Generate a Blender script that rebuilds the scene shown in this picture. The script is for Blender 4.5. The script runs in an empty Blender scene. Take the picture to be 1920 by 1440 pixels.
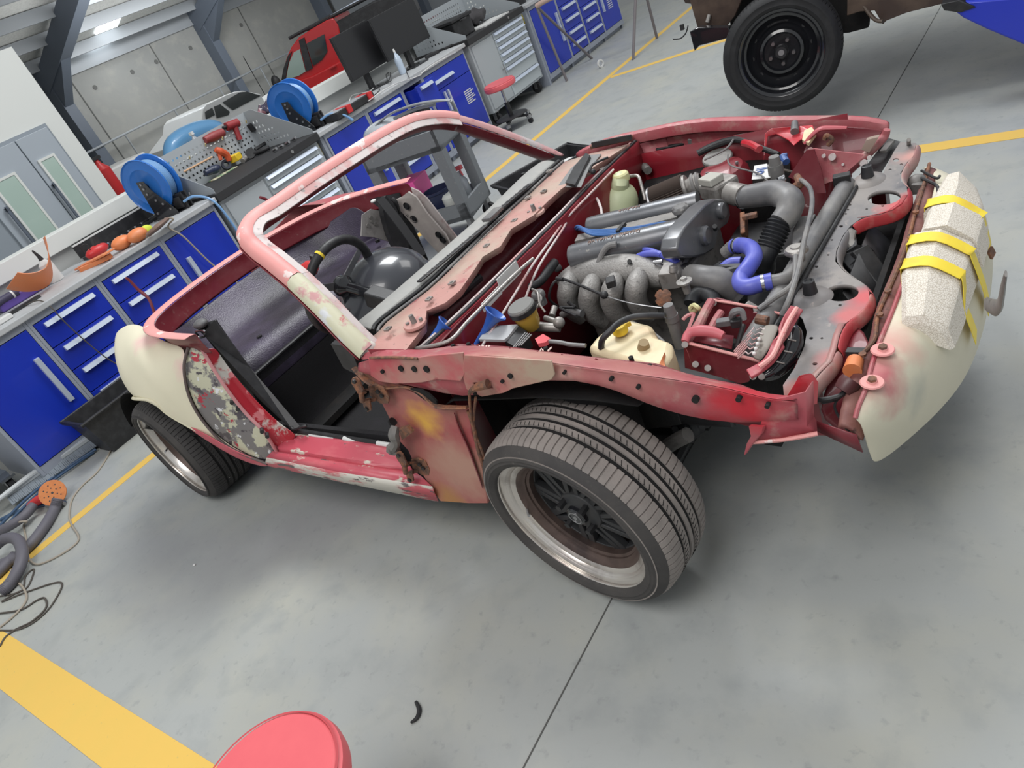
import bpy, math, random
from mathutils import Vector, Matrix
from mathutils.geometry import tessellate_polygon
random.seed(7)
PI = math.pi
sc = bpy.context.scene
COL = sc.collection

# ---------------------------------------------------------------- camera
F_PX = 1331.0
CAM = Vector((1.072, -1.808, 1.633))
def _n(v): return v / v.length
UPC = -_n(Vector((990, 2080, F_PX)))                # world up, seen from the camera (x right, y down, z forward)
FWC = _n(Vector((0, 0, 1)) - UPC * UPC.z)
RTC = FWC.cross(UPC)
def _w0(c): return Vector((RTC.dot(c), FWC.dot(c), UPC.dot(c)))
_CA, _SA = 0.69471, -0.71929
def c2w(c):
    w = _w0(Vector(c))
    return Vector((_CA * w.x + _SA * w.y, -_SA * w.x + _CA * w.y, w.z))
cd = bpy.data.cameras.new('camera')
cam = bpy.data.objects.new('camera', cd); COL.objects.link(cam)
cd.sensor_width = 36; cd.lens = 36 * F_PX / 1920; cd.clip_start = 0.05; cd.clip_end = 200
m = Matrix.Identity(4)
for i, v in enumerate((c2w((1, 0, 0)), c2w((0, -1, 0)), c2w((0, 0, -1)))):
    for j in range(3): m[j][i] = v[j]
m.translation = CAM
cam.matrix_world = m
sc.camera = cam

# ---------------------------------------------------------------- light
sc.view_settings.view_transform = 'Standard'; sc.view_settings.look = 'None'
sc.view_settings.gamma = 1; sc.view_settings.exposure = 0.08; sc.view_settings.use_curve_mapping = False
wd = bpy.data.worlds.new('daylight'); sc.world = wd; wd.use_nodes = True
bg = wd.node_tree.nodes['Background']; bg.inputs[0].default_value = (0.93, 0.97, 1, 1); bg.inputs[1].default_value = 0.5
def area(name, loc, tgt, sx, sy, power, col=(1, 1, 1)):
    l = bpy.data.lights.new(name, 'AREA'); l.shape = 'RECTANGLE'; l.size = sx; l.size_y = sy; l.energy = power; l.color = col
    o = bpy.data.objects.new(name, l); COL.objects.link(o); o.location = loc
    o.rotation_euler = (Vector(tgt) - Vector(loc)).to_track_quat('-Z', 'Y').to_euler()
area('roof_and_fill_light', (-2.0, 3.2, 6.2), (-0.6, 0.0, 0.3), 2.4, 2.4, 290, (0.97, 0.99, 1))
area('roof_and_fill_light', (-8, 2.5, 6.0), (-5, 2, 0.5), 3, 3, 170, (0.97, 0.99, 1))
area('roof_and_fill_light', (1.5, 6.0, 6.5), (0, 2, 0), 3, 3, 110, (1, 0.99, 0.97))
area('roof_and_fill_light', (0.2, -3.2, 5.2), (-0.8, 0, 0.4), 3, 2.4, 150, (1, 0.98, 0.96))  # added fill lamp, brightens the near side of the car
area('roof_and_fill_light', (-12, 8.5, 4.0), (-16, 9, 1.0), 4, 2, 260, (0.97, 0.99, 1))  # added lamp that lifts the dark far wall
area('roof_and_fill_light', (-11, 7, 2.4), (-12, 8, 6), 4, 4, 120, (0.97, 0.99, 1))  # added uplight, brightens the roof lining from below

# ---------------------------------------------------------------- helpers
def px(u, v, ax, val):                              # the point on the photo ray where a world coordinate has a known value
    r = c2w((u - 960, v - 720, F_PX))
    i = 'xyz'.index(ax)
    return CAM + r * ((val - CAM[i]) / r[i])
def pz(u, v, z): return px(u, v, 'z', z)
def py_(u, v, y): return px(u, v, 'y', y)
def pxx(u, v, x): return px(u, v, 'x', x)
def ppl(u, v, P0, n):                               # ray meets the plane through P0 with normal n
    r = c2w((u - 960, v - 720, F_PX)); P0 = Vector(P0); n = Vector(n); return CAM + r * ((P0 - CAM).dot(n) / r.dot(n))
def PZ(*l): return [pz(*p) for p in l]
def PY(*l): return [py_(*p) for p in l]
def PX(*l): return [pxx(*p) for p in l]

def catmull(pts, k=6, closed=False):
    P = [Vector(p) for p in pts]; n = len(P); out = []
    if n < 3: return P
    for i in range(n if closed else n - 1):
        g = lambda j: P[j % n] if closed else P[max(0, min(n - 1, j))]
        a, b, c, d = g(i - 1), g(i), g(i + 1), g(i + 2)
        for s in range(k):
            t = s / k
            out.append(0.5 * ((2 * b) + (c - a) * t + (2 * a - 5 * b + 4 * c - d) * t * t + (3 * b - a - 3 * c + d) * t ** 3))
    if not closed: out.append(P[-1])
    return out

def wloc(o):
    v = Vector((0, 0, 0))
    while o is not None: v += o.location; o = o.parent
    return v

LOCAL = [False]                                     # True while a thing is modelled about its own base
class MB:
    def __init__(s): s.v = []; s.f = []
    def add(s, vs, fs):
        b = len(s.v); s.v += [Vector(p) for p in vs]; s.f += [tuple(b + i for i in f) for f in fs]; return s
    def bx(s, x0, x1, y0, y1, z0, z1, R=None, c=None):
        vs = [Vector((x, y, z)) for z in (z0, z1) for x, y in ((x0, y0), (x1, y0), (x1, y1), (x0, y1))]
        if R is not None: vs = [R @ (v - Vector(c)) + Vector(c) for v in vs]
        return s.add(vs, [(3, 2, 1, 0), (4, 5, 6, 7), (0, 1, 5, 4), (1, 2, 6, 5), (2, 3, 7, 6), (3, 0, 4, 7)])
    def bar(s, a, b, w, h, up=(0, 0, 1), w2=None, h2=None):
        a, b = Vector(a), Vector(b); d = _n(b - a); u = Vector(up); x = d.cross(u)
        if x.length < 1e-4: x = d.cross(Vector((1, 0, 0)))
        x = _n(x); u = x.cross(d); w2 = w if w2 is None else w2; h2 = h if h2 is None else h2
        vs = []
        for p, ww, hh in ((a, w, h), (b, w2, h2)):
            for i, j in ((-1, -1), (1, -1), (1, 1), (-1, 1)): vs.append(p + x * (i * ww / 2) + u * (j * hh / 2))
        return s.add(vs, [(3, 2, 1, 0), (4, 5, 6, 7), (0, 1, 5, 4), (1, 2, 6, 5), (2, 3, 7, 6), (3, 0, 4, 7)])
    def tube(s, pts, r, n=10, closed=False, sm=6, cap=True, flat=1.0, up=None):
        P = catmull(pts, sm, closed) if (sm and len(pts) > 2) else [Vector(p) for p in pts]
        m_ = len(P)
        if isinstance(r, (list, tuple)):
            R = [r[min(len(r) - 1, int(i * (len(r) - 1) / max(1, m_ - 1)))] * (1 - ((i * (len(r) - 1) / max(1, m_ - 1)) % 1)) + r[min(len(r) - 1, int(i * (len(r) - 1) / max(1, m_ - 1)) + 1)] * ((i * (len(r) - 1) / max(1, m_ - 1)) % 1) for i in range(m_)]
        else: R = [r] * m_
        t0 = _n(P[1] - P[0]); x = t0.cross(Vector(up) if up else Vector((0.31, 0.2, 0.93)))
        if x.length < 1e-3: x = t0.cross(Vector((1, 0, 0)))
        x = _n(x); rings = []
        for i in range(m_):
            if closed: t = P[(i + 1) % m_] - P[i - 1]
            else: t = P[min(i + 1, m_ - 1)] - P[max(i - 1, 0)]
            if t.length < 1e-9: t = t0
            t = _n(t); x = x - t * x.dot(t); x = _n(x); y = t.cross(x)
            rings.append([P[i] + x * (R[i] * math.cos(a)) + y * (R[i] * flat * math.sin(a)) for a in [2 * PI * j / n for j in range(n)]])
        vs = [p for rg in rings for p in rg]; fs = []
        for i in range(m_ if closed else m_ - 1):
            k = (i + 1) % m_
            for j in range(n): fs.append((i * n + j, i * n + (j + 1) % n, k * n + (j + 1) % n, k * n + j))
        if cap and not closed: fs += [tuple(range(n - 1, -1, -1)), tuple((m_ - 1) * n + j for j in range(n))]
        return s.add(vs, fs)
    def cyl(s, a, b, r, r2=None, n=20):
        return s.tube([a, b], [r, r if r2 is None else r2], n=n, sm=0)
    def lathe(s, prof, o=(0, 0, 0), ax=(0, 0, 1), n=32, angs=None, rmod=None, closed=False):
        o = Vector(o); ax = _n(Vector(ax)); x = ax.cross(Vector((0, 0, 1)))
        if x.length < 1e-3: x = Vector((1, 0, 0))
        x = _n(x); y = ax.cross(x); A = angs or [2 * PI * j / n for j in range(n)]; n = len(A); vs = []
        for i, (r, h) in enumerate(prof):
            for j, a in enumerate(A):
                rr = r + (rmod(i, j) if rmod else 0)
                vs.append(o + ax * h + x * (rr * math.cos(a)) + y * (rr * math.sin(a)))
        fs = []; m_ = len(prof)
        for i in range(m_ if closed else m_ - 1):
            k = (i + 1) % m_
            for j in range(n): fs.append((i * n + j, i * n + (j + 1) % n, k * n + (j + 1) % n, k * n + j))
        if not closed:
            if prof[0][0] > 1e-4 and prof[0][0] < 0: pass
        return s.add(vs, fs)
    def ball(s, c, r, n=16, m_=10, sq=None):
        r = r if isinstance(r, (tuple, list)) else (r, r, r); vs = []; fs = []
        for i in range(m_ + 1):
            for j in range(n):
                a, b = PI * i / m_, 2 * PI * j / n
                vs.append(Vector(c) + Vector((r[0] * math.sin(a) * math.cos(b), r[1] * math.sin(a) * math.sin(b), r[2] * math.cos(a))))
        for i in range(m_):
            for j in range(n): fs.append((i * n + j, (i + 1) * n + j, (i + 1) * n + (j + 1) % n, i * n + (j + 1) % n))
        return s.add(vs, fs)
    def grid(s, rows, closed=False):
        m_ = len(rows); n = len(rows[0]); vs = [Vector(p) for r in rows for p in r]; fs = []
        for i in range(m_ - 1):
            for j in range(n if closed else n - 1): fs.append((i * n + j, i * n + (j + 1) % n, (i + 1) * n + (j + 1) % n, (i + 1) * n + j))
        return s.add(vs, fs)
    def plate(s, outer, holes=(), vec=(0, 0, -0.003)):
        loops = [[Vector(p) for p in outer]] + [[Vector(p) for p in h] for h in holes]
        flat = [p for l in loops for p in l]; tri = tessellate_polygon(loops); vec = Vector(vec); n = len(flat)
        nn = Vector((0, 0, 0))
        for t in tri:
            c_ = (flat[t[1]] - flat[t[0]]).cross(flat[t[2]] - flat[t[0]]); nn += c_
        fl = nn.dot(vec) > 0
        fs = []
        for t in tri:
            t = tuple(t); fs.append(t if not fl else t[::-1]); u = tuple(i + n for i in t); fs.append(u[::-1] if not fl else u)
        b = 0
        for l in loops:
            k = len(l)
            for i in range(k): fs.append((b + i, b + (i + 1) % k, n + b + (i + 1) % k, n + b + i))
            b += k
        return s.add(flat + [p + vec for p in flat], fs)
    def ribbon(s, pts, w, th, side=(0, 1, 0), sm=5, nrm=None):
        P = catmull(pts, sm) if sm else [Vector(p) for p in pts]; side = _n(Vector(side)); rows = []
        for i, p in enumerate(P):
            t = _n(P[min(i + 1, len(P) - 1)] - P[max(i - 1, 0)]); sd = _n(side - t * side.dot(t)); u = _n(sd.cross(t))
            rows.append([p - sd * w / 2 - u * th / 2, p + sd * w / 2 - u * th / 2, p + sd * w / 2 + u * th / 2, p - sd * w / 2 + u * th / 2])
        s.grid(rows, True); b = len(s.v) - len(rows) * 4
        s.f += [(b + 3, b + 2, b + 1, b), tuple(len(s.v) - 4 + i for i in range(4))]; return s
    def xf(s, M): s.v = [M @ v for v in s.v]; return s
    def build(s, name, mat, parent=None, smooth=True, bevel=0, sub=0, solid=0, world=True, ang=35, fix=True, label=None, disp=None):
        world = world and not LOCAL[0]
        me = bpy.data.meshes.new(name); off = wloc(parent) if (world and parent) else Vector((0, 0, 0))
        me.from_pydata([tuple(v - off) for v in s.v], [], s.f); me.validate()
        import bmesh
        if fix:
            bm = bmesh.new(); bm.from_mesh(me); bmesh.ops.remove_doubles(bm, verts=bm.verts, dist=1e-5)
            bmesh.ops.recalc_face_normals(bm, faces=bm.faces); bm.to_mesh(me); bm.free()
        me.materials.append(mat)
        if smooth:
            me.polygons.foreach_set('use_smooth', [True] * len(me.polygons)); me.set_sharp_from_angle(angle=math.radians(ang))
        o = bpy.data.objects.new(name, me); COL.objects.link(o); o.parent = parent
        if solid:
            d = o.modifiers.new('solid', 'SOLIDIFY'); d.thickness = solid; d.offset = 0
        if bevel:
            d = o.modifiers.new('bevel', 'BEVEL'); d.width = bevel; d.segments = 2; d.limit_method = 'ANGLE'
        if sub:
            d = o.modifiers.new('sub', 'SUBSURF'); d.levels = sub; d.render_levels = sub
        if label: o['label'] = label
        return o

def thing(name, label, cat, loc=(0, 0, 0), rz=0, group=None):
    o = bpy.data.objects.new(name, None); COL.objects.link(o); o.location = loc; o.rotation_euler = (0, 0, rz)
    o.empty_display_size = 0.1
    return tag(o, label, cat, group)
def tag(o, label, cat, group=None, kind=None):
    o['label'] = label; o['category'] = cat
    if group: o['group'] = group
    if kind: o['kind'] = kind
    return o
def struct(o): o['kind'] = 'structure'; return o
def copy_tree(o, parent=None):
    c = o.copy(); COL.objects.link(c); c.parent = parent
    for ch in [q for q in list(COL.objects) if q.parent == o]: copy_tree(ch, c)
    return c

# ---------------------------------------------------------------- materials
def S(r, g, b):
    f = lambda c: (c / 255) / 12.92 if c / 255 <= 0.04045 else ((c / 255 + 0.055) / 1.055) ** 2.4
    return (f(r), f(g), f(b), 1)
def mat(name, c, rough=0.5, metal=0.0, layers=(), bump=0, bscale=40, emit=0, trans=0, alpha=1, coat=0, rvar=0, stretch=None):
    """layers: (noise scale, lo, hi, colour) each mixed over the one below by a thresholded noise"""
    M = bpy.data.materials.new(name); M.use_nodes = True; nt = M.node_tree; N = nt.nodes; L = nt.links
    b = N['Principled BSDF']; b.inputs['Base Color'].default_value = c; b.inputs['Roughness'].default_value = rough
    b.inputs['Metallic'].default_value = metal; b.inputs['Coat Weight'].default_value = coat
    if emit: b.inputs['Emission Color'].default_value = c; b.inputs['Emission Strength'].default_value = emit
    if trans: b.inputs['Transmission Weight'].default_value = trans
    if alpha < 1: b.inputs['Alpha'].default_value = alpha
    tc = N.new('ShaderNodeTexCoord'); src = tc.outputs['Object']
    if stretch:
        mp = N.new('ShaderNodeMapping'); mp.inputs['Scale'].default_value = stretch; L.new(src, mp.inputs['Vector']); src = mp.outputs[0]
    cur = None
    for i, (s, lo, hi, cc) in enumerate(layers):
        nz = N.new('ShaderNodeTexNoise'); nz.inputs['Scale'].default_value = s; nz.inputs['Detail'].default_value = 6; nz.inputs['Roughness'].default_value = 0.6
        nz.noise_dimensions = '4D'; nz.inputs['W'].default_value = i * 3.7; L.new(src, nz.inputs['Vector'])
        mr = N.new('ShaderNodeMapRange'); mr.inputs['From Min'].default_value = lo; mr.inputs['From Max'].default_value = hi; L.new(nz.outputs['Fac'], mr.inputs['Value'])
        mx = N.new('ShaderNodeMix'); mx.data_type = 'RGBA'; L.new(mr.outputs[0], mx.inputs[0])
        if cur is None: mx.inputs[6].default_value = c
        else: L.new(cur, mx.inputs[6])
        mx.inputs[7].default_value = cc; cur = mx.outputs[2]
    if cur is not None: L.new(cur, b.inputs['Base Color'])
    if rvar:
        nz = N.new('ShaderNodeTexNoise'); nz.inputs['Scale'].default_value = 12; L.new(src, nz.inputs['Vector'])
        mr = N.new('ShaderNodeMapRange'); mr.inputs['To Min'].default_value = rough - rvar; mr.inputs['To Max'].default_value = rough + rvar
        L.new(nz.outputs['Fac'], mr.inputs['Value']); L.new(mr.outputs[0], b.inputs['Roughness'])
    if bump:
        nz = N.new('ShaderNodeTexNoise'); nz.inputs['Scale'].default_value = bscale; nz.inputs['Detail'].default_value = 4; L.new(src, nz.inputs['Vector'])
        bp = N.new('ShaderNodeBump'); bp.inputs['Strength'].default_value = bump; bp.inputs['Distance'].default_value = 0.01
        L.new(nz.outputs['Fac'], bp.inputs['Height']); L.new(bp.outputs[0], b.inputs['Normal'])
    return M
RED = mat('dusty_red_paint', S(170, 72, 82), 0.5, layers=[(5, .40, .62, S(170, 104, 106)), (16, .54, .72, S(180, 148, 138)), (60, .62, .75, S(120, 80, 76))], bump=.15, rvar=.15)
RED_CLEAN = mat('bright_red_paint', S(190, 32, 48), 0.35, layers=[(9, .45, .65, S(176, 84, 88)), (40, .6, .7, S(150, 110, 104))], coat=.3)
RED_DARK = mat('dark_red_paint', S(110, 24, 36), 0.45, layers=[(7, .45, .7, S(120, 52, 58)), (40, .6, .75, S(130, 92, 88))], coat=.2)
RED_BAY = mat('engine_bay_red', S(128, 28, 40), 0.4, layers=[(5, .5, .75, S(126, 62, 64))], coat=.3)
PINK = mat('sanded_pink_paint', S(226, 154, 150), 0.55, layers=[(3, .45, .6, S(222, 160, 155)), (11, .62, .64, S(230, 210, 206)), (23, .66, .70, S(196, 92, 100))], bump=.04)
PINK_EDGE = mat('sanded_white_edge', S(206, 196, 194), 0.5, layers=[(9, .5, .6, S(196, 150, 148)), (30, .6, .64, S(150, 140, 138))])
CREAM = mat('cream_primer', S(214, 208, 184), 0.62, layers=[(1.5, .35, .7, S(206, 200, 174)), (5, .60, .74, S(216, 196, 180))], bump=.02)
CREAM_RED = mat('cream_primer_pinkish', S(222, 216, 192), 0.6, layers=[(1.7, .42, .7, S(214, 208, 184)), (2.6, .62, .76, S(220, 196, 184))])
SANDED = mat('sanded_metal_filler_and_primer', S(122, 118, 118), 0.35, 0.2, layers=[(9, .50, .53, S(196, 194, 170)), (13, .56, .58, S(84, 78, 82)), (15, .60, .615, S(178, 58, 72)), (22, .61, .63, S(222, 222, 226))])
SILL = mat('sanded_red_sill', S(196, 84, 98), 0.42, layers=[(8, .50, .62, S(204, 104, 112)), (17, .60, .64, S(210, 204, 190)), (30, .64, .67, S(120, 96, 96))], stretch=(.5, 1.4, 1.4))
SILL_W = mat('scraped_white_sill_edge', S(202, 198, 188), 0.5, layers=[(9, .5, .56, S(196, 96, 104)), (24, .57, .6, S(100, 92, 92))], stretch=(.4, 1.5, 1.5))
RUSTY = mat('rust_brown_metal', S(118, 88, 74), 0.75, 0.2, layers=[(30, .45, .6, S(150, 102, 76)), (70, .5, .65, S(88, 70, 62))], bump=.3, bscale=120)
PILLAR = mat('hinge_pillar_worn_red', S(160, 78, 80), 0.55, layers=[(4, .42, .6, S(168, 112, 100)), (3.2, .60, .68, S(196, 150, 84)), (20, .6, .7, S(146, 96, 88))], bump=.1)
BLACK = mat('black_plastic', S(34, 34, 36), 0.5, layers=[(20, .45, .7, S(52, 52, 54))])
BLACKG = mat('gloss_black', S(30, 31, 35), 0.2, coat=.6)
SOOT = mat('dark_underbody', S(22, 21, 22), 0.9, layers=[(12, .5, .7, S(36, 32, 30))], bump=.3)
CARPET = mat('black_carpet', S(24, 23, 26), 0.85, layers=[(4, .5, .75, S(40, 37, 44)), (45, .68, .76, S(90, 84, 84))], bump=.5, bscale=300)
SHEEN = mat('black_vinyl_painted_sheen', S(42, 38, 48), 0.38, layers=[(3, .42, .62, S(74, 66, 86)), (60, .66, .74, S(96, 90, 98))], bump=.25, bscale=160)  # lilac tone puts the sheen of the light into the vinyl colour
DKMETAL = mat('dusty_dark_metal', S(116, 114, 112), 0.55, 0.3, layers=[(8, .4, .65, S(142, 138, 134)), (40, .55, .7, S(84, 82, 80))], bump=.1)
GREYP = mat('dusty_grey_plastic', S(92, 92, 94), 0.55, layers=[(9, .4, .65, S(122, 120, 118)), (50, .6, .7, S(140, 136, 130))], bump=.05)
RUBBER = mat('tyre_rubber', S(60, 58, 58), 0.8, layers=[(7, .4, .65, S(74, 71, 69)), (50, .62, .72, S(92, 88, 84))], bump=.1, bscale=90)
TREAD = mat('scuffed_tyre_tread', S(146, 138, 133), 0.85, layers=[(9, .4, .65, S(126, 120, 116))], bump=.1, bscale=200)
RUBBER_B = mat('black_tyre_rubber', S(30, 30, 32), 0.7, layers=[(9, .5, .7, S(44, 44, 46))])
ALU = mat('polished_rim_lip', S(222, 216, 210), 0.3, 0.85, layers=[(6, .5, .7, S(150, 140, 134))], rvar=.08)
ALU_D = mat('dirty_rim_barrel', S(104, 88, 82), 0.4, 0.6, layers=[(8, .45, .65, S(70, 60, 58))])
SPOKE = mat('matt_black_spokes', S(52, 53, 55), 0.5, layers=[(14, .5, .7, S(56, 55, 55))])
CAST = mat('cast_aluminium', S(156, 153, 150), 0.55, 0.4, layers=[(6, .4, .65, S(132, 130, 128)), (70, .58, .7, S(100, 98, 96))], bump=.25, bscale=160)
CASTB = mat('bright_cast_alloy', S(158, 154, 150), 0.45, 0.5, layers=[(30, .5, .7, S(118, 112, 108))], bump=.1)
COVER = mat('dark_valve_cover', S(104, 106, 110), 0.33, 0.45, layers=[(6, .45, .7, S(124, 124, 126)), (60, .62, .7, S(150, 148, 144))])
STEEL = mat('steel', S(170, 170, 172), 0.35, 0.8)
CHROME = mat('bright_clamp', S(205, 205, 208), 0.2, 1)
HOSE_B = mat('black_hose', S(42, 43, 46), 0.5, layers=[(12, .45, .65, S(64, 64, 66))])
HOSE_G = mat('dusty_intake_hose', S(104, 104, 106), 0.45, layers=[(10, .4, .62, S(132, 130, 128))], bump=.05)
BLUEH = mat('blue_silicone_hose', S(84, 92, 190), 0.42, layers=[(14, .45, .7, S(104, 110, 196))])
BLUEW = mat('blue_lead', S(70, 110, 168), 0.4)
HORN = mat('blue_horn', S(52, 98, 184), 0.35, coat=.3)
WASHER = mat('milky_green_tank', S(202, 206, 168), 0.45, layers=[(5, .4, .65, S(188, 198, 160)), (30, .62, .7, S(150, 150, 120))])
TANK = mat('milky_cream_tank', S(222, 208, 172), 0.45, layers=[(6, .5, .7, S(214, 180, 140))])
YELLOWC = mat('yellow_cap', S(232, 196, 50), 0.4)
FLUID = mat('amber_fluid', S(196, 160, 70), 0.3, coat=.4)
TAPE = mat('yellow_tape', S(240, 214, 62), 0.5, layers=[(20, .5, .7, S(234, 200, 70))])
GASKET = mat('pleated_filter', S(96, 84, 78), 0.8)
FOAM = mat('white_bead_foam', S(214, 206, 194), 0.9)
def foam_nodes(M):
    nt = M.node_tree; N = nt.nodes; L = nt.links; b = N['Principled BSDF']
    tc = N.new('ShaderNodeTexCoord'); vo = N.new('ShaderNodeTexVoronoi'); vo.inputs['Scale'].default_value = 190; vo.feature = 'DISTANCE_TO_EDGE'; L.new(tc.outputs['Object'], vo.inputs['Vector'])
    mr = N.new('ShaderNodeMapRange'); mr.inputs['From Max'].default_value = 0.12; L.new(vo.outputs['Distance'], mr.inputs['Value'])
    mx = N.new('ShaderNodeMix'); mx.data_type = 'RGBA'; mx.inputs[6].default_value = S(192, 181, 165); mx.inputs[7].default_value = S(228, 221, 210); L.new(mr.outputs[0], mx.inputs[0]); L.new(mx.outputs[2], b.inputs['Base Color'])
    bp = N.new('ShaderNodeBump'); bp.inputs['Strength'].default_value = .35; bp.inputs['Distance'].default_value = .002; L.new(mr.outputs[0], bp.inputs['Height']); L.new(bp.outputs[0], b.inputs['Normal'])
foam_nodes(FOAM)
LABELW = mat('white_label', S(214, 214, 212), 0.5)
LABELB = mat('printed_blue', S(60, 90, 150), 0.5)
BLUE = mat('royal_blue_enamel', S(22, 52, 178), 0.35, coat=.2, layers=[(2, .4, .7, S(26, 48, 168))])
FRAME = mat('grey_cabinet_frame', S(150, 156, 168), 0.45)
HANDLE = mat('silver_handle', S(196, 206, 222), 0.35, 0.3)
TOP = mat('pale_grey_worktop', S(178, 180, 182), 0.5, layers=[(8, .5, .7, S(164, 166, 168))])
TROL = mat('pale_grey_enamel', S(168, 174, 178), 0.45)
TROLF = mat('light_drawer_front', S(186, 194, 198), 0.4, 0.1)
BLKTOP = mat('black_rubber_top', S(44, 44, 46), 0.7)
WHITEW = mat('white_wall_panel', S(214, 216, 212), 0.6)
GREYDOOR = mat('grey_booth_door', S(162, 170, 178), 0.45)
GLASS = mat('pale_glass', S(170, 190, 180), 0.1, coat=.5)
CONC_W = mat('precast_concrete', S(150, 150, 146), 0.8, layers=[(.5, .35, .65, S(136, 137, 135)), (3, .5, .8, S(160, 158, 152))], bump=.1, bscale=8)
STEELB = mat('painted_steel_beam', S(92, 100, 112), 0.5)
PURLIN = mat('galvanised_purlin', S(150, 154, 158), 0.5, .2)
CEILM = mat('white_roof_lining', S(206, 206, 202), 0.8, layers=[(20, .4, .7, S(188, 188, 184))])
LAMP = mat('skylight_panel', (0.9, 0.96, 1, 1), 0.5, emit=6)
FLOORY = mat('yellow_floor_paint', S(226, 186, 92), 0.55, layers=[(5, .45, .7, S(222, 186, 92)), (60, .64, .72, S(190, 170, 110))])
REEL = mat('blue_hose_reel', S(40, 112, 196), 0.35, coat=.3)
HOSEL = mat('pale_blue_air_hose', S(120, 162, 206), 0.4)
CARR = mat('red_car_paint', S(190, 32, 36), 0.25, coat=.6)
CARW = mat('white_car_paint', S(224, 226, 226), 0.3, coat=.4)
WINDOWM = mat('dark_car_glass', S(40, 46, 46), 0.08, coat=.5)
WINDOWL = mat('pale_car_glass', S(150, 168, 160), 0.08, coat=.5)
ORANGE = mat('orange_plastic', S(226, 134, 82), 0.45, layers=[(9, .5, .7, S(214, 140, 100))])
REDP = mat('red_plastic', S(196, 48, 50), 0.4)
REDV = mat('red_vinyl', S(220, 100, 106), 0.45, layers=[(5, .4, .7, S(212, 92, 100))])
CARTM = mat('grey_plastic_cart', S(122, 126, 130), 0.65, layers=[(40, .6, .7, S(146, 148, 148))])
PINKP = mat('pink_plastic', S(240, 90, 170), 0.4)
CLEARP = mat('clear_headlamp_plastic', S(170, 176, 182), 0.15, coat=.6)
VAC = mat('grey_vacuum_hose', S(98, 96, 104), 0.6)
CABLE = mat('beige_cable', S(160, 150, 136), 0.6)
CABLE_D = mat('dark_cable', S(78, 72, 66), 0.6)
BLUEAIR = mat('dark_blue_air_hose', S(54, 80, 110), 0.5)
SAND = mat('orange_sanding_disc', S(206, 130, 78), 0.8, layers=[(40, .45, .7, S(190, 112, 66))])
YELLOWS = mat('yellow_sticker', S(228, 206, 40), 0.5)
PURPLE = mat('purple_case', S(92, 72, 150), 0.5)
BROWNV = mat('brown_chassis_paint', S(66, 52, 46), 0.5, layers=[(4, .5, .7, S(96, 80, 68))])
BLUEL = mat('blue_hoist_enamel', S(34, 56, 196), 0.4, coat=.3)
CHALK = mat('white_chalk', S(226, 206, 198), 0.8)

def stain(M, spots, off=Vector((-1.13, 0, 0))):
    """patches of another paint, rust or overspray fixed to the panel: (centre, inner radius, outer radius, colour)"""
    nt = M.node_tree; N = nt.nodes; L = nt.links; b = N['Principled BSDF']; inp = b.inputs['Base Color']
    tc = N.new('ShaderNodeTexCoord'); nz = N.new('ShaderNodeTexNoise'); nz.inputs['Scale'].default_value = 14; nz.inputs['Detail'].default_value = 5; L.new(tc.outputs['Object'], nz.inputs['Vector'])
    for c, r0, r1, col in spots:
        d = N.new('ShaderNodeVectorMath'); d.operation = 'DISTANCE'; L.new(tc.outputs['Object'], d.inputs[0]); d.inputs[1].default_value = Vector(c) - off
        a = N.new('ShaderNodeMath'); a.operation = 'MULTIPLY_ADD'; L.new(nz.outputs['Fac'], a.inputs[0]); a.inputs[1].default_value = (r1 - r0) * 1.6; L.new(d.outputs['Value'], a.inputs[2])
        mr = N.new('ShaderNodeMapRange'); k = (r1 - r0) * .8; mr.inputs['From Min'].default_value = r0 + k; mr.inputs['From Max'].default_value = r1 + k; mr.inputs['To Min'].default_value = 1; mr.inputs['To Max'].default_value = 0; L.new(a.outputs[0], mr.inputs['Value'])
        mx = N.new('ShaderNodeMix'); mx.data_type = 'RGBA'; L.new(mr.outputs[0], mx.inputs[0])
        if inp.links: L.new(inp.links[0].from_socket, mx.inputs[6])
        else: mx.inputs[6].default_value = inp.default_value
        mx.inputs[7].default_value = col; L.new(mx.outputs[2], inp)
YP = lambda u, v, y: py_(u, v, y)
stain(PILLAR, [(py_(868, 880, -.76), .05, .16, S(176, 134, 118)), (py_(792, 795, -.76), .012, .085, S(214, 164, 72)), (py_(845, 935, -.76), .03, .09, S(170, 120, 74)), (py_(672, 705, -.73), .02, .07, S(140, 92, 66)), (py_(735, 880, -.76), .02, .06, S(150, 96, 72))])
stain(CREAM_RED, [(py_(350, 652, -.72), .03, .10, S(222, 176, 174)), (py_(290, 625, -.62), .03, .12, S(224, 188, 182)), (py_(340, 690, -.75), .01, .07, S(222, 186, 180)), (py_(470, 862, -.79), .04, .12, S(208, 120, 128))])
stain(RED, [(py_(1400, 752, -.70), .03, .10, S(196, 36, 52)), (py_(1340, 785, -.70), .01, .06, S(186, 50, 62)), (py_(1180, 700, -.72), .03, .14, S(176, 112, 108)), (py_(960, 655, -.72), .05, .2, S(190, 142, 130))])
FLOORM = bpy.data.materials.new('polished_concrete'); FLOORM.use_nodes = True
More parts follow.
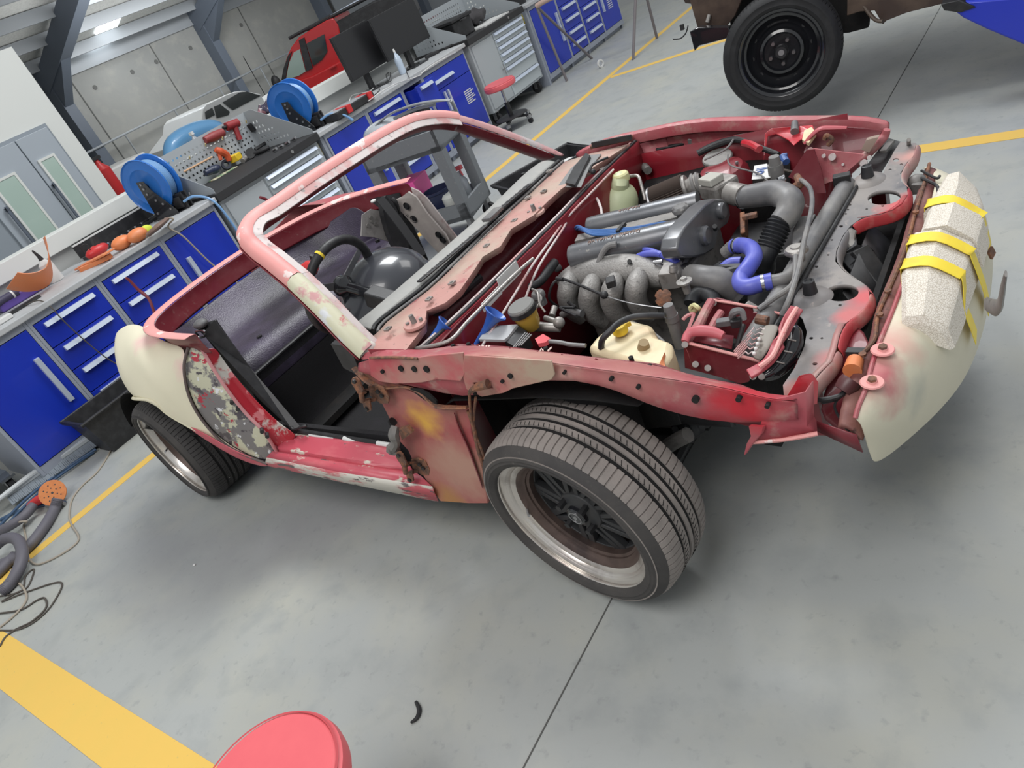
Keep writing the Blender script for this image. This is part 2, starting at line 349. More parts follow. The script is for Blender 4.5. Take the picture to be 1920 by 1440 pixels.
def floor_nodes():
    nt = FLOORM.node_tree; N = nt.nodes; L = nt.links; b = N['Principled BSDF']
    tc = N.new('ShaderNodeTexCoord')
    def nz(s, d=6, w=0, r=.6, dist=0):
        n = N.new('ShaderNodeTexNoise'); n.noise_dimensions = '4D'; n.inputs['Scale'].default_value = s; n.inputs['Detail'].default_value = d; n.inputs['W'].default_value = w; n.inputs['Roughness'].default_value = r; n.inputs['Distortion'].default_value = dist
        L.new(tc.outputs['Object'], n.inputs['Vector']); return n.outputs['Fac']
    cur = None
    for s, lo, hi, c, w in ((.7, .3, .7, S(160, 163, 161), 0), (2.2, .45, .75, S(172, 172, 162), 5), (6, .5, .8, S(146, 150, 150), 9), (.5, .55, .7, S(150, 151, 152), 2), (26, .58, .78, S(138, 141, 141), 3), (90, .70, .74, S(112, 110, 104), 4)):
        mr = N.new('ShaderNodeMapRange'); mr.inputs['From Min'].default_value = lo; mr.inputs['From Max'].default_value = hi; L.new(nz(s, w=w, dist=.3), mr.inputs['Value'])
        mx = N.new('ShaderNodeMix'); mx.data_type = 'RGBA'; L.new(mr.outputs[0], mx.inputs[0])
        if cur is None: mx.inputs[6].default_value = S(166, 169, 167)
        else: L.new(cur, mx.inputs[6])
        mx.inputs[7].default_value = c; cur = mx.outputs[2]
    L.new(cur, b.inputs['Base Color'])
    mr = N.new('ShaderNodeMapRange'); mr.inputs['To Min'].default_value = .32; mr.inputs['To Max'].default_value = .6; L.new(nz(3, w=8), mr.inputs['Value']); L.new(mr.outputs[0], b.inputs['Roughness'])
    bp = N.new('ShaderNodeBump'); bp.inputs['Strength'].default_value = .12; bp.inputs['Distance'].default_value = .004; L.new(nz(45, w=6), bp.inputs['Height']); L.new(bp.outputs[0], b.inputs['Normal'])
floor_nodes()

# ================================================================ setting
struct(MB().bx(-26, 12, -8, 30, -0.1, 0).build('floor', FLOORM, smooth=False))
def line(name, pts, w, m_=FLOORY, z=.002):
    mb = MB()
    for a, b in zip(pts, pts[1:]):
        a, b = Vector(a), Vector(b); d = _n(b - a); s_ = Vector((-d.y, d.x, 0)) * w / 2
        mb.add([a + s_, a - s_, b - s_, b + s_, a + s_ + Vector((0, 0, z)), a - s_ + Vector((0, 0, z)), b - s_ + Vector((0, 0, z)), b + s_ + Vector((0, 0, z))], [(4, 5, 6, 7), (0, 1, 5, 4), (1, 2, 6, 5), (2, 3, 7, 6), (3, 0, 4, 7)])
    return struct(mb.build(name, m_, smooth=False))
JOINT = mat('sawn_floor_joint', S(84, 84, 82), 0.9)
line('trim_1', [(-3.22, -1.75, 0), (-3.05, 2.6, 0), (-2.85, 10.5, 0)], .075)
line('trim_2', [(-4.6, -1.85, 0), (.4, -1.85 + .11, 0)], .17)
line('trim_3', [(.25, 2.12, 0), (3.2, 2.07, 0)], .10)
line('trim_4', [(-2.93, 5.36, 0), (-1.886, 5.55, 0), (1.5, 5.8, 0)], .09)
line('trim_5', [(.012, -4, 0), (.03, -.2, 0), (.2, 4.6, 0), (.4, 12, 0)], .0045, JOINT, .0012)

# far precast wall with eaves band
XW = -16
w = MB().bx(XW - .2, XW, -4, 26, -.6, 3.0).build('wall_back', CONC_W, smooth=False); struct(w)
jm = mat('dark_joint', S(96, 96, 94), .9)
def wall_joint(u1, v1, n):
    p = pxx(u1, v1, XW); struct(MB().bx(XW, XW + .012, p.y - .012, p.y + .012, -.5, 2.75).build('trim_%d' % n, jm, smooth=False))
wall_joint(200, 250, 6); wall_joint(265, 60, 7); wall_joint(470, 60, 8)
for k, (u, v) in enumerate(((248, 135), (293, 116), (178, 164), (357, 90), (125, 185), (397, 72), (452, 47))):
    p = pxx(u, v, XW); hole = MB().cyl((XW - .01, p.y, p.z), (XW + .01, p.y, p.z), .05, n=12).build('trim_%d' % (20 + k), jm, smooth=False); struct(hole)
struct(MB().bx(XW, XW + .06, -4, 26, 2.70, 2.74).bx(XW, XW + .05, -4, 26, 2.74, 3.0).build('trim_9', PURLIN, smooth=False))
# pitched white roof lining over the far bay: purlins along the wall, rafters up the slope
SL = .30
def roofz(x): return 3.05 + (x - XW) * SL
rf = MB(); rf.add([(XW, -4, roofz(XW)), (-6.2, -4, roofz(-6.2)), (-6.2, 26, roofz(-6.2)), (XW, 26, roofz(XW)), (XW, -4, roofz(XW) + .1), (-6.2, -4, roofz(-6.2) + .1), (-6.2, 26, roofz(-6.2) + .1), (XW, 26, roofz(XW) + .1)],
       [(0, 3, 2, 1), (4, 5, 6, 7), (0, 1, 5, 4), (1, 2, 6, 5), (2, 3, 7, 6), (3, 0, 4, 7)])
struct(rf.build('ceiling', CEILM, smooth=False))
k = 10
for x in (-15.55, -14.65, -13.75, -12.85, -11.95, -11.05, -10.15):
    struct(MB().bar((x, -4, roofz(x) - .12), (x, 26, roofz(x) - .12), .07, .22).build('trim_%d' % k, PURLIN, smooth=False)); k += 1
k = 30
for yc in (6.15, 10.25, 14.1, 18.2):
    mb = MB().bx(XW, XW + .38, yc - .12, yc + .12, -.6, 3.0)
    mb.bar((XW + .1, yc, roofz(XW) - .34), (-6.3, yc, roofz(-6.3) - .34), .26, .38)
    mb.add([(XW + .38, yc - .1, 2.2), (XW + .38, yc + .1, 2.2), (XW + 1.7, yc + .1, roofz(XW + 1.7) - .45), (XW + 1.7, yc - .1, roofz(XW + 1.7) - .45), (XW + .38, yc - .1, 2.95), (XW + .38, yc + .1, 2.95)], [(0, 1, 2, 3), (0, 3, 4), (1, 5, 2), (3, 2, 5, 4), (0, 4, 5, 1)])
    struct(mb.build('trim_%d' % k, STEELB, smooth=False)); k += 1
# translucent roof sheet lights, part of the roof, in the bay seen top left
k = 40
for x0, x1, yc in ((-15.45, -14.75, 7.75), (-15.95, -15.65, 7.65)):
    struct(MB().bar((x0, yc, roofz(x0) - .02), (x1, yc, roofz(x1) - .02), .55, .03).build('window_%d' % (k - 39), LAMP, smooth=False)); k += 1
# handrail pipe along the back wall
p0, p1 = pxx(130, 303, -15.6), pxx(525, 128, -15.6)
rl = MB().cyl((-15.6, p0.y - 1, p0.z), (-15.6, p1.y + 6, p0.z), .025, n=8)
for i in range(9): rl.cyl((-15.6, p0.y + i * 1.4, -.0), (-15.6, p0.y + i * 1.4, p0.z), .02, n=8)
struct(rl.build('trim_45', PURLIN))

# white booth with grey doors on the left
BX = -6.0
struct(MB().bx(BX - 2.4, BX, -4, 1.44, 0, 2.43).build('wall_left', WHITEW, smooth=False))
struct(MB().bx(BX, BX + .012, -.6, 1.28, 0, 1.83).build('trim_46', mat('door_frame_grey', S(140, 148, 156), .5), smooth=False))
def booth_door(n, y0, y1, lite, hy):
    d = MB().bx(BX + .012, BX + .035, y0, y1, .02, 1.8).build('door_%d' % n, GREYDOOR, smooth=False, bevel=.003); struct(d)
    MB().bx(BX + .035, BX + .045, lite[0], lite[1], .75, 1.58).build('door_glass', GLASS, d, smooth=False)
    f = MB()
    for a in ((lite[0] - .02, lite[0], .73, 1.6), (lite[1], lite[1] + .02, .73, 1.6), (lite[0], lite[1], .73, .75), (lite[0], lite[1], 1.58, 1.6)): f.bx(BX + .034, BX + .05, *a)
    f.build('glass_frame', WHITEW, d, smooth=False)
    MB().bar((BX + .07, hy, 1.0), (BX + .07, hy, 1.4), .02, .02).bx(BX + .03, BX + .08, hy - .01, hy + .01, 1.36, 1.39).bx(BX + .03, BX + .08, hy - .01, hy + .01, 1.02, 1.05).build('door_handle', STEELB, d)
booth_door(1, .47, .955, (.60, .78), .55); booth_door(2, .965, 1.26, (1.03, 1.15), .99)
# wheel-height low partition behind the benches with a pale cap
struct(MB().bx(-4.84, -4.74, -6, 9.2, 0, 1.02).bx(-4.845, -4.735, -6, 9.2, 1.02, 1.03).build('wall_right', mat('partition_grey', S(176, 178, 176), .6), smooth=False))
struct(MB().bx(-4.90, -4.70, -6, 9.2, 1.03, 1.15).build('trim_47', WHITEW, smooth=False, bevel=.004))
# galvanised racks at far right of back wall
struct(MB().bx(XW + .1, XW + .14, 14.6, 22, -.4, 2.6).build('trim_48', PURLIN, smooth=False))

# ================================================================ workbenches
FX, BKX = -3.96, -4.70
def handle_h(x, y0, y1, z, par):
    MB().add([(x, y0, z - .016), (x, y1, z - .016), (x + .03, y1, z - .012), (x + .03, y0, z - .012), (x, y0, z + .016), (x, y1, z + .016), (x + .018, y1, z + .016), (x + .018, y0, z + .016)],
             [(0, 1, 2, 3), (7, 6, 5, 4), (0, 4, 5, 1), (3, 2, 6, 7), (0, 3, 7, 4), (1, 5, 6, 2)]).build('handle', HANDLE, par, smooth=False)
def cabinet(kind, y0, y1, label, zs=None, hside=1, n=4, group=None, ext=None, blue=BLUE):
    yc = (y0 + y1) / 2
    t = thing(kind, label, 'cabinet', ((FX + BKX) / 2, yc, 0), group=group)
    fr = MB(); x0 = BKX + .02
    fr.bx(x0, FX - .031, y0 + .001, y0 + .02, .0, .868).bx(x0, FX - .031, y1 - .02, y1 - .001, .0, .868).bx(x0, x0 + .02, y0 + .021, y1 - .021, .0, .868)
    fr.bx(FX - .03, FX, y0 + .001, y0 + .021, .05, .87).bx(FX - .03, FX, y1 - .021, y1 - .001, .05, .87).bx(FX - .03, FX - .001, y0 + .022, y1 - .022, .83, .869).bx(FX - .03, FX - .001, y0 + .022, y1 - .022, .051, .11).bx(FX - .1, FX - .06, y0 + .021, y1 - .021, 0, .06).bx(x0 + .02, FX - .031, y0 + .021, y1 - .021, .09, .11)
    fr.build('carcass', FRAME, t, smooth=False)
    a, b = y0 + .025, y1 - .025
    if kind == 'door_cabinet':
        d = MB().bx(FX - .018, FX + .004, a, b, .115, .825).build('door', blue, t, smooth=False, bevel=.002)
        hy = (b - .07) if hside > 0 else (a + .07)
        MB().bx(FX + .004, FX + .03, hy - .016, hy + .016, .33, .66).build('handle', HANDLE, d, smooth=False, bevel=.002)
    else:
        h = .71 / n
        for i in range(n):
            z1 = .825 - i * h; z0 = z1 - h + .006; off = (ext[1] if ext and ext[0] == i else 0)
            mb = MB().bx(FX - .018 + off, FX + .004 + off, a, b, z0, z1)
            if off: mb.bx(FX - .4 + off, FX - .018 + off, a + .02, a + .03, z0 + .02, z1 - .02).bx(FX - .4 + off, FX - .018 + off, b - .03, b - .02, z0 + .02, z1 - .02)
            d = mb.build('drawer', blue, t, smooth=False, bevel=.0015)
            handle_h(FX + .004 + off, a + .05, b - .05, z1 - .035, d)
    return t
def worktop(y0, y1, label):
    return tag(MB().bx(BKX, FX + .03, y0, y1, .872, .91).build('worktop', TOP, smooth=False, bevel=.006), label, 'worktop')
GC = 'blue workbench cabinets'
cabinet('door_cabinet', -.965, -.455, 'blue bench cabinet with one tall door, leftmost in the photo beside the broom', group=GC)
cabinet('drawer_cabinet', -.455, .045, 'blue four-drawer bench cabinet right of the leftmost blue door, under the orange bumper offcut', group=GC)
cabinet('drawer_cabinet', .045, .565, 'blue four-drawer bench cabinet under the orange cups, behind the red hinge arm', group=GC)
cabinet('door_cabinet', .565, 1.07, 'blue bench cabinet with one door under the left hose reel', hside=-1, group=GC)
worktop(-.985, 1.10, 'long pale grey worktop at left with orange cups and sander on it')
cabinet('door_cabinet', 2.30, 2.86, 'blue door cabinet behind the windscreen frame, next to the yellow square sticker', group=GC)
cabinet('drawer_cabinet', 2.86, 3.39, 'blue drawer cabinet seen through the windscreen frame behind the grey cart', n=4, group=GC)
cabinet('drawer_cabinet', 3.39, 3.72, 'narrow blue drawer cabinet with its pale top drawer pulled open below the monitors', n=3, ext=(0, .16), group=GC, blue=BLUE)
c3 = cabinet('door_cabinet', 3.72, 4.47, 'blue double cabinet with a drawer above twin upright handles and a white notice', group=GC)
dl = [q for q in COL.objects if q.parent == c3 and q.name.startswith('door')]
for q in [g for g in COL.objects if g.parent in dl] + dl: bpy.data.objects.remove(q)
d = MB().bx(FX - .018, FX + .004, 3.745, 4.445, .66, .825).build('drawer', BLUE, c3, smooth=False); handle_h(FX + .004, 3.80, 4.17, .73, d)
for (a, b, hy) in ((3.745, 3.955, 3.93), (3.96, 4.445, 3.99)):
    d = MB().bx(FX - .018, FX + .004, a, b, .115, .654).build('door', BLUE, c3, smooth=False); MB().bx(FX + .004, FX + .026, hy - .012, hy + .012, .32, .62).build('handle', HANDLE, d, smooth=False)
nt_ = MB()
for i in range(7): nt_.bx(FX + .004, FX + .006, 4.22, 4.22 + (.13, .16, .12, .15, .16, .1, .14)[i], .50 - i * .02, .51 - i * .02)
nt_.build('notice_text', LABELW, c3, smooth=False)
worktop(2.24, 4.50, 'middle pale grey worktop carrying the two monitors and a blue hose reel')
cabinet('door_cabinet', 5.83, 6.45, 'far blue door cabinet beside the right-hand tool trolley, behind the trestle', group=GC)
cabinet('drawer_cabinet', 6.45, 6.93, 'far blue drawer cabinet, nearer of the two drawer stacks behind the trestles', n=5, group=GC)
cabinet('drawer_cabinet', 6.93, 7.42, 'far blue drawer cabinet, further of the two drawer stacks behind the trestles', n=5, group=GC)
cf = cabinet('door_cabinet', 7.42, 7.98, 'farthest blue door cabinet with a white notice at the end of the run', hside=-1, group=GC)
nt_ = MB()
for i in range(5): nt_.bx(FX + .004, FX + .006, 7.66, 7.8, .42 - i * .025, .43 - i * .025)
nt_.build('notice_text', LABELW, cf, smooth=False)
worktop(5.78, 8.02, 'far pale grey worktop at the top edge of the photo')
def endpanel(y0, y1, stick, label, dx=0):
    t = thing('end_panel', label, 'panel', (-4.3, (y0 + y1) / 2, 0))
    MB().bx(BKX + .02, FX - .01, y0, y1, 0, .87).build('side_sheet', FRAME, t, smooth=False)
    if stick: MB().bx(FX - .2 + dx, FX - .06 + dx, y0 - .004, y0, .73, .83).build('sticker', YELLOWS, t, smooth=False, label='yellow square sticker')
endpanel(2.262, 2.298, True, 'grey end panel with yellow sticker between left trolley and blue cabinet')
endpanel(5.79, 5.828, True, 'grey end panel with yellow sticker beside the right trolley')

def trolley(y0, y1, label, pegtop, casters=True):
    t = thing('tool_trolley', label, 'tool trolley', (-4.32, (y0 + y1) / 2, 0))
    x0, x1 = -4.68, -3.97; yd = y0 + (y1 - y0) * .40
    MB().bx(x0, x1, y0, y1, .14, .86).build('body', TROL, t, smooth=False, bevel=.004)
    d = MB().bx(x1, x1 + .012, y0 + .03, yd - .01, .17, .83).build('door', TROL, t, smooth=False, bevel=.002)
    MB().cyl((x1 + .012, yd - .04, .47), (x1 + .045, yd - .04, .47), .006, n=8).cyl((x1 + .04, yd - .04, .42), (x1 + .04, yd - .04, .52), .006, n=8).build('door_handle', STEEL, d)
    hs = (.075, .075, .075, .075, .075, .15, .15); z = .835
    for h in hs:
        d = MB().bx(x1, x1 + .012, yd + .01, y1 - .04, z - h + .006, z).build('drawer', TROLF, t, smooth=False)
        MB().add([(x1 + .012, yd + .02, z - .03), (x1 + .012, y1 - .05, z - .03), (x1 + .04, y1 - .05, z - .026), (x1 + .04, yd + .02, z - .026), (x1 + .012, yd + .02, z), (x1 + .012, y1 - .05, z), (x1 + .02, y1 - .05, z), (x1 + .02, yd + .02, z)],
                 [(0, 1, 2, 3), (7, 6, 5, 4), (3, 2, 6, 7), (0, 3, 7, 4), (1, 5, 6, 2)]).build('drawer_pull', HANDLE, d, smooth=False)
        z -= h
    tp = MB().bx(x0 - .02, x1 + .04, y0 - .02, y1 + .02, .86, .925).build('top_tray', BLKTOP, t, smooth=False, bevel=.006)
    MB().cyl((x1 + .03, yd + .35, .893), (x1 + .045, yd + .35, .893), .014, n=14).build('lock', STEEL, tp)
    # perforated back board with slanting side wings
    H = pegtop
    def perf(name, o, du, dv, nu, nv, outer, r=.006, cells=None):
        holes = []
        for i in range(nu):
            for j in range(nv):
                c = o + du * i + dv * j
                holes.append((c, i, j))
        return holes
    bx_ = x0 + .0
    b = MB()
    step = .042; ys = [y0 + .05 + step * i for i in range(int((y1 - y0 - .08) / step))]; zs = [.985 + step * i for i in range(int((H - 1.0) / step))]
    holes = []
    for yy in ys:
        for zz in zs: holes.append([(bx_, yy + .008 * c1, zz + .008 * c2) for c1, c2 in ((-1, -1), (1, -1), (1, 1), (-1, 1))])
    b.plate([(bx_, y0, .925), (bx_, y1, .925), (bx_, y1, H), (bx_, y0, H)], holes, (.003, 0, 0)).build('pegboard', TROL, t, smooth=False)
    for yy, sg in ((y0, 1), (y1, -1)):
        holes = []
        for i in range(9):
            for j in range(7):
                xx, zz = bx_ + .06 + i * .05, .975 + j * .045
                if zz < H - .03 - (xx - bx_) * .62: holes.append([(xx + .009 * c1, yy, zz + .009 * c2) for c1, c2 in ((-1, -1), (1, -1), (1, 1), (-1, 1))])
        MB().plate([(bx_, yy, .925), (x1 + .02, yy, .925), (x1 + .02, yy, .96), (x0 + .12, yy, H), (bx_, yy, H)], holes, (0, .003 * sg, 0)).build('pegboard_wing', TROL, t, smooth=False)
    if casters:
        for cx_ in (x0 + .08, x1 - .06):
            for cy_ in (y0 + .1, y1 - .1):
                cs = MB().bx(cx_ - .03, cx_ + .03, cy_ - .035, cy_ + .035, .125, .142).bx(cx_ - .02, cx_ + .02, cy_ - .03, cy_ - .025, .05, .13).bx(cx_ - .02, cx_ + .02, cy_ + .025, cy_ + .03, .05, .13).build('caster', STEEL, t, smooth=False)
                MB().cyl((cx_, cy_ - .02, .058), (cx_, cy_ + .02, .058), .057, n=18).build('caster_wheel', RUBBER_B, cs)
    return t
trolley(1.13, 2.22, 'pale grey tool trolley with pegboard, left one, beside the blue hose reel', 1.26)
trolley(4.58, 5.70, 'pale grey tool trolley on casters, right one, behind the red round stool', 1.26)

# hose reels ---------------------------------------------------------
def reel(loc, rz, label):
    LOCAL[0] = True
    t = thing('hose_reel', label, 'hose reel', loc, rz, 'blue air hose reels on the bench')
    zc, R = .24, .205
    for s_ in (-1, 1):
        y = s_ * .055
        MB().lathe([(.02, y), (.12, y + s_ * .004), (.135, y + s_ * .012), (.16, y + s_ * .004), (R - .01, y + s_ * .006), (R, y + s_ * .014), (R + .003, y + s_ * .008), (R, y), (.02, y - s_ * .003)], (0, 0, zc), (0, 1, 0), 48, closed=True).build('side_disc', REEL, t)
    MB().lathe([(.09, -.05), (.09, .05)], (0, 0, zc), (0, 1, 0), 32).build('drum', REEL, t)
    hz = MB()
    for i in range(7):
        for j, r_ in enumerate((.135, .15, .165)): hz.lathe([(r_ + .0075 * math.cos(a), -.043 + i * .0143 + .0075 * math.sin(a)) for a in [k * PI / 3 for k in range(6)]], (0, 0, zc), (0, 1, 0), 36, closed=True)
    hz.build('wound_hose', HOSEL, t)
    arm = MB()
    for s_ in (-1, 1):
        arm.plate([(-.035, s_ * .085, zc + .06), (.035, s_ * .085, zc + .05), (.05, s_ * .085, zc - .02), (.16, s_ * .085, .03), (.16, s_ * .085, 0), (-.06, s_ * .085, 0), (-.06, s_ * .085, .03)], [], (0, s_ * .006, 0))
    arm.bx(-.10, .17, -.10, .10, 0, .008).build('bracket', BLACKG, t, smooth=False, bevel=.002)
    for x, z in ((0, zc), (.0, zc + .035), (.0, zc - .04), (.04, .14), (.08, .10), (.12, .05), (-.02, .05)):
        for s_ in (-1, 1): MB().cyl((x, s_ * .09, z), (x, s_ * .099, z), .009, n=6).build('bolt', STEEL, t)
    MB().bx(.12, .20, -.05, .05, .02, .10).bx(.10, .22, -.03, -.015, .0, .12).bx(.10, .22, .015, .03, .0, .12).build('hose_guide', BLACK, t, smooth=False, bevel=.003)
    MB().cyl((.2, 0, .06), (.24, 0, .06), .015, n=12).cyl((.17, .02, .08), (.21, .02, .08), .01).build('fitting', CHROME, t)
    LOCAL[0] = False
    return t
reel((-4.34, .95, .91), math.radians(16), 'blue hose reel at left on the worktop above the orange cups')
reel((-4.30, 2.44, .91), math.radians(16), 'blue hose reel in the middle between pegboard and black battery charger')
ho = MB().tube([(-4.12, .97, .965), (-4.03, 1.02, .97), (-3.9, 1.06, .88), (-3.87, 1.07, .6), (-3.88, 1.05, .3), (-3.8, 1.02, .02)], .009, 8)
tag(ho.build('air_hose', HOSEL), 'pale blue air hose running down from the left hose reel beside the bench end', 'hose')
ho = MB().tube([(-4.08, 2.46, .965), (-3.98, 2.5, .98), (-3.9, 2.56, .93), (-3.87, 2.6, .86)], [.009, .009, .009, .013], 8)
tag(ho.build('air_hose', HOSEL), 'short pale blue hose end drooping from the middle hose reel over the worktop edge', 'hose')

# monitors -----------------------------------------------------------
def monitor(a, b, c_, label, tilt):
    # a: lower left, b: upper left, c_: upper right corner
    a, b, c_ = Vector(a), Vector(b), Vector(c_)
    u = _n(c_ - b); v_ = _n(b - a); n = u.cross(v_); W = (c_ - b).length; H = (b - a).length; o = a
    if n.x < 0: n = -n
    t = thing('monitor', label, 'monitor', (o.x - .1, (a.y + c_.y) / 2, .91), group='twin monitors on the bench')
    def slab(mb, u0, u1, v0, v1, n0, n1):
        vs = [o + u * x + v_ * y + n * z for z in (n0, n1) for x, y in ((u0, v0), (u1, v0), (u1, v1), (u0, v1))]
        return mb.add(vs, [(3, 2, 1, 0), (4, 5, 6, 7), (0, 1, 5, 4), (1, 2, 6, 5), (2, 3, 7, 6), (3, 0, 4, 7)])
    slab(MB(), 0, W, 0, H, -.03, 0).build('casing', BLACK, t, smooth=False, bevel=.003)
    slab(MB(), .012, W - .012, .016, H - .012, 0, .002).build('screen', mat('unlit_screen', S(38, 38, 40), .35), t, smooth=False)
    cx = o + u * W / 2 - n * .06
    MB().bx(cx.x - .03, cx.x + .01, cx.y - .03, cx.y + .03, .915, o.z + H * .5).build('stand_post', BLACK, t, smooth=False, bevel=.004)
    MB().bx(cx.x - .1, cx.x + .13, cx.y - .12, cx.y + .12, .911, .925).build('stand_base', BLACKG, t, smooth=False, bevel=.004)
XM = -4.40
def yz(u, v): return pxx(u, v, XM)
monitor(yz(662, 154), yz(620, 72), yz(687, 36), 'left black monitor of the pair on the bench', 0)
XM = -4.27
a_, b_, c_ = yz(729, 116), yz(690, 38), yz(773, -6)
monitor(a_, b_, c_, 'right black monitor of the pair on the bench', 0)

# ================================================================ the car on the floor
car = thing('convertible_car', 'stripped red and cream convertible car shell without doors or bonnet, yellow tape on its nose', 'car', (-1.13, 0, 0))
def V(*a): return Vector(a)
def mir(p): return Vector((p[0], -p[1], p[2]))

# ---- wheels
def make_wheel(c, R, rim, W, steer, camber, tread_mat, spokes=True, name='wheel', par=None, dish=.07, deep=False):
    ax = _n(Vector((math.sin(steer), -math.cos(steer), camber))); c = Vector(c)      # outward axis
    if deep: prof = [(rim + .006, .004), (rim + .010, -.004), (rim + .004, -.010), (rim - .008, -.013), (rim - .014, -.022), (rim - .018, -.040)]; inner = [(rim - .0185, -.038), (rim - .026, -.06), (rim - .036, -.10), (rim - .046, -.15), (rim - .05, -.205), (rim - .055, -.205), (rim - .05, -.15), (rim - .04, -.10), (rim - .024, -.04)]
    else: prof = [(rim + .006, .004), (rim + .010, -.004), (rim + .004, -.009), (rim - .006, -.011), (rim - .012, -.016), (rim - .016, -.026), (rim - .028, -.030), (rim - .032, -.036)]; inner = [(rim - .0325, -.034), (rim - .040, -.038), (rim - .044, -.046), (rim - .052, -.052), (rim - .054, -.062), (rim - .056, -.19), (rim - .062, -.19), (rim - .06, -.062), (rim - .048, -.054), (rim - .036, -.042)]
    if spokes: w = MB().lathe(prof + [(p - .004, h - .004) for p, h in reversed(prof)], c, ax, 96, closed=True)
    else: w = MB().lathe([(rim + .008, .004), (rim + .012, -.004), (rim + .006, -.012), (rim - .006, -.014), (rim - .012, -.02), (rim - .016, -.045), (rim - .030, -.055), (rim - .034, -.075), (rim - .036, -W + .05), (rim - .02, -W + .02), (rim + .008, -W + .006), (rim + .004, -W - .002), (rim - .024, -W + .018), (rim - .040, -W + .052), (rim - .042, -.078), (rim - .036, -.048), (rim - .024, -.042), (rim - .019, -.02), (rim - .016, -.006), (rim - .008, .002), (rim + .004, .008)], c, ax, 72, closed=True)
    wh = w.build(name, ALU if spokes else BLACKG, par, ang=40)
    # tyre: blocks round the shoulder cut by sipes
    nb = 84; A = []
    for k in range(nb):
        for q in (0, .78, .84, .95): A.append(2 * PI * (k + q) / nb)
    S_ = [(rim + .004, -.006), (rim + .010, .008), (rim + .022, .013), (rim + .045, .014) if R - rim > .07 else (rim + .03, .012), (R - .035, .008), (R - .022, .0), (R - .0125, -.010), (R - .006, -.022), (R - .003, -.034)]
    nside = len(S_); rows = list(S_)
    gw = W - .068; gro = [.24, .44, .60, .80]; base = -.034
    for g in gro:
        y = base - gw * g
        rows += [(R - .0005, y + .0066), (R - .009, y + .0052), (R - .009, y - .0052), (R - .0005, y - .0066)]
        if g == .44: pass
    rows += [(R - .003, -W + .034), (R - .006, -W + .022), (R - .0125, -W + .010), (R - .03, -W + .002), (rim + .04, -W - .004), (rim + .01, -W + .004), (rim + .004, -W + .014)]
    tr0, tr1 = 6, nside; nR = len(rows)
    def rmod(i, j):
        q = j % 4
        if i in (6, 7, 8) and q in (2, 3): return -.004
        if i in (9,) and q in (2, 3): return -.004
        if i in (12 + 12, 25, 26, 27) and q in (2, 3): return -.005
        return 0
    ty = MB().lathe(rows, c, ax, angs=A, rmod=rmod).build('tyre', tread_mat, wh, ang=28)
    # sidewall is darker rubber, built as a raised band with rings
    sw = MB().lathe([(rim + .003, -.002), (rim + .006, .0085), (rim + .010, .0125), (rim + .022, .0165), (rim + .024, .0180), (rim + .027, .0165), (R - .046, .0165), (R - .044, .0176), (R - .041, .0165), (R - .033, .0115), (R - .022, .0030), (R - .0125, -.0085), (R - .0135, -.0115), (R - .036, .004), (rim + .02, .0085), (rim + .008, .003)], c, ax, 96, closed=True)
    sw.build('tyre_sidewall', RUBBER, wh, ang=30)
    gm = MB()
    for g in gro: gm.lathe([(R - .0075, base - gw * g + .006), (R - .0055, base - gw * g + .006), (R - .0055, base - gw * g - .006), (R - .0075, base - gw * g - .006)], c, ax, 96, closed=True)
    x = _n(ax.cross(Vector((0, 0, 1)))); y = ax.cross(x)
    for g0 in (.34, .70):
        for k in range(110):
            a = 2 * PI * k / 110; pp = lambda aa, h, rr: c + ax * h + x * (rr * math.cos(aa)) + y * (rr * math.sin(aa))
            h0 = base - gw * g0
            gm.add([pp(a, h0 + .011, R + .0004), pp(a + .006, h0 + .011, R + .0004), pp(a + .030, h0 - .002, R + .0004), pp(a + .024, h0 - .002, R + .0004), pp(a + .030, h0 - .002, R - .002), pp(a + .006, h0 + .011, R - .002)], [(0, 1, 2, 3), (1, 5, 4, 2)])
    gm.build('tread_grooves', SOOT, wh, fix=False)
    P_ = lambda r, a, h: c + ax * h + x * (r * math.cos(a)) + y * (r * math.sin(a))
    if spokes:
        MB().lathe(inner, c, ax, 96, closed=True).build('rim_barrel', mat('brown_brake_dusted_barrel', S(92, 76, 70), .5, .35) if deep else ALU_D, wh, ang=40)
        sp = MB(); ro = rim - .058
        sp.lathe([(.012, -dish + .02), (.05, -dish + .018), (.066, -dish + .008), (.072, -dish - .01), (.07, -dish - .05), (.012, -dish - .05)], c, ax, 40)
        for k in range(0 if deep else 9):
            a = 2 * PI * k / 9 + .2
            for s_ in (-1, 1):
                a0, a1 = a + s_ * .10, a + s_ * .28
                p = [P_(.062, a0 - .10 , -dish + .006), P_(.062, a0 + .10, -dish + .006), P_(ro, a1 + .075, -dish - .010), P_(ro, a1 - .060, -dish - .010)]
                sp.add(p + [q - ax * .022 for q in p], [(0, 1, 2, 3), (7, 6, 5, 4), (0, 4, 5, 1), (1, 5, 6, 2), (2, 6, 7, 3), (3, 7, 4, 0)])
        sp.lathe([(ro - .006, -dish - .012), (ro + .006, -dish - .012), (ro + .006, -dish - .04), (ro - .006, -dish - .04)], c, ax, 60, closed=True)
        sp.build('spokes', SPOKE, wh, smooth=True, bevel=.002)
        cp = MB().lathe([(.0, -dish + .034), (.026, -dish + .034), (.031, -dish + .030), (.033, -dish + .018), (.036, -dish + .018)], c, ax, 32).build('center_cap', BLACKG, wh)
        MB().lathe([(.018, -dish + .0345), (.021, -dish + .0345), (.021, -dish + .036), (.018, -dish + .036)], c, ax, 32, closed=True).cyl(c + ax * (-dish + .0345), c + ax * (-dish + .0355), .008, n=5).build('cap_emblem', STEEL, wh)
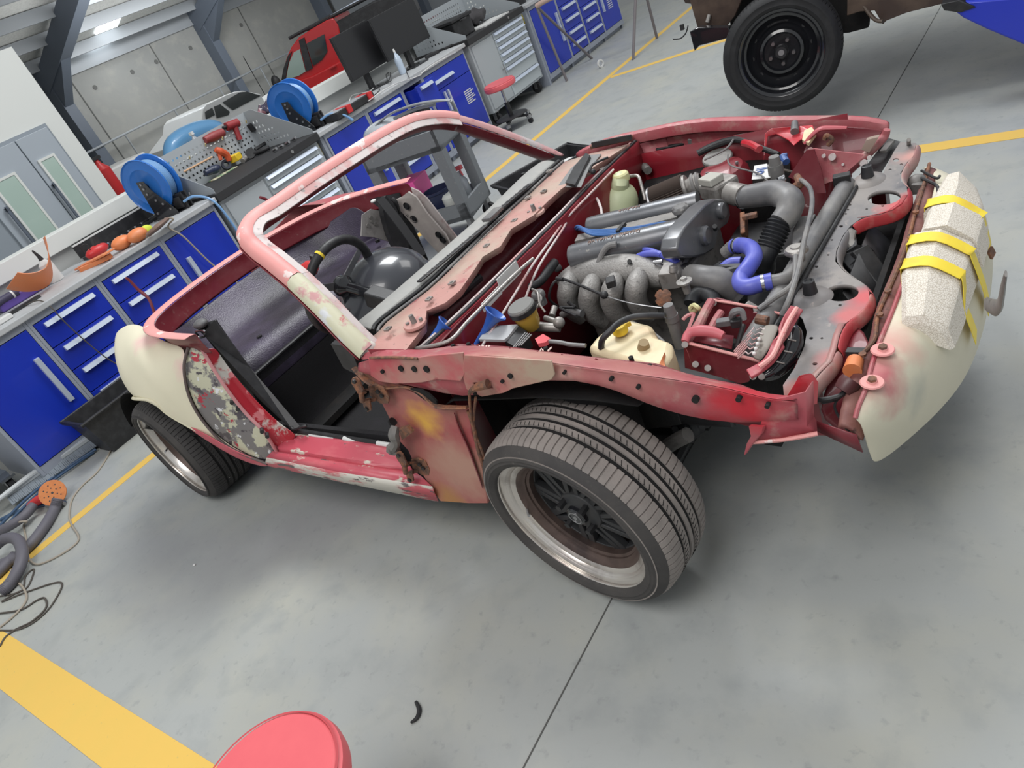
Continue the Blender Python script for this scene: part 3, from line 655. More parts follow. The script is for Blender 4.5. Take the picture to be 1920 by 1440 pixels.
        for k in range(4):
            a = 2 * PI * k / 4 + .75
            MB().cyl(P_(.052, a, -dish + .012), P_(.052, a, -dish + .045), .0105, n=6).build('lug_nut', BLACK, wh)
        q0 = P_(rim - .034, .15, -.034); MB().cyl(q0, q0 - (q0 - c - ax * (q0 - c).dot(ax)).normalized() * .025 + ax * .02, .0045, n=8).build('valve_stem', STEEL, wh)
        MB().lathe([(.0, -W + .03), (rim - .06 if deep else .13, -W + .03), (rim - .06 if deep else .13, -W + .04), (0, -W + .04)], c, ax, 40).build('brake_disc', SOOT if deep else DKMETAL, wh)
    else:
        MB().lathe([(rim - .036, -.08), (rim - .05, -.105), (.15, -.12), (.128, -.105), (.12, -.075), (.105, -.07), (.095, -.085), (.05, -.085), (.0, -.085)], c, ax, 56).build('wheel_disc', BLACKG, wh)
        MB().lathe([(.0, -.035), (.03, -.036), (.037, -.045), (.04, -.085)], c, ax, 28).build('hub_cap', mat('grease_cap', S(60, 60, 62), .3, .4), wh)
        MB().lathe([(0, -.034), (.016, -.034), (.018, -.038)], c + x * .0, ax, 20).build('cap_emblem', STEEL, wh)
        for k in range(5):
            a = 2 * PI * k / 5 + .3
            MB().cyl(P_(.066, a, -.088), P_(.066, a, -.062), .011, n=6).build('lug_nut', CHROME, wh)
        for k in range(10):
            a = 2 * PI * k / 10
            MB().cyl(P_(.168, a, -.1165), P_(.168, a, -.113), .013, n=12).build('vent_hole', BLACK, wh)
    return wh
wF = make_wheel((.002, -.816, .307), .310, .232, .22, -.126, -.038, TREAD, par=car)
wR = make_wheel((-2.267, -.800, .285), .286, .224, .235, -.11, .0, mat('worn_black_tyre', S(62, 60, 60), .8, layers=[(5, .5, .68, S(44, 43, 43)), (26, .66, .68, S(190, 186, 180))]), par=car, dish=.19, deep=True)
# far side pair (unseen faces): copies mirrored by turning them round
for src, x in ((wF, .002), (wR, -2.267)):
    c2 = copy_tree(src, car)
    c2.rotation_euler = (0, 0, PI); o = car.location
    c2.location = (2 * (x - o.x), 0, 0)

# ---- rear quarter panel, right side
def mixg(rows, mat_, name, th=.006, sub=2, parent=None, **k):
    return MB().grid(rows).build(name, mat_, parent or car, solid=th, sub=sub, fix=True, ang=60, **k)
cols = [
 [(352, 650, -.70), (344, 690, -.75), (355, 745, -.785), (385, 795, -.80), (430, 838, -.80), (500, 868, -.78)],
 [(320, 643, -.665), (312, 680, -.745), (322, 735, -.80), (358, 785, -.815), (402, 828, -.81), (450, 858, -.80)],
 [(295, 632, -.62), (285, 668, -.74), (298, 718, -.80), (325, 765, -.82), (364, 800, -.82), (400, 826, -.81)],
 [(275, 612, -.565), (260, 650, -.72), (275, 700, -.795), (300, 745, -.82), (328, 775, -.825), (352, 800, -.825)],
 [(250, 604, -.56), (240, 645, -.70), (255, 695, -.785), (280, 730, -.82), (298, 757, -.83), (313, 777, -.835)],
 [(228, 612, -.57), (222, 650, -.69), (235, 695, -.78), (257, 725, -.82), (272, 742, -.835), (283, 753, -.84)],
 [(211, 630, -.60), (207, 655, -.69), (212, 695, -.775), (228, 730, -.815), (240, 742, -.835), (248, 748, -.84)]]
rows = [[py_(*p) for p in c_] for c_ in cols]
last = rows[-1]
rows.append([p + V(-.22, .13, -.09) for p in last]); rows.append([p + V(-.45, .30, -.22) for p in last[:3]] + [V(last[3].x - .45, -.50, .50), V(last[4].x - .42, -.50, .45), V(last[5].x - .40, -.50, .40)])
QROWS = rows
qp = mixg(rows, CREAM_RED, 'rear_quarter_panel', .006, 2)
mixg([[mir(p) for p in r] for r in rows], RED, 'rear_quarter_panel', .006, 2)
# rolled arch lip
lip = [rows[i][5] for i in (1, 2, 3, 4, 5, 6, 7)]
MB().tube([p + V(0, .004, .0) for p in lip], .007, 8, sm=5).build('arch_lip', CREAM, qp)
# lower strip behind the door in red
MB().grid([PY((350, 795, -.822), (385, 812, -.822), (440, 845, -.812), (500, 868, -.785), (505, 872, -.78)), PY((352, 803, -.822), (392, 830, -.818), (445, 862, -.805), (478, 872, -.79), (500, 876, -.78))]).build('lower_quarter_strip', SILL, qp, solid=.004, sub=1)
# ---- tail rail round the cockpit opening
rail = [V(-1.47, -.70, .90), V(-1.62, -.695, .905), V(-1.80, -.67, .905), V(-1.98, -.60, .895), V(-2.10, -.50, .885), V(-2.19, -.33, .875), V(-2.23, -.12, .87), V(-2.22, .1, .868), V(-2.17, .3, .862), V(-2.08, .46, .86), V(-1.93, .58, .856), V(-1.75, .645, .85), V(-1.55, .675, .845)]
R1 = catmull(rail, 4)
def outw(i):
    t = R1[min(i + 1, len(R1) - 1)] - R1[max(i - 1, 0)]; return _n(Vector((t.y, -t.x, 0)) * -1)
cen = V(-1.5, 0, .87)
inn, out, low, sl = [], [], [], []
for i, p in enumerate(R1):
    o_ = outw(i)
    if o_.dot(p - cen) < 0: o_ = -o_
    out.append(p + o_ * .05 + V(0, 0, .008)); inn.append(p); low.append(p + o_ * .006 + V(0, 0, -.03)); sl.append(p + V(0, 0, -.10) - o_ * .01)
MB().grid([out, [(a + b) / 2 + V(0, 0, .008) for a, b in zip(out, inn)], inn]).build('cockpit_rail', PINK, car, solid=.004, sub=1)
MB().grid([inn, low, sl]).build('cockpit_rail_inner', RED_DARK, car, solid=.003, sub=1)
# rear crossbar / panel behind, unseen boot shell
MB().grid([[V(-2.85, y, .42) for y in (-.5, 0, .5)], [V(-2.86, y, .36) for y in (-.5, 0, .5)], [V(-2.9, y, .3) for y in (-.5, 0, .5)]]).build('tail_panel', CREAM, car, solid=.01)
MB().bx(-2.85, -1.5, -.58, .58, .22, .25).build('boot_floor', SOOT, car, smooth=False)
hg = MB().tube(PX((236, 521, -2.38), (243, 526, -2.38), (258, 542, -2.37), (268, 550, -2.36), (280, 562, -2.34), (290, 588, -2.32)), [.008, .011, .012, .014, .011, .012], 8, flat=.6)
hg.build('boot_hinge_arm', RED_DARK, car)
hg = MB().tube(PX((488, 370, -2.25), (500, 375, -2.25), (515, 390, -2.24), (530, 402, -2.2)), [.012, .014, .012, .012], 8, flat=.6).build('boot_hinge_arm', RED_DARK, car)

# ---- cockpit tub
def sec(y, k=1.0): return [V(-2.24 + .02, y, .775), V(-2.13, y, .66), V(-2.02, y, .615), V(-1.90, y, .635), V(-1.74, y, .655), V(-1.65, y, .645), V(-1.605, y, .60), V(-1.60, y, .5), V(-1.62, y, .32), V(-1.60, y, .22), V(-1.50, y, .17), V(-1.1, y, .165), V(-.62, y, .18), V(-.50, y, .35)]
tub = []
for y, dz, bx_ in ((-.60, .12, .32), (-.585, .10, .25), (-.5, .03, .13), (-.35, 0, .03), (-.12, -.01, 0), (.12, -.02, 0), (.35, -.02, .03), (.47, 0, .12), (.555, .06, .28), (.57, .09, .34)):
    s_ = sec(y)
    for i, p in enumerate(s_):
        if i < 2: p.x += bx_; p.z += dz * (.6 if i == 0 else .9) * (1 if abs(y) > .4 else .3)
        elif i == 2: p.x += bx_ * .6; p.z += dz * .7
        elif i < 6: p.z += -.02 if y > 0 else .01
    tub.append(s_)
up_ = MB().grid([r[:8] for r in tub]).build('rear_shelf', SHEEN, car, sub=2, solid=.006, ang=70)
MB().tube([r[6] + V(.012, 0, -.012) for r in tub[1:-1]], .008, 8, sm=2).build('shelf_seam', BLACK, up_)
for y in (-.38, -.05, .25, .45): MB().cyl((-1.70, y, .655), (-1.70, y, .668), .012, n=12).build('shelf_fastener', BLACK, up_)
MB().grid([r[6:] for r in tub]).build('carpeted_floor', CARPET, car, sub=1, solid=.006, ang=60)
tn = MB().grid([[V(x, y, z) for y, z in ((-.14, .17), (-.11, .27), (-.06, .30), (.06, .30), (.11, .27), (.14, .17))] for x in (-1.62, -1.3, -1.0, -.6)]).build('transmission_tunnel', CARPET, car, sub=2, solid=.004)
# side walls of the cockpit
for s_ in (-1, 1):
    MB().grid([[V(-2.1, s_ * .56, .8), V(-1.9, s_ * .62, .86 if s_ < 0 else .82), V(-1.62, s_ * .655, .86 if s_ < 0 else .81)], [V(-2.1, s_ * .56, .4), V(-1.9, s_ * .61, .4), V(-1.62, s_ * .625, .4)], [V(-2.1, s_ * .56, .2), V(-1.9, s_ * .60, .18), V(-1.55, s_ * .61, .17)]]).build('cockpit_side_wall', CARPET, car, solid=.006)
    MB().bx(-1.60, -.55, s_ * .62 - .01, s_ * .62 + .01, .14, .395 if s_ < 0 else .38).build('sill_carpet', CARPET, car, smooth=False)
fw = MB().grid([[V(-.52, y, z) for y in (-.68, -.3, 0, .3, .68)] for z in (.18, .4, .6, .78)]).build('firewall', RED_BAY, car, solid=.01)
MB().grid([[V(-.56, y, z) for y in (-.62, 0, .62)] for z in (.18, .5, .74)]).build('firewall_mat', CARPET, car, solid=.008)

# ---- B pillar / door jamb, right
outer_ = [(352, 650, -.70), (344, 690, -.752), (355, 745, -.787), (385, 795, -.802), (430, 838, -.802), (500, 868, -.782)]
mid1 = [(362, 650, -.695), (368, 690, -.735), (390, 740, -.76), (425, 785, -.77), (468, 820, -.77), (508, 858, -.765)]
mid2 = [(378, 652, -.68), (400, 690, -.70), (430, 735, -.72), (462, 775, -.73), (496, 810, -.735), (520, 848, -.74)]
inner_ = [(397, 652, -.655), (420, 692, -.665), (455, 735, -.672), (490, 775, -.68), (520, 805, -.685), (548, 830, -.69)]
MB().grid([[py_(*p) for p in l] for l in (outer_, mid1, mid2)]).build('door_jamb', SANDED, car, solid=.005, sub=2)
dj = MB().grid([[py_(*p) for p in l] for l in (mid2, inner_, [(404, 650, -.64), (430, 692, -.655), (466, 735, -.662), (502, 773, -.67), (532, 800, -.68), (560, 815, -.688)])]).build('door_jamb_inner', mat('jamb_red_with_bare_patches', S(168, 40, 52), .35, layers=[(6, .52, .56, S(190, 188, 180)), (14, .6, .63, S(200, 120, 124))]), car, solid=.005, sub=2)
MB().tube([py_(*p) + V(.01, -.006, .004) for p in mid2], .007, 8).build('jamb_ridge', mat('pinkish_ridge', S(188, 130, 132), .4), car)
MB().tube([py_(*p) + V(.01, -.004, .0) for p in outer_], .006, 8).build('jamb_edge_bead', mat('dark_bead', S(96, 84, 82), .5), car)
for u, v, y in ((436, 752, -.73), (447, 764, -.735), (492, 806, -.745), (502, 815, -.745)):
    q = py_(u, v, y); MB().cyl(q + V(.012, -.012, 0), q + V(-.01, .004, 0), .008, n=12).build('striker_hole', BLACK, dj)
# belt guide strip along the jamb
MB().add([p for a in (PY((365, 612, -.60), (402, 600, -.56), (470, 690, -.57), (563, 800, -.64), (548, 806, -.665), (450, 715, -.63), (380, 625, -.62)),) for p in a] + [p + V(-.02, .012, -.03) for p in PY((365, 612, -.60), (402, 600, -.56), (470, 690, -.57), (563, 800, -.64), (548, 806, -.665), (450, 715, -.63), (380, 625, -.62))],
    [(0, 1, 2, 3, 4, 5, 6), (13, 12, 11, 10, 9, 8, 7)] + [(i, (i + 1) % 7, 7 + (i + 1) % 7, 7 + i) for i in range(7)]).build('belt_guide', BLACK, car, smooth=False)
MB().tube(PY((403, 602, -.50), (440, 655, -.5), (470, 690, -.52)), .016, 8, flat=.4).build('belt_retractor_cover', BLACK, car)
MB().ball(py_(376, 607, -.6), (.035, .028, .018)).build('belt_anchor_cap', GREYP, car)
MB().tube(PY((368, 622, -.62), (374, 632, -.62), (384, 630, -.62), (382, 620, -.62)), .005, 8, closed=True).build('belt_loop', CHROME, car)
MB().tube(PY((545, 800, -.66), (552, 806, -.665), (566, 800, -.66), (575, 798, -.65)), .006, 6).build('belt_end', BLACK, car)

# ---- sill
sl_lines = [[(545, 812, -.665), (640, 824, -.665), (737, 838, -.665)], [(543, 816, -.675), (640, 829, -.675), (738, 844, -.675)],
            [(508, 838, -.735), (620, 856, -.735), (770, 876, -.735)], [(506, 843, -.737), (620, 862, -.737), (776, 884, -.737)],
            [(510, 848, -.755), (630, 869, -.755), (790, 893, -.755)], [(500, 858, -.785), (640, 886, -.785), (810, 912, -.775)]]
MB().grid([[py_(*p) for p in l] for l in sl_lines]).build('sill', SILL, car, solid=.004, sub=0, ang=30)
MB().grid([[py_(*p) for p in l] for l in [[(500, 858, -.786), (640, 886, -.786), (810, 912, -.776)], [(498, 866, -.792), (640, 893, -.79), (815, 925, -.78)], [(503, 873, -.78), (640, 903, -.775), (822, 940, -.768)], [(503, 870, -.70), (640, 900, -.70), (822, 936, -.70)]]]).build('sill_edge', SILL_W, car, solid=.004, sub=0, ang=40)
for i, u in enumerate((556, 590, 624, 661, 700)):
    q = py_(u, 827 + (u - 556) * .135, -.69); MB().cyl(q + V(0, 0, .006), q - V(0, 0, .01), .005, n=10).build('sill_hole', BLACK, car)
MB().grid([[V(x, s_ * .78, z) for x in (-1.5, -1.0, -.5, -.25)] for s_ in (1,) for z in (.24, .3, .36)] ).build('sill', RED, car, solid=.01)
MB().tube(PY((560, 808, -.655), (640, 820, -.655), (735, 834, -.655)), .010, 8).build('door_seal_channel', BLACK, car)
for a, b in (((582, 815), (628, 822)), ((645, 822), (684, 832)), ((708, 831), (732, 835))):
    MB().cyl(py_(*a, -.66), py_(*b, -.66), .0095, n=10).build('seal_clip_strip', LABELW, car, label='white seal clip strip')
# rocker underside dark + unseen left body side
MB().bx(-1.95, .10, -.42, .42, .13, .16).build('underbody', SOOT, car, smooth=False)
MB().grid([[V(-.5, .74, z) for z in (.25, .5, .8)], [V(-.2, .74, z) for z in (.25, .5, .79)]]).build('hinge_pillar', RED, car, solid=.01)

# ---- front hinge pillar and lower wing panel, right
hp = MB().plate([py_(u, v, y) for u, v, y in ((668, 690, -.70), (700, 690, -.735), (760, 730, -.745), (830, 768, -.75), (878, 768, -.75), (884, 800, -.755), (884, 812, -.755), (897, 845, -.76), (908, 880, -.765), (916, 944, -.765), (880, 944, -.765), (825, 940, -.77), (808, 915, -.765), (795, 895, -.76), (775, 868, -.755), (765, 845, -.75), (742, 820, -.745), (735, 795, -.74), (716, 758, -.735), (700, 735, -.725), (685, 712, -.71))], [], (0, .012, 0)).build('hinge_pillar_panel', PILLAR, car, bevel=.004, ang=50)
MB().tube(PY((852, 775, -.757), (860, 800, -.76), (878, 840, -.765), (893, 880, -.77), (905, 915, -.77)), [.004, .008, .008, .004], 8, flat=.4).build('pressed_crease', RED_DARK, hp)
MB().tube(PY((878, 770, -.76), (888, 800, -.762), (896, 840, -.766), (908, 880, -.77), (917, 925, -.77)), .006, 8).build('arch_flange', RUSTY, hp)
# rusty seam drip across the pillar
MB().tube(PY((664, 690, -.72), (690, 715, -.742), (720, 727, -.75), (760, 726, -.755), (790, 738, -.76), (815, 760, -.765), (845, 764, -.765), (876, 764, -.765)), [.010, .012, .008, .006, .007, .010, .010, .008], 8, flat=.5).build('seam_flange', RUSTY, hp)
MB().plate(PY((771, 727, -.757), (790, 728, -.757), (808, 738, -.757), (820, 750, -.757), (822, 757, -.757), (808, 755, -.757), (790, 742, -.757)), [], (0, -.006, 0)).build('drain_slot', SOOT, hp)
def hinge(pts, k):
    d = [py_(u, v, -.80 if i else -.765) for i, (u, v) in enumerate(pts)]
    return d
def make_hinge(p, s=1):
    h = MB()
    a = lambda u, v, y: py_(p[0] + u * s, p[1] + v * s, y)
    h.plate([a(0, 0, -.755), (a(14, -4, -.755)), a(32, 4, -.755), a(42, 22, -.755), (a(40, 34, -.755)), a(24, 34, -.755), a(4, 18, -.755)], [], (0, -.006, 0))
    def strap(pts, w_):
        for p, q in zip(pts, pts[1:]): h.bar(p, q, w_, .007, up=(0, 1, .3))
    strap([a(8, 8, -.762), a(-8, 10, -.785), a(-20, 18, -.80)], .020)
    h.plate([a(-14, 20, -.805), a(-24, 14, -.805), a(-36, -4, -.805), a(-34, -13, -.805), a(-27, -15, -.805), a(-20, -8, -.805), a(-12, 10, -.805)], [], (0, .006, 0))
    strap([a(-16, 16, -.79), a(-13, 34, -.785), a(4, 29, -.77), a(14, 28, -.76)], .016)
    h.plate([a(-14, 32, -.79), a(-10, 46, -.79), a(-3, 54, -.79), a(4, 50, -.79), a(2, 40, -.79), a(0, 30, -.79)], [], (0, .006, 0))
    h.cyl(a(-16, 14, -.80), a(-13, 32, -.80), .008, n=10)
    h.build('door_hinge', RUSTY, car, bevel=.001)
    for q in (a(-28, -8, -.812), a(-4, 46, -.79), a(18, 12, -.763), a(26, 20, -.763)): MB().cyl(q, q + V(0, -.006, .0), .007, n=10).build('hinge_bolt', BLACK, car)
make_hinge((692, 722), .95)
make_hinge((772, 860), .85)
MB().tube(PY((742, 800, -.765), (738, 815, -.785), (742, 830, -.79), (735, 842, -.79), (748, 846, -.785)), [.014, .018, .014, .02, .012], 8).build('door_check_strap', DKMETAL, car)
MB().plate(PY((752, 800, -.765), (768, 796, -.765), (778, 806, -.765), (770, 812, -.765), (758, 820, -.765)), [], (0, -.012, 0)).build('check_strap_bracket', RUSTY, car)
MB().cyl(py_(737, 790, -.752), py_(737, 790, -.748) + V(0, -.006, 0), .014, n=14).build('pillar_hole', SOOT, car)

# ---- upper apron rail (shotgun rail) along the right side
top_in = PZ((690, 655, .845), (760, 655, .815), (800, 657, .80), (860, 645, .785), (950, 650, .772), (1045, 662, .757), (1130, 672, .745), (1230, 682, .722), (1300, 705, .70), (1390, 722, .675), (1440, 742, .655), (1500, 742, .645))
top_out = PY((668, 680, -.735), (720, 668, -.745), (778, 673, -.75), (860, 665, -.74), (950, 668, -.735), (1045, 683, -.73), (1130, 694, -.725), (1215, 706, -.72), (1290, 716, -.715), (1370, 728, -.71), (1440, 750, -.705), (1498, 752, -.69))
bot = PY((672, 700, -.735), (720, 722, -.745), (790, 735, -.75), (868, 758, -.745), (930, 742, -.735), (1030, 712, -.73), (1120, 726, -.725), (1180, 752, -.72), (1230, 775, -.715), (1320, 800, -.705), (1420, 802, -.69), (1500, 795, -.675))
mdl = [(a + b) / 2 + V(0, -.006, 0) for a, b in zip(top_out, bot)]
ap = MB().grid([top_in, [(a + b) / 2 + V(0, 0, .004) for a, b in zip(top_in, top_out)], top_out]).build('apron_rail_top', RED, car, solid=.003, sub=1, ang=60)
MB().grid([top_out, [a * .8 + b * .2 + V(0, .004, 0) for a, b in zip(top_out, bot)], mdl, bot, [p + V(0, .06, .0) for p in bot]]).build('apron_rail_side', RED, car, solid=.003, sub=1, ang=60)
MB().grid([top_in[:-1], [p + V(0, .004, -.06) for p in top_in[:-1]], [p + V(0, .01, -.13) for p in top_in[:-1]]]).build('inner_wing_wall', RED_BAY, car, solid=.003)
# ribs, holes and chalk on the rail
for u in (888, 948, 1000, 1046, 1110):
    q0, q1 = pz(u + 10, 648 + (u - 888) * .12, .785 - (u - 888) * .00012), pz(u, 664 + (u - 888) * .14, .765 - (u - 888) * .00012)
    MB().tube([q0 + V(0, 0, .003), q1 + V(0, 0, .006)], .004, 6, sm=0).build('pressed_rib', RED_DARK, ap)
for u, v, r_ in ((716, 698, .006), (751, 692, .009), (776, 693, .009), (799, 693, .010), (956, 706, .007), (941, 716, .005), (890, 738, .006), (1145, 712, .005), (1196, 727, .005), (1303, 751, .008), (1384, 750, .006), (1438, 763, .005), (1057, 700, .004)):
    ys = -.759 if u < 860 else (-.756 if u < 1000 else -.7385 + (u - 1057) * .00005 * 1.25); q = py_(u, v, ys); MB().cyl(q + V(0, -.001, 0), q + V(0, .012, 0), r_, n=14).build('rail_hole', SOOT, car)
for u, v, z in ((849, 648, .79), (878, 645, .79), (1023, 653, .765), (1183, 671, .737), (1218, 686, .728)):
    q = pz(u, v, z); MB().cyl(q + V(0, 0, .003), q - V(0, 0, .01), .006, n=14).build('rail_hole', SOOT, car)
def chalk(strokes, z):
    m_ = MB()
    for st in strokes: m_.tube([pz(u, v, z) + V(0, 0, .003) for u, v in st], .0022, 6, sm=0)
    return m_
chalk([[(898, 659), (900, 650), (905, 650), (904, 655), (899, 655), (904, 659)], [(907, 650), (906, 658), (911, 658), (913, 650)], [(914, 658), (919, 650), (916, 650)]], .783).build('chalk_mark', CHALK, car)
chalk([[(1013, 661), (1016, 655), (1019, 659)], [(1028, 660), (1035, 653)]], .770).build('chalk_mark', CHALK, car)
# cowl side box overlapping the rail, bright red with a step
MB().plate(PY((690, 672, -.75), (780, 672, -.755), (802, 668, -.757), (868, 662, -.755), (872, 700, -.757), (864, 715, -.76), (820, 712, -.76), (790, 718, -.76), (740, 720, -.757), (712, 716, -.755), (695, 705, -.75)), [], (0, .006, 0)).build('cowl_side_panel', mat('cowl_pink_red', S(186, 84, 92), .45, layers=[(6, .45, .62, S(176, 130, 120)), (12, .6, .66, S(150, 60, 68))]), car, bevel=.003)
MB().tube(PY((694, 671, -.757), (740, 670, -.757), (783, 673, -.757)), .004, 6).build('cowl_weld_lip', RUSTY, car)
MB().plate(PY((872, 664, -.752), (1036, 675, -.742), (1042, 700, -.742), (1036, 710, -.742), (965, 726, -.744), (946, 735, -.745), (905, 742, -.747), (876, 728, -.75), (868, 700, -.752)), [PY((889, 716, -.749), (922, 713, -.746), (926, 727, -.746), (892, 724, -.749))], (0, -.005, 0)).build('reinforcement_plate', mat('dust_pink_plate', S(180, 108, 104), .5, layers=[(5, .42, .6, S(180, 158, 138)), (12, .6, .7, S(160, 66, 74))]), car, bevel=.002)
MB().tube(PY((915, 720, -.77), (900, 724, -.775), (885, 732, -.775), (880, 742, -.77), (884, 790, -.765)), [.014, .012, .008, .004, .003], 8).build('drain_tube', RUSTY, car)
MB().tube(PY((892, 745, -.76), (888, 800, -.76), (902, 840, -.765), (912, 870, -.765)), .004, 6).build('loose_wire', RUSTY, car)

# inner wheel housings
for s_ in (-1, 1):
    MB().grid([[V(x, s_ * y, z) for x, y, z in ((-.40, .66, z0), (-.34, .50, z0), (0, .49, max(z0, .3)), (.14, .50, max(z0, .40)), (.28, .56, max(z0, .48)))] for z0 in (.16, .4, .56)] + [[V(-.36, s_ * .62, .62), V(-.3, s_ * .6, .64), V(0, s_ * .59, .66), V(.15, s_ * .59, .64), V(.28, s_ * .59, .62)], [V(-.34, s_ * .72, .64), V(-.3, s_ * .72, .66), V(0, s_ * .70, .67), V(.15, s_ * .69, .66), V(.26, s_ * .68, .64)]]).build('wheel_housing', SOOT, car, solid=.004)
    MB().lathe([(.33, .03), (.33, .30), (.2, .31)], (-2.267, s_ * .80, .31), (0, -s_, 0), angs=[-PI * k / 20 for k in range(2, 19)]).build('wheel_housing', SOOT, car)
# suspension under the front corner
MB().tube(PY((1235, 850, -.5), (1262, 830, -.5), (1290, 815, -.5)), .022, 10).build('control_arm', DKMETAL, car)
MB().lathe([(.03 + .012 * (i % 2), i * .012) for i in range(10)], py_(1275, 815, -.45), (.3, .9, 0), 20).build('steering_boot', HOSE_B, car)
# front lower end of the rail, splash shield and bracket
fe = MB().grid([PY((1440, 750, -.70), (1470, 745, -.69), (1510, 735, -.66), (1524, 715, -.62)), PY((1425, 800, -.69), (1465, 800, -.68), (1512, 800, -.66), (1525, 780, -.63)), PY((1415, 828, -.69), (1470, 822, -.68), (1532, 812, -.66), (1530, 790, -.63))]).build('splash_shield', RED, car, solid=.003)
MB().tube(PY((1410, 829, -.692), (1470, 824, -.683), (1533, 813, -.665)), .005, 6).build('shield_lip', PINK, fe)
MB().plate(PY((1404, 799, -.70), (1430, 801, -.70), (1428, 812, -.70), (1412, 830, -.70), (1395, 854, -.70), (1400, 832, -.70), (1408, 818, -.70)), [], (.004, .006, 0)).build('shield_tab', RED, fe)
MB().plate(PY((1476, 741, -.64), (1488, 722, -.63), (1498, 704, -.62), (1508, 702, -.61), (1514, 706, -.61), (1523, 720, -.61), (1521, 760, -.62), (1480, 760, -.64)), [PY((1496, 716, -.625), (1500, 710, -.62), (1502, 714, -.62), (1498, 722, -.625))], (.01, .01, -.004)).build('front_bracket', RED_CLEAN, car, bevel=.002)

# ---- windscreen frame
PIL_R = [py_(690, 655, -.705), py_(655, 622, -.70), py_(605, 570, -.68), py_(555, 522, -.66), py_(510, 485, -.64), py_(480, 462, -.62)]
HEAD = [py_(463, 440, -.60)] + PX((476, 412, -1.045), (520, 382, -1.055), (580, 340, -1.06), (650, 295, -1.06), (720, 252, -1.06), (775, 226, -1.055), (820, 219, -1.045)) + [py_(858, 222, .60)]
OC = V(-.80, 0, 1.0)
def frame_sweep(pts, name, mt, edge, w=.075, inner=None, parent=None):
    P = catmull(pts, 5); rows = []; e = []; e2 = []
    for i, p in enumerate(P):
        t = _n(P[min(i + 1, len(P) - 1)] - P[max(i - 1, 0)]); n_ = OC - p; n_ = _n(n_ - t * n_.dot(t)); b_ = t.cross(n_)
        if b_.x < 0: b_ = -b_                         # faces forward
        o = p - n_ * w * .5
        rows.append([o + b_ * .000, o + n_ * .012 + b_ * .018, o + n_ * w * .55 + b_ * .022, o + n_ * w * .80 + b_ * .012, o + n_ * w * .82 - b_ * .012, o + n_ * w * .4 - b_ * .032, o + n_ * .008 - b_ * .028])
        e.append([o + n_ * w * .78 + b_ * .010, o + n_ * w * .80 + b_ * .003, o + n_ * (w + .016) + b_ * .000, o + n_ * (w + .016) + b_ * .004])
        e2.append([o + n_ * w * .84 - b_ * .006, o + n_ * w * .84 - b_ * .045, o + n_ * w * .5 - b_ * .060, o + n_ * w * .1 - b_ * .034])
    f = MB().grid(rows, True).build(name, mt, parent or car, ang=50)
    MB().grid(e, True).build('glass_flange', edge, f, ang=40)
    MB().grid(e2).build('inner_channel', inner or RED_DARK, f, solid=.004)
    return f
frame_sweep(PIL_R[3:] + HEAD, 'windscreen_header', PINK, PINK_EDGE, .064)
frame_sweep(PIL_R[:4], 'windscreen_pillar', mat('cream_filler_over_red', S(208, 206, 180), .5, layers=[(7, .54, .58, S(200, 150, 150)), (9, .60, .63, S(196, 96, 104)), (5, .62, .66, S(214, 216, 220))]), PINK_EDGE, .066)
yl = lambda u: .575 + (u - 830) * .00055
po = [py_(u, v, yl(u)) for u, v in ((846, 213), (880, 222), (930, 238), (980, 257), (1020, 273), (1062, 292))]
pm = [py_(u, v, yl(u) - .01) for u, v in ((838, 226), (872, 230), (924, 248), (975, 266), (1015, 280), (1052, 296))]
pn = [py_(u, v, yl(u) + .03) for u, v in ((816, 234), (850, 250), (895, 264), (945, 281), (985, 295), (1014, 305))]
fpil = MB().grid([[p + V(-.03, .03, 0) for p in po], po, pm]).build('windscreen_pillar', mat('far_pillar_sanded', S(186, 140, 140), .5, layers=[(9, .5, .6, S(176, 168, 168)), (20, .6, .66, S(150, 70, 78))]), car, sub=1, solid=.004)
MB().grid([pm, [(a + b) / 2 for a, b in zip(pm, pn)], pn, [p + V(-.02, .06, .02) for p in pn]]).build('pillar_inner_channel', RED_DARK, fpil, sub=1, solid=.004)
MB().ball(py_(688, 655, -.70), (.034, .03, .024)).build('pillar_foot_filler', mat('pale_filler', S(214, 216, 206), .5, layers=[(14, .5, .6, S(190, 176, 172))]), car)
MB().plate(PY((620, 645, -.70), (655, 650, -.705), (672, 690, -.71), (690, 720, -.715), (664, 700, -.71), (644, 690, -.705)), [], (0, .02, 0)).build('pillar_rubber_flap', BLACK, car)

# ---- dashboard top and cowl
dl = PZ((655, 612, .835), (682, 594, .845), (745, 540, .85), (807, 486, .855), (862, 438, .855), (918, 390, .855), (962, 345, .85), (990, 318, .85), (1015, 302, .845))
dr = PZ((692, 618, .83), (706, 598, .835), (784, 539, .84), (840, 487, .843), (895, 434, .845), (940, 392, .845), (985, 352, .842), (1020, 320, .84), (1042, 301, .838))
dm = [(a + b) / 2 + V(0, 0, .006) for a, b in zip(dl, dr)]
dt = MB().grid([[p + V(.012, 0, -.025) for p in dl], [p + V(-.002, 0, -.008) for p in dl], dl, dm, dr, [p + V(.004, 0, -.012) for p in dr]]).build('dashboard_top', mat('grey_dash_vinyl', S(150, 150, 147), .6, layers=[(20, .5, .7, S(160, 158, 154))]), car, sub=1, solid=.004)
def slot(a, b, n):
    a, b = Vector(a), Vector(b); MB().bar(a + V(0, 0, .003), b + V(0, 0, .003), .022, .006).build('demister_slot', BLACK, dt, smooth=False, bevel=.002)
    for i in range(1, n):
        q = a.lerp(b, i / n) + V(0, 0, .007); MB().bar(q + V(-.010, -.003, 0), q + V(.010, .003, 0), .003, .002).build('slot_rib', GREYP, dt, smooth=False)
slot(pz(786, 530, .852), pz(912, 424, .856), 9); slot(pz(938, 394, .856), pz(995, 346, .852), 7)
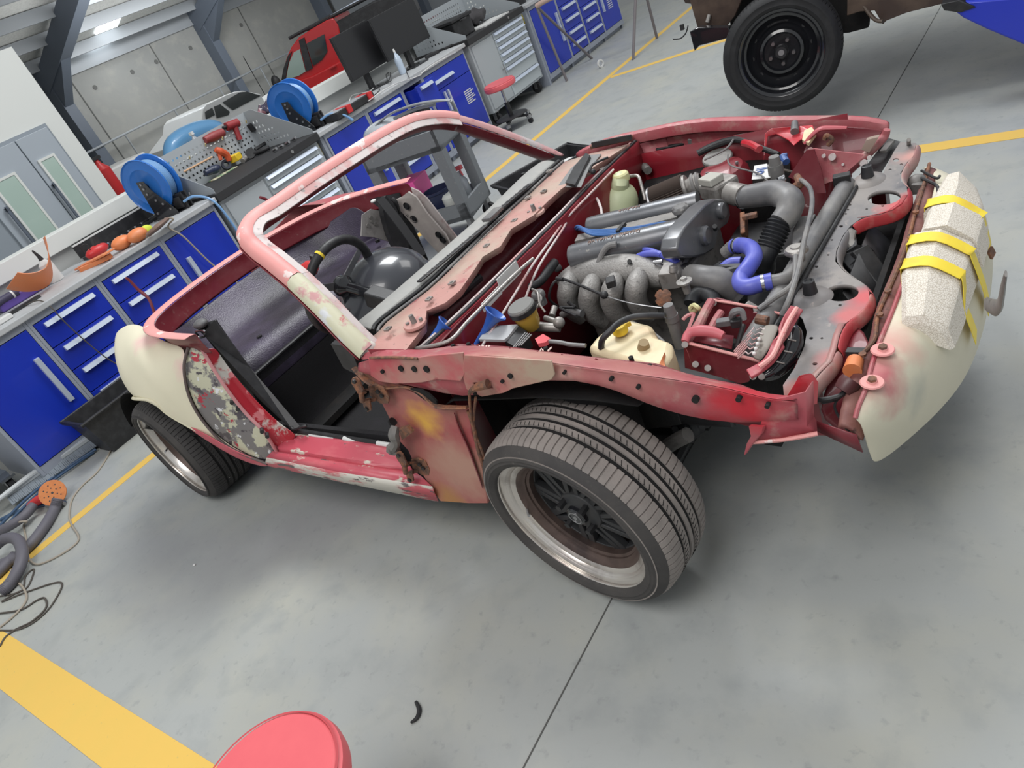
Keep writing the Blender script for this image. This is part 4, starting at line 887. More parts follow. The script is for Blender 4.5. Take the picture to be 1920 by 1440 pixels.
MB().bx(-.02, .02, -.045, .045, 0, .014).xf(Matrix.Translation(pz(925, 405, .865)) @ Matrix.Rotation(.0, 4, 'Z')).build('sensor_cover', GREYP, dt, smooth=False, bevel=.004)
ws_ = [p + V(.014, 0, -.004) for p in dr]
MB().tube(ws_, .007, 8, sm=3).build('windscreen_seal', BLACK, car)
MB().tube([p + V(.034, 0, -.008) for p in dr], .005, 8, sm=3).build('windscreen_seal', HOSE_G, car)
# cowl: from seal to ragged front edge
ce = PZ((694, 672, .82), (745, 664, .815), (762, 655, .815), (796, 612, .82), (800, 583, .825), (835, 568, .83), (862, 545, .835), (890, 505, .84), (905, 482, .842), (938, 462, .845), (958, 430, .845), (1000, 404, .842), (1030, 375, .84), (1052, 355, .838), (1095, 325, .832), (1150, 290, .822), (1180, 270, .815))
cb = catmull([p + V(.045, -.004, -.012) for p in dr], 2)
cbs = [cb[int(i * (len(cb) - 1) / (len(ce) - 1))] for i in range(len(ce))]
cbs[0] = pz(690, 640, .835)
cwm = mat('dusty_pink_cowl', S(186, 138, 130), .55, layers=[(5, .42, .58, S(182, 158, 144)), (14, .60, .70, S(166, 84, 90)), (50, .62, .7, S(120, 100, 92))], bump=.15)
cw = MB().grid([cbs, [(a * .6 + b * .4) + V(0, 0, .004) for a, b in zip(cbs, ce)], [(a * .25 + b * .75) + V(0, 0, .002) for a, b in zip(cbs, ce)], ce, [p + V(-.004, 0, -.02) for p in ce]]).build('cowl_panel', cwm, car, solid=.003, ang=50)
for u, v in ((805, 562), (848, 532), (913, 462), (965, 415), (1020, 360), (990, 372), (728, 618), (1030, 322)):
    q = pz(u, v, .842); MB().bx(q.x - .010, q.x + .010, q.y - .010, q.y + .010, q.z, q.z + .006).cyl(q, q + V(0, 0, .009), .005, n=10).build('cowl_clip', CASTB, cw, smooth=False)
for u, v in ((778, 607), (1003, 398)):                         # wiper spindle flanges
    q = pz(u, v, .835)
    f = MB().lathe([(0, .004), (.034, .004), (.036, 0), (.036, -.004), (0, -.004)], q, (.1, 0, 1), 28).build('wiper_spindle_flange', cwm, car)
    MB().cyl(q, q + V(0, 0, .03), .009, .007, n=14).build('wiper_spindle', DKMETAL, f)
    for d_ in ((.018, .012), (-.018, -.010)): MB().cyl(q + V(d_[0], d_[1], .003), q + V(d_[0], d_[1], .011), .006, n=6).build('flange_nut', DKMETAL, f)
# far side: wiper arm panel, bonnet hinge
MB().plate(PZ((1045, 352, .835), (1070, 318, .835), (1100, 292, .835), (1128, 290, .83), (1105, 318, .832), (1090, 352, .83), (1075, 352, .83)), [], (0, 0, .004)).build('plenum_grille', mat('grey_plenum_cover', S(126, 126, 126), .5), car, bevel=.002)
MB().plate(PZ((1100, 292, .838), (1108, 296, .838), (1080, 352, .834), (1062, 348, .834), (1078, 318, .836)), [], (0, 0, .012)).build('plenum_trim', BLACK, car)
MB().tube(PZ((1105, 322, .845), (1112, 308, .845), (1140, 295, .842)), .005, 6).ball(pz(1112, 322, .842), .010).build('washer_nozzle_pipe', BLACK, car)
MB().bar(pz(1108, 275, .835), pz(1186, 258, .825), .03, .012).build('bonnet_hinge', RUSTY, car, smooth=False, bevel=.002)
MB().bar(pz(1110, 272, .85), pz(1184, 257, .84), .008, .02).build('bonnet_hinge_edge', BLACK, car, smooth=False)
0 and MB().plate(PZ((1140, 280, .828), (1190, 262, .82), (1250, 252, .80), (1290, 248, .785), (1230, 262, .80), (1200, 275, .812), (1160, 290, .822)), [], (0, 0, -.004)).build('wing_edge_flange', RED, car)

# ---- plenum trough and bulkhead
MB().grid([[V(x, y, z) for y in (-.68, -.3, 0, .3, .70)] for x, z in ((-.52, .80), (-.50, .72), (-.40, .70), (-.375, .72), (-.37, .785), (-.355, .785))]).build('plenum_chamber', RED_DARK, car, solid=.003, ang=40)
bs = PZ((792, 656, .785), (850, 605, .788), (910, 548, .79), (980, 478, .792), (1050, 408, .795), (1120, 335, .797), (1192, 266, .80))
MB().tube([p + V(0, 0, .004) for p in bs], .006, 8).build('bonnet_seal', HOSE_B, car)
MB().tube([p + V(-.022, 0, .0) for p in bs], .005, 8).build('bulkhead_flange_edge', PINK_EDGE, car)
MB().grid([[p + V(-.022, 0, 0) for p in bs], [p + V(.012, 0, 0) for p in bs], [p + V(.018, 0, -.04) for p in bs], [p + V(.02, 0, -.14) for p in bs], [V(p.x + .02, p.y, .35) for p in bs]]).build('bulkhead', RED_BAY, car, solid=.003, ang=40)
for pts, r_, mt in ((((745, 648, .775), (800, 600, .775), (850, 562, .775), (900, 520, .775)), .014, HOSE_B), (((770, 655, .79), (840, 640, .80), (880, 600, .80), (960, 520, .80), (1000, 485, .80)), .006, CASTB)):
    MB().tube(PZ(*pts), r_, 10).build('plenum_pipe', mt, car)
def horn(a, b, r):
    a, b = Vector(a), Vector(b); L_ = (b - a).length
    MB().lathe([(.007, 0), (.009, L_ * .4), (.014, L_ * .75), (r * .75, L_ * .93), (r, L_), (r * .96, L_ + .003), (r * .6, L_ * .9), (.006, L_ * .4)], a, b - a, 28).build('air_horn', HORN, car)
horn(pz(793, 652, .76), pz(836, 606, .80), .029); horn(pz(892, 646, .71), pz(929, 588, .775), .036)
for u0, v0, u1, v1, w_ in ((905, 578, 938, 543, .028), (936, 536, 972, 500, .045)):
    a, b = pxx(u0, v0, -.33), pxx(u1, v1, -.33); MB().bar(a, b, .003, w_, up=(0, -.3, 1)).build('firewall_plate', LABELW, car, smooth=False)
# brake lines along the bulkhead
for pts, r_ in ((((900, 655, .72), (960, 560, .76), (1000, 495, .775), (1040, 440, .775), (1060, 412, .78), (1100, 370, .79), (1150, 318, .79)), .004), (((985, 560, .72), (1010, 500, .76), (1058, 425, .77), (1068, 400, .77), (1110, 350, .775)), .004), (((1040, 470, .70), (1060, 395, .74), (1110, 370, .75), (1125, 385, .75), (1130, 415, .72)), .005)):
    MB().tube(PZ(*pts), r_, 8).build('brake_line', PINK_EDGE, car)

# ---- far apron rail and inner wing (mirror of the near one)
fti = [mir(b) + V(0, -.035, .004) for b in top_out[:-1]]
MB().grid([[p + V(0, .002, -.05) for p in fti], fti, [mir(p) for p in top_out[:-1]]]).build('apron_rail_top', RED, car, solid=.003, sub=1)
MB().grid([[mir(p) for p in top_out[:-1]], [mir(p) for p in mdl[:-1]], [mir(p) for p in bot[:-1]]]).build('apron_rail_side', RED, car, solid=.003, sub=1)
MB().grid([[V(x, y, z) for x in (-.36, -.1, .15, .3, .46)] for y, z in ((.69, .755), (.68, .70), (.66, .6), (.60, .5), (.50, .38))]).build('inner_wing_wall', RED_BAY, car, solid=.003)
for s_ in (-1, 1):
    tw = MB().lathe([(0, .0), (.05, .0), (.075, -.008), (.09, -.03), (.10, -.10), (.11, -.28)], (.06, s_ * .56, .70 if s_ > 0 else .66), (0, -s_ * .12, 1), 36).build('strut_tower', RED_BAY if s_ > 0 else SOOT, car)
    if s_ > 0:
        for k in range(3): q = V(.06 + .06 * math.cos(k * 2.1), .56 + .06 * math.sin(k * 2.1), .70); MB().cyl(q, q + V(0, 0, .008), .006, n=6).build('strut_nut', STEEL, tw)
st_ = [pz(1416, 318, .70), pz(1440, 314, .70), pz(1446, 340, .695), pz(1411, 344, .695)]
stk = MB().plate([p + V(0, 0, .012) for p in st_], [], (0, 0, .002)).build('strut_sticker', LABELW, car, label='white sticker with a blue gear emblem')
cg = (st_[0] + st_[1] + st_[2] + st_[3]) / 4 + V(0, 0, .0155)
MB().lathe([(.008 + (0), 0), (.013, 0), (.013, .001), (.008, .001)], cg + V(.0, -.012, 0), (0, 0, 1), 24, closed=True, rmod=lambda i, j: .003 if (i in (1, 2) and j % 3 == 0) else 0).bar(cg + V(-.02, .012, 0), cg + V(.02, .014, 0), .006, .001).bar(cg + V(-.02, .022, 0), cg + V(.02, .024, 0), .003, .001).build('sticker_print', LABELB, stk, smooth=False)
# far wing brace and bright red gusset
MB().plate(PZ((1432, 300, .70), (1434, 250, .75), (1446, 240, .76), (1500, 236, .755), (1524, 234, .75), (1528, 248, .74), (1500, 262, .735), (1488, 272, .73), (1478, 262, .735), (1455, 250, .74), (1440, 254, .74)), [], (0, 0, -.004)).build('wing_gusset', RED_CLEAN, car, bevel=.002)
MB().cyl(pz(1490, 247, .75), pz(1490, 230, .765), .014, .011, n=16).build('rubber_stop', GREYP, car)
MB().plate(PZ((1508, 244, .75), (1522, 238, .75), (1530, 250, .745), (1516, 268, .74), (1504, 262, .74)), [], (0, 0, -.01)).build('wing_bracket', TANK, car)

# ---- engine bay floor and block
MB().bx(-.35, .20, -.30, .45, .22, .24).build('engine_undertray', SOOT, car, smooth=False)
MB().bx(-.24, .17, -.07, .20, .25, .66).build('engine_block', DKMETAL, car, smooth=False, bevel=.01)
MB().bx(-.25, .15, -.10, .23, .64, .675).build('cylinder_head', CAST, car, smooth=False, bevel=.006)
for b6 in ((.05, .38, -.48, -.20, .40, .48), (.1, .40, .25, .5, .22, .5), (-.34, -.1, .3, .5, .22, .5)): MB().bx(*b6).build('bay_box', BLACK, car, smooth=False, bevel=.01)
def cover(a, b, r, r2=None):
    a, b = Vector(a), Vector(b); r2 = r2 or r
    return MB().tube([a, a + (b - a) * .015, a + (b - a) * .05, b], [r * .72, r * .95, r, r2], 24, sm=0).build('valve_cover', COVER, car, ang=30)
vc1 = cover(pz(1070, 484, .715), pz(1292, 433, .72), .043); vc2 = cover(pz(1103, 428, .715), pz(1310, 380, .72), .038)
MB().bar(pz(1085, 458, .70), pz(1300, 408, .70), .05, .05).build('coil_valley', DKMETAL, car, smooth=False)
def text_on(txt, a, b, h, par, up=(0, 0, 1), m_=None):
    a, b = Vector(a), Vector(b)
    fc = bpy.data.curves.new('t', 'FONT'); fc.body = txt; fc.size = 1; fc.extrude = .02; fc.resolution_u = 2
    to = bpy.data.objects.new('t', fc); COL.objects.link(to); dg = bpy.context.evaluated_depsgraph_get(); me = bpy.data.meshes.new_from_object(to.evaluated_get(dg))
    bpy.data.objects.remove(to); bpy.data.curves.remove(fc)
    xs = [v.co.x for v in me.vertices]; w_ = max(xs) - min(xs); x = _n(b - a); z = _n(Vector(up)); y = _n(z.cross(x)); z = x.cross(y); sx = (b - a).length / w_
    off = wloc(par)
    for v in me.vertices:
        c_ = v.co; v.co = a + x * ((c_.x - min(xs)) * sx) + y * (c_.y * h) + z * (c_.z * .03) - off
    me.materials.append(m_ or CHALK); o = bpy.data.objects.new('raised_lettering', me); COL.objects.link(o); o.parent = par; return o
LET = mat('worn_lettering', S(150, 122, 110), .5)
ax1 = pz(1292, 433, .72) - pz(1070, 484, .715)
def on_cover(p0, ax, r, t, ang):                        # point on a cover's surface
    d_ = _n(ax); s_ = _n(d_.cross(V(0, 0, 1))); return p0 + ax * t + s_ * (r * math.sin(ang)) + V(0, 0, 1) * (r * math.cos(ang))
text_on('DOHC 16-VALVE', on_cover(pz(1070, 484, .715), ax1, .0437, .64, -.0), on_cover(pz(1070, 484, .715), ax1, .0437, .20, -.0), .022, vc1, up=(0, 0, 1), m_=LET)
ax2 = pz(1310, 380, .72) - pz(1103, 428, .715)
text_on('MAZDA', on_cover(pz(1103, 428, .715), ax2, .0387, .52, 0), on_cover(pz(1103, 428, .715), ax2, .0387, .32, 0), .018, vc2, m_=LET)
tcp = [pxx(u, v, .185) for u, v in ((1340, 372), (1356, 373), (1368, 384), (1370, 402), (1364, 420), (1348, 432), (1345, 452), (1338, 468), (1322, 478), (1300, 483), (1276, 482), (1270, 466), (1273, 445), (1284, 425), (1302, 405), (1322, 384))]
tcov = MB().plate(tcp, [], (-.055, 0, 0)).build('timing_cover', COVER, car, bevel=.006, ang=40)
for u, v, r_ in ((1352, 395, .026), (1322, 442, .030)):
    q = pxx(u, v, .19); MB().lathe([(r_, -.01), (r_, .006), (r_ * .8, .012), (0, .012)], q, (1, 0, 0), 24).build('cam_cap', COVER, tcov)
for u, v in ((1262, 470), (1180, 490), (1340, 424)): MB().cyl(pz(u, v, .72), pz(u, v, .70) + V(0, 0, -.01), .007, n=10).build('cover_bolt', BLACK, vc1)
q = pz(1276, 392, .755); MB().lathe([(0, .012), (.018, .012), (.024, .006), (.026, -.004), (.020, -.012), (.015, -.03)], q, (0, -.1, 1), 24, rmod=lambda i, j: .003 if i in (2, 3) and j % 4 < 2 else 0).build('oil_filler_cap', GREYP, vc2)
for k in range(4):                                      # blue ignition leads over the covers
    MB().tube(PZ((1075 + k * 3, 440 - k * 4, .70), (1082 + k * 4, 424 + k * 3, .745), (1110 + k * 4, 432 + k * 3, .75), (1180 + k * 10, 428 + k * 2, .752), (1240 - k * 14, 418 + k * 6, .748), (1262 - k * 16, 420 + k * 6, .742)), .0042, 8).build('ignition_lead', BLUEW, car)
MB().bx(-.006, .006, -.028, .028, -.004, .008).xf(Matrix.Translation(pz(1165, 428, .755))).build('lead_clip', BLACK, car, smooth=False)
for k, (u, v) in enumerate(((1256, 419), (1206, 432))): MB().tube(PZ((u - 8, v + 1, .75), (u + 8, v - 2, .75)), [.006, .009, .006], 8, sm=0).build('plug_boot', STEEL, car)

# air filter, meter, intake pipe
a, b = pz(1222, 382, .70), pz(1285, 355, .72)
af = MB().lathe([(.0, 0), (.052, 0), (.056, .004), (.056, .010), (.052, .012)], a, b - a, 40).build('air_filter_end', STEEL, car)
MB().lathe([(.052, .012), (.050, (b - a).length)], a, b - a, 88, rmod=lambda i, j: .004 if j % 2 else -.005).build('air_filter', GASKET, car, ang=20)
MB().lathe([(.046, 0), (.048, .006), (.046, .012), (.030, .012), (.030, .02), (.036, .03), (.036, .055), (.03, .06)], b, b - a, 36).build('filter_clamp', CASTB, car)
MB().lathe([(.039, .03), (.042, .035), (.039, .04)], b, b - a, 36).lathe([(.038, .045), (.041, .05), (.038, .055)], b, b - a, 36).build('rubber_coupling', HOSE_G, car)
q = pz(1348, 350, .72)
afm = MB().bx(-.045, .045, -.05, .05, -.03, .025).xf(Matrix.Translation(q) @ Matrix.Rotation(math.radians(-30), 4, 'Z')).build('airflow_meter', CASTB, car, smooth=False, bevel=.01)
MB().bx(-.03, .032, -.028, .028, .025, .05).xf(Matrix.Translation(q + V(-.012, -.02, 0)) @ Matrix.Rotation(math.radians(-30), 4, 'Z')).build('meter_lid', mat('pale_meter_lid', S(176, 174, 166), .5), afm, smooth=False, bevel=.004)
MB().tube(PZ((1370, 362, .71), (1396, 368, .71)), .036, 24, sm=0).build('meter_outlet', CASTB, afm)
ip = [pz(1392, 370, .705), pz(1425, 365, .71), pz(1455, 362, .715), pz(1480, 376, .71), pz(1478, 398, .69), pz(1463, 418, .675)]
MB().tube(ip, [.035, .037, .039, .040, .037, .034], 24, sm=6).build('intake_elbow', HOSE_G, car)
MB().lathe([(.037, 0), (.0385, .003), (.0385, .010), (.037, .013)], pz(1388, 369, .705), pz(1425, 365, .71) - pz(1388, 369, .705), 30).build('hose_clamp', CHROME, car)
a, b = pz(1463, 416, .675), pz(1440, 468, .62); L_ = (b - a).length
MB().lathe([(.032 + .006 * abs(math.sin(i * PI / 2.0 / 1.0)) if i % 2 else .031, L_ * i / 16) for i in range(17)], a, b - a, 28).build('intake_bellows', HOSE_B, car, ang=20)
MB().tube([b, b + (b - a) * .4, pz(1432, 505, .56), pz(1405, 535, .52), pz(1370, 548, .52)], .033, 20).build('lower_intake_pipe', HOSE_B, car)
# blue silicone coolant hoses
bh = PZ((1376, 462, .665), (1392, 460, .675), (1408, 466, .685), (1414, 482, .685), (1402, 503, .68), (1389, 520, .67), (1390, 534, .665), (1404, 538, .665), (1425, 532, .665), (1448, 527, .665))
MB().tube(bh, .0225, 24, sm=5).build('radiator_hose', BLUEH, car)
for i, (a, b) in enumerate(((bh[0] + (bh[1] - bh[0]) * .35, bh[1] - bh[0]), (bh[8] + (bh[9] - bh[8]) * .1, bh[9] - bh[8]))): MB().lathe([(.0228, 0), (.0245, .001), (.0245, .009), (.0228, .010)], a, b, 28).bx(0, 0, 0, 0, 0, 0).build('hose_clamp', CHROME, car)
MB().tube([bh[9] - (bh[9] - bh[8]) * .2, bh[9] + (bh[9] - bh[8]) * 1.1, pz(1495, 500, .66)], .018, 16).build('radiator_neck', HOSE_G, car)
MB().tube([bh[0] + V(-.03, 0, -.02), bh[0] + V(-.005, 0, 0)], .02, 16, sm=0).build('thermostat_neck', CAST, car)
MB().tube(PZ((1196, 482, .70), (1212, 476, .71), (1235, 476, .71), (1256, 484, .70), (1272, 494, .69)), .0105, 12).build('vacuum_hose', BLUEH, car)
MB().tube(PZ((1208, 468, .71), (1222, 470, .715), (1240, 478, .71)), .008, 10).build('vacuum_hose', BLUEH, car)
MB().tube(PZ((1352, 505, .64), (1370, 492, .65), (1390, 490, .65)), .014, 12).build('vacuum_hose', BLUEH, car)
for u, v in ((1205, 480), (1236, 491)): MB().tube(PZ((u - 10, v + 1, .70), (u + 6, v - 1, .70)), .006, 8, sm=0).build('hose_joint', STEEL, car)
# inlet manifold
im = MB().tube([pz(1052, 528, .64), pz(1085, 520, .655), pz(1130, 512, .665), pz(1180, 508, .665), pz(1225, 515, .655), pz(1248, 522, .65)], [.022, .047, .052, .055, .052, .040, .028], 24, sm=6).build('inlet_manifold', CAST, car)
for k, (u, v) in enumerate(((1068, 560), (1108, 568), (1150, 566), (1196, 556))):
    t = V(.02, .05, 0)
    MB().tube([pz(u + 4, v - 42, .67), pz(u - 2, v - 22, .665), pz(u - 4, v, .63), pz(u + 6, v + 22, .58), pz(u + 24, v + 34, .54)], [.026, .034, .033, .031, .028], 18, sm=5).build('manifold_runner', CAST, im)
for (u, v) in ((1152, 478), (1175, 474), (1200, 478)): MB().tube([pz(u, v, .70), pz(u - 8, v + 22, .69)], [.010, .013], 12, sm=0).build('manifold_port', CAST, im)
MB().bx(-.014, .014, -.02, .02, -.012, .010).xf(Matrix.Translation(pz(1145, 528, .715)) @ Matrix.Rotation(.5, 4, 'Z')).build('cable_bracket', BLACK, im, smooth=False, bevel=.003)
MB().tube(PZ((1046, 575, .62), (1030, 560, .66), (1035, 535, .70), (1050, 523, .71), (1075, 530, .71), (1130, 553, .70)), .0045, 8).build('throttle_cable', BLACK, car)
MB().tube(PZ((1130, 553, .70), (1180, 568, .68), (1240, 577, .66)), .0018, 6).build('throttle_cable', STEEL, car)
MB().cyl(pz(1044, 522, .712), pz(1056, 524, .712), .007, n=10).ball(pz(1133, 553, .702), .012).build('cable_grommet', BLACK, car)
tb = MB().bx(-.025, .03, -.035, .035, -.03, .025).xf(Matrix.Translation(pz(1258, 515, .67)) @ Matrix.Rotation(.1, 4, 'Z')).cyl(pz(1262, 512, .69), pz(1262, 498, .71), .012, n=12).build('throttle_body', CASTB, car, bevel=.004)
MB().lathe([(0, -.03), (.010, -.03), (.012, 0), (.022, .003), (.022, .008), (.010, .012), (.008, .018), (0, .018)], pz(1284, 531, .70), (0, 0, 1), 24).build('vacuum_diaphragm', CAST, tb)
MB().lathe([(0, 0), (.024, 0), (.026, .006), (.018, .008), (.010, .010), (0, .010)], pz(1245, 558, .65), (.1, -.8, .5), 24, rmod=lambda i, j: -.006 if j % 6 == 0 and i in (1, 2) else 0).build('throttle_quadrant', RUSTY, tb)
MB().tube([pz(1284, 512, .66), pz(1300, 515, .66)], .030, 20, sm=0).build('hose_clamp', CHROME, car)
MB().tube([pz(1292, 514, .66), pz(1320, 520, .66), pz(1352, 528, .64), pz(1378, 545, .60), pz(1392, 556, .58)], [.029, .034, .040, .036, .030], 22).build('throttle_duct', HOSE_G, car)
MB().tube([pz(1296, 570, .62), pz(1302, 556, .63), pz(1318, 550, .63), pz(1336, 560, .62), pz(1340, 578, .6)], .022, 14).build('breather_hose', HOSE_B, car)
MB().tube(PZ((1120, 500, .70), (1128, 478, .73), (1140, 462, .75), (1156, 458, .75)), [.009, .009, .010, .011], 10).build('breather_hose', HOSE_G, car)
MB().tube([pz(985, 540, .70), pz(1010, 530, .70), pz(1030, 505, .70), pz(1040, 492, .70)], [.012, .014, .016, .016], 12).build('heater_hose', HOSE_B, car)
MB().tube([pz(975, 548, .66), pz(1000, 540, .66), pz(1020, 520, .67), pz(1050, 500, .67)], .012, 12).build('heater_hose', HOSE_G, car)
MB().tube([pz(1055, 590, .60), pz(1070, 585, .62), pz(1092, 588, .62)], .012, 12).build('fuel_hose', HOSE_G, car)
# brake master reservoir etc
q = pz(978, 578, .765)
br = MB().lathe([(.0, -.078), (.022, -.075), (.032, -.055), (.037, -.025), (.037, -.006)], q, (-.05, -.1, 1), 30).build('brake_fluid_reservoir', FLUID, car)
MB().lathe([(.0, .012), (.038, .012), (.042, .007), (.042, -.012), (.037, -.014)], q, (-.05, -.1, 1), 30).build('reservoir_cap', mat('grey_cap', S(120, 120, 118), .6), br)
MB().lathe([(.042, .003), (.0428, .002), (.0428, -.012), (.042, -.013)], q, (-.05, -.1, 1), 30).build('cap_rim', BLACK, br)
mc = MB().cyl(pz(1000, 612, .68), pz(1050, 615, .66), .016, .013, n=16).ball(pz(1048, 605, .68), .018).build('brake_master_cylinder', CASTB, car)
MB().tube(PZ((1003, 545, .73), (1015, 560, .74), (1000, 590, .72), (1010, 610, .70)), .0035, 8).build('brake_pipe', CASTB, mc)
MB().tube(PZ((998, 542, .75), (1008, 548, .76), (1012, 570, .74), (1022, 585, .72)), .0035, 8).build('brake_pipe', CASTB, mc)
c_ = MB().lathe([(0, .006), (.018, .006), (.022, 0), (.022, -.012), (.018, -.015), (.018, -.04)], pz(1008, 550, .72), (0, 0, 1), 24).build('clutch_reservoir', GREYP, car)
MB().cyl(pz(1035, 592, .68), pz(1040, 576, .69), .010, n=12).cyl(pz(1022, 596, .68), pz(1052, 606, .67), .009, n=12).build('proportioning_valve', CASTB, car)
fb = MB().plate(PZ((898, 636, .735), (914, 612, .735), (970, 608, .735), (952, 632, .73), (945, 637, .73)), [], (0, 0, -.008)).build('fuse_box_lid', mat('pale_fuse_lid', S(170, 172, 174), .45), car)
MB().plate(PZ((945, 638, .725), (970, 609, .728), (988, 622, .72), (965, 650, .71)), [], (0, 0, -.05)).build('fuse_box', BLACK, car, smooth=False)
for k in range(4): MB().tube(PZ((962 + k * 5, 652 - k * 1.5, .73), (985 + k * 4, 624 + k, .735)), .0022, 6, sm=0).build('fuse_box_wire', HOSE_G, car)
MB().plate(PZ((1003, 635, .73), (1018, 626, .735), (1032, 634, .735), (1022, 642, .73), (1008, 644, .73)), [], (0, 0, -.012)).build('red_rag', REDV, car)
MB().tube(PZ((1030, 640, .735), (1050, 642, .73), (1070, 646, .725), (1098, 648, .72)), .006, 8).build('battery_cable', HOSE_G, car)
# washer/expansion tanks
def tank(pts, z, h, name, mt, bev=.008):
    return MB().plate([pz(u, v, z) for u, v in pts], [], (0, 0, -h)).build(name, mt, car, bevel=bev, ang=50)
t1 = tank(((1100, 652), (1118, 630), (1150, 603), (1185, 599), (1222, 608), (1234, 632), (1262, 642), (1258, 662), (1245, 684), (1215, 690), (1180, 676), (1140, 664)), .70, .12, 'washer_tank', TANK, .014)
MB().lathe([(0, .014), (.016, .014), (.020, .008), (.021, -.004), (.018, -.008)], pz(1163, 620, .715), (0, 0, 1), 24).bar(pz(1150, 620, .722), pz(1180, 604, .722), .02, .012).build('tank_cap', YELLOWC, t1, label='yellow tank cap')
MB().tube(PZ((1127, 652, .70), (1130, 636, .73), (1145, 620, .745), (1160, 606, .75), (1185, 595, .745), (1215, 592, .735), (1245, 592, .72)), .0085, 12).build('tank_hose', HOSE_B, t1)
MB().cyl(pz(1207, 652, .70), pz(1207, 642, .72), .016, .012, n=18).build('rubber_stop', mat('tan_rubber', S(150, 130, 96), .6), t1)
MB().plate(PZ((1233, 690, .705), (1246, 660, .71), (1244, 672, .705), (1248, 690, .70), (1240, 697, .70)), [], (0, 0, -.02)).build('tank_bracket', ORANGE, car)
a = pz(1258, 590, .71)
MB().lathe([(0, .03), (.013, .03), (.016, 0), (.018, 0), (.018, -.018), (.016, -.02), (.016, -.10)], a, (0, 0, 1), 24).build('damper_top', GREYP, car)
w1 = MB().tube([pz(1152, 420, .60), pz(1156, 395, .645), pz(1162, 368, .69), pz(1163, 358, .70)], [.078, .084, .072, .042], 24, sm=6, flat=.8, up=(0, 1, 0))
w1.tube([pz(1162, 362, .70), pz(1163, 345, .74), pz(1164, 335, .75)], [.038, .033, .030], 20, sm=3)
w1 = w1.build('expansion_tank', WASHER, car)
MB().lathe([(0, .02), (.026, .02), (.031, .014), (.032, -.01)], pz(1165, 334, .755), (0, 0, 1), 24).build('tank_cap', mat('pale_tank_cap', S(214, 212, 160), .5), w1)
MB().tube(PZ((1182, 330, .75), (1196, 330, .75), (1202, 345, .73), (1210, 375, .68)), .006, 10).build('tank_pipe', CASTB, w1)
fbx = MB().bx(-.07, .06, -.025, .03, -.05, .04).xf(Matrix.Translation(pz(1268, 285, .71)) @ Matrix.Rotation(math.radians(6), 4, 'Z')).build('relay_box', BLACK, car, smooth=False, bevel=.006)
MB().bx(.062, .09, -.03, .03, -.03, .05).xf(Matrix.Translation(pz(1268, 285, .71)) @ Matrix.Rotation(math.radians(6), 4, 'Z')).build('relay_cap', mat('metal_can', S(150, 150, 148), .3, .4), fbx, smooth=False, bevel=.006)
MB().ball(pz(1200, 305, .70), (.05, .04, .04)).tube([pz(1190, 290, .72), pz(1215, 320, .70)], .016, 12, sm=0).build('wiper_motor', DKMETAL, car)
MB().lathe([(0, .004), (.05, .004), (.054, 0), (.054, -.01)], pz(1345, 295, .71), (.1, -.2, 1), 30).build('inspection_cover', DKMETAL, car)
MB().tube(PZ((1308, 288, .73), (1340, 272, .74), (1380, 262, .745), (1420, 275, .74), (1460, 290, .72)), [.012, .013, .010, .009], 10).build('wiring_loom', BLACK, car)
MB().tube(PZ((1395, 268, .745), (1410, 272, .75), (1424, 280, .745)), .013, 8).build('loom_clip', RED_CLEAN, car)
MB().tube(PZ((1320, 300, .73), (1360, 280, .74), (1375, 262, .75)), .004, 6).tube(PZ((1365, 290, .73), (1370, 310, .72), (1420, 325, .72), (1445, 345, .70)), .003, 6).build('loose_wire', HOSE_G, car)
s1 = MB().lathe([(0, .026), (.016, .026), (.019, 0), (.023, 0), (.024, -.02), (.024, -.07)], pz(1453, 308, .74), (.05, 0, 1), 24).build('damper_top', GREYP, car)
MB().cyl(pz(1458, 336, .72), pz(1470, 330, .72), .005, n=8).lathe([(.0, 0), (.02, 0), (.02, .003)], pz(1462, 340, .705), (0, 0, 1), 20).build('damper_fitting', CHROME, s1)
MB().cyl(pz(1468, 293, .73), pz(1474, 304, .72), .012, n=10).tube(PZ((1466, 292, .735), (1476, 290, .735)), .006, 8, sm=0).build('blue_connector', LABELB, car)
# radiator
ra, rb = pz(1588, 345, .655), pz(1398, 662, .625)
rad = MB().tube([ra, ra.lerp(rb, .25), ra.lerp(rb, .5), ra.lerp(rb, .75), rb], .026, 16, sm=2).build('radiator_tank', HOSE_G, car)
MB().bar(ra + V(.01, 0, -.20), rb + V(.01, 0, -.16), .045, .28).build('radiator_core', SOOT, rad, smooth=False)
MB().tube([ra + V(.035, 0, .0), rb + V(.035, 0, .0)], .006, 8, sm=0).build('core_edge', BLACK, rad)
rc = pz(1493, 470, .685)
MB().lathe([(0, .014), (.012, .014), (.014, .010), (.026, .009), (.029, .004), (.029, -.004), (.020, -.010), (.018, -.03)], rc, (0, 0, 1), 28, rmod=lambda i, j: .002 if i in (4, 5) and j % 7 < 3 else 0).build('radiator_cap', CASTB, rad)
MB().bar(pz(1563, 345, .67), pz(1596, 338, .67), .03, .05).build('radiator_mount', BLACK, rad, smooth=False, bevel=.003)
MB().tube(PZ((1497, 336, .69), (1506, 340, .71), (1520, 356, .72), (1522, 390, .72), (1508, 450, .72), (1496, 510, .71), (1480, 560, .69), (1466, 590, .66)), .0068, 10).build('overflow_pipe', HOSE_G, car)
MB().tube(PZ((1492, 480, .69), (1488, 530, .68), (1450, 560, .67), (1422, 580, .66)), .0075, 10).build('overflow_pipe', HOSE_G, car)
MB().tube(PZ((1494, 330, .70), (1500, 345, .69), (1488, 350, .68)), [.01, .014, .01], 10).build('pipe_joint', RUSTY, car)
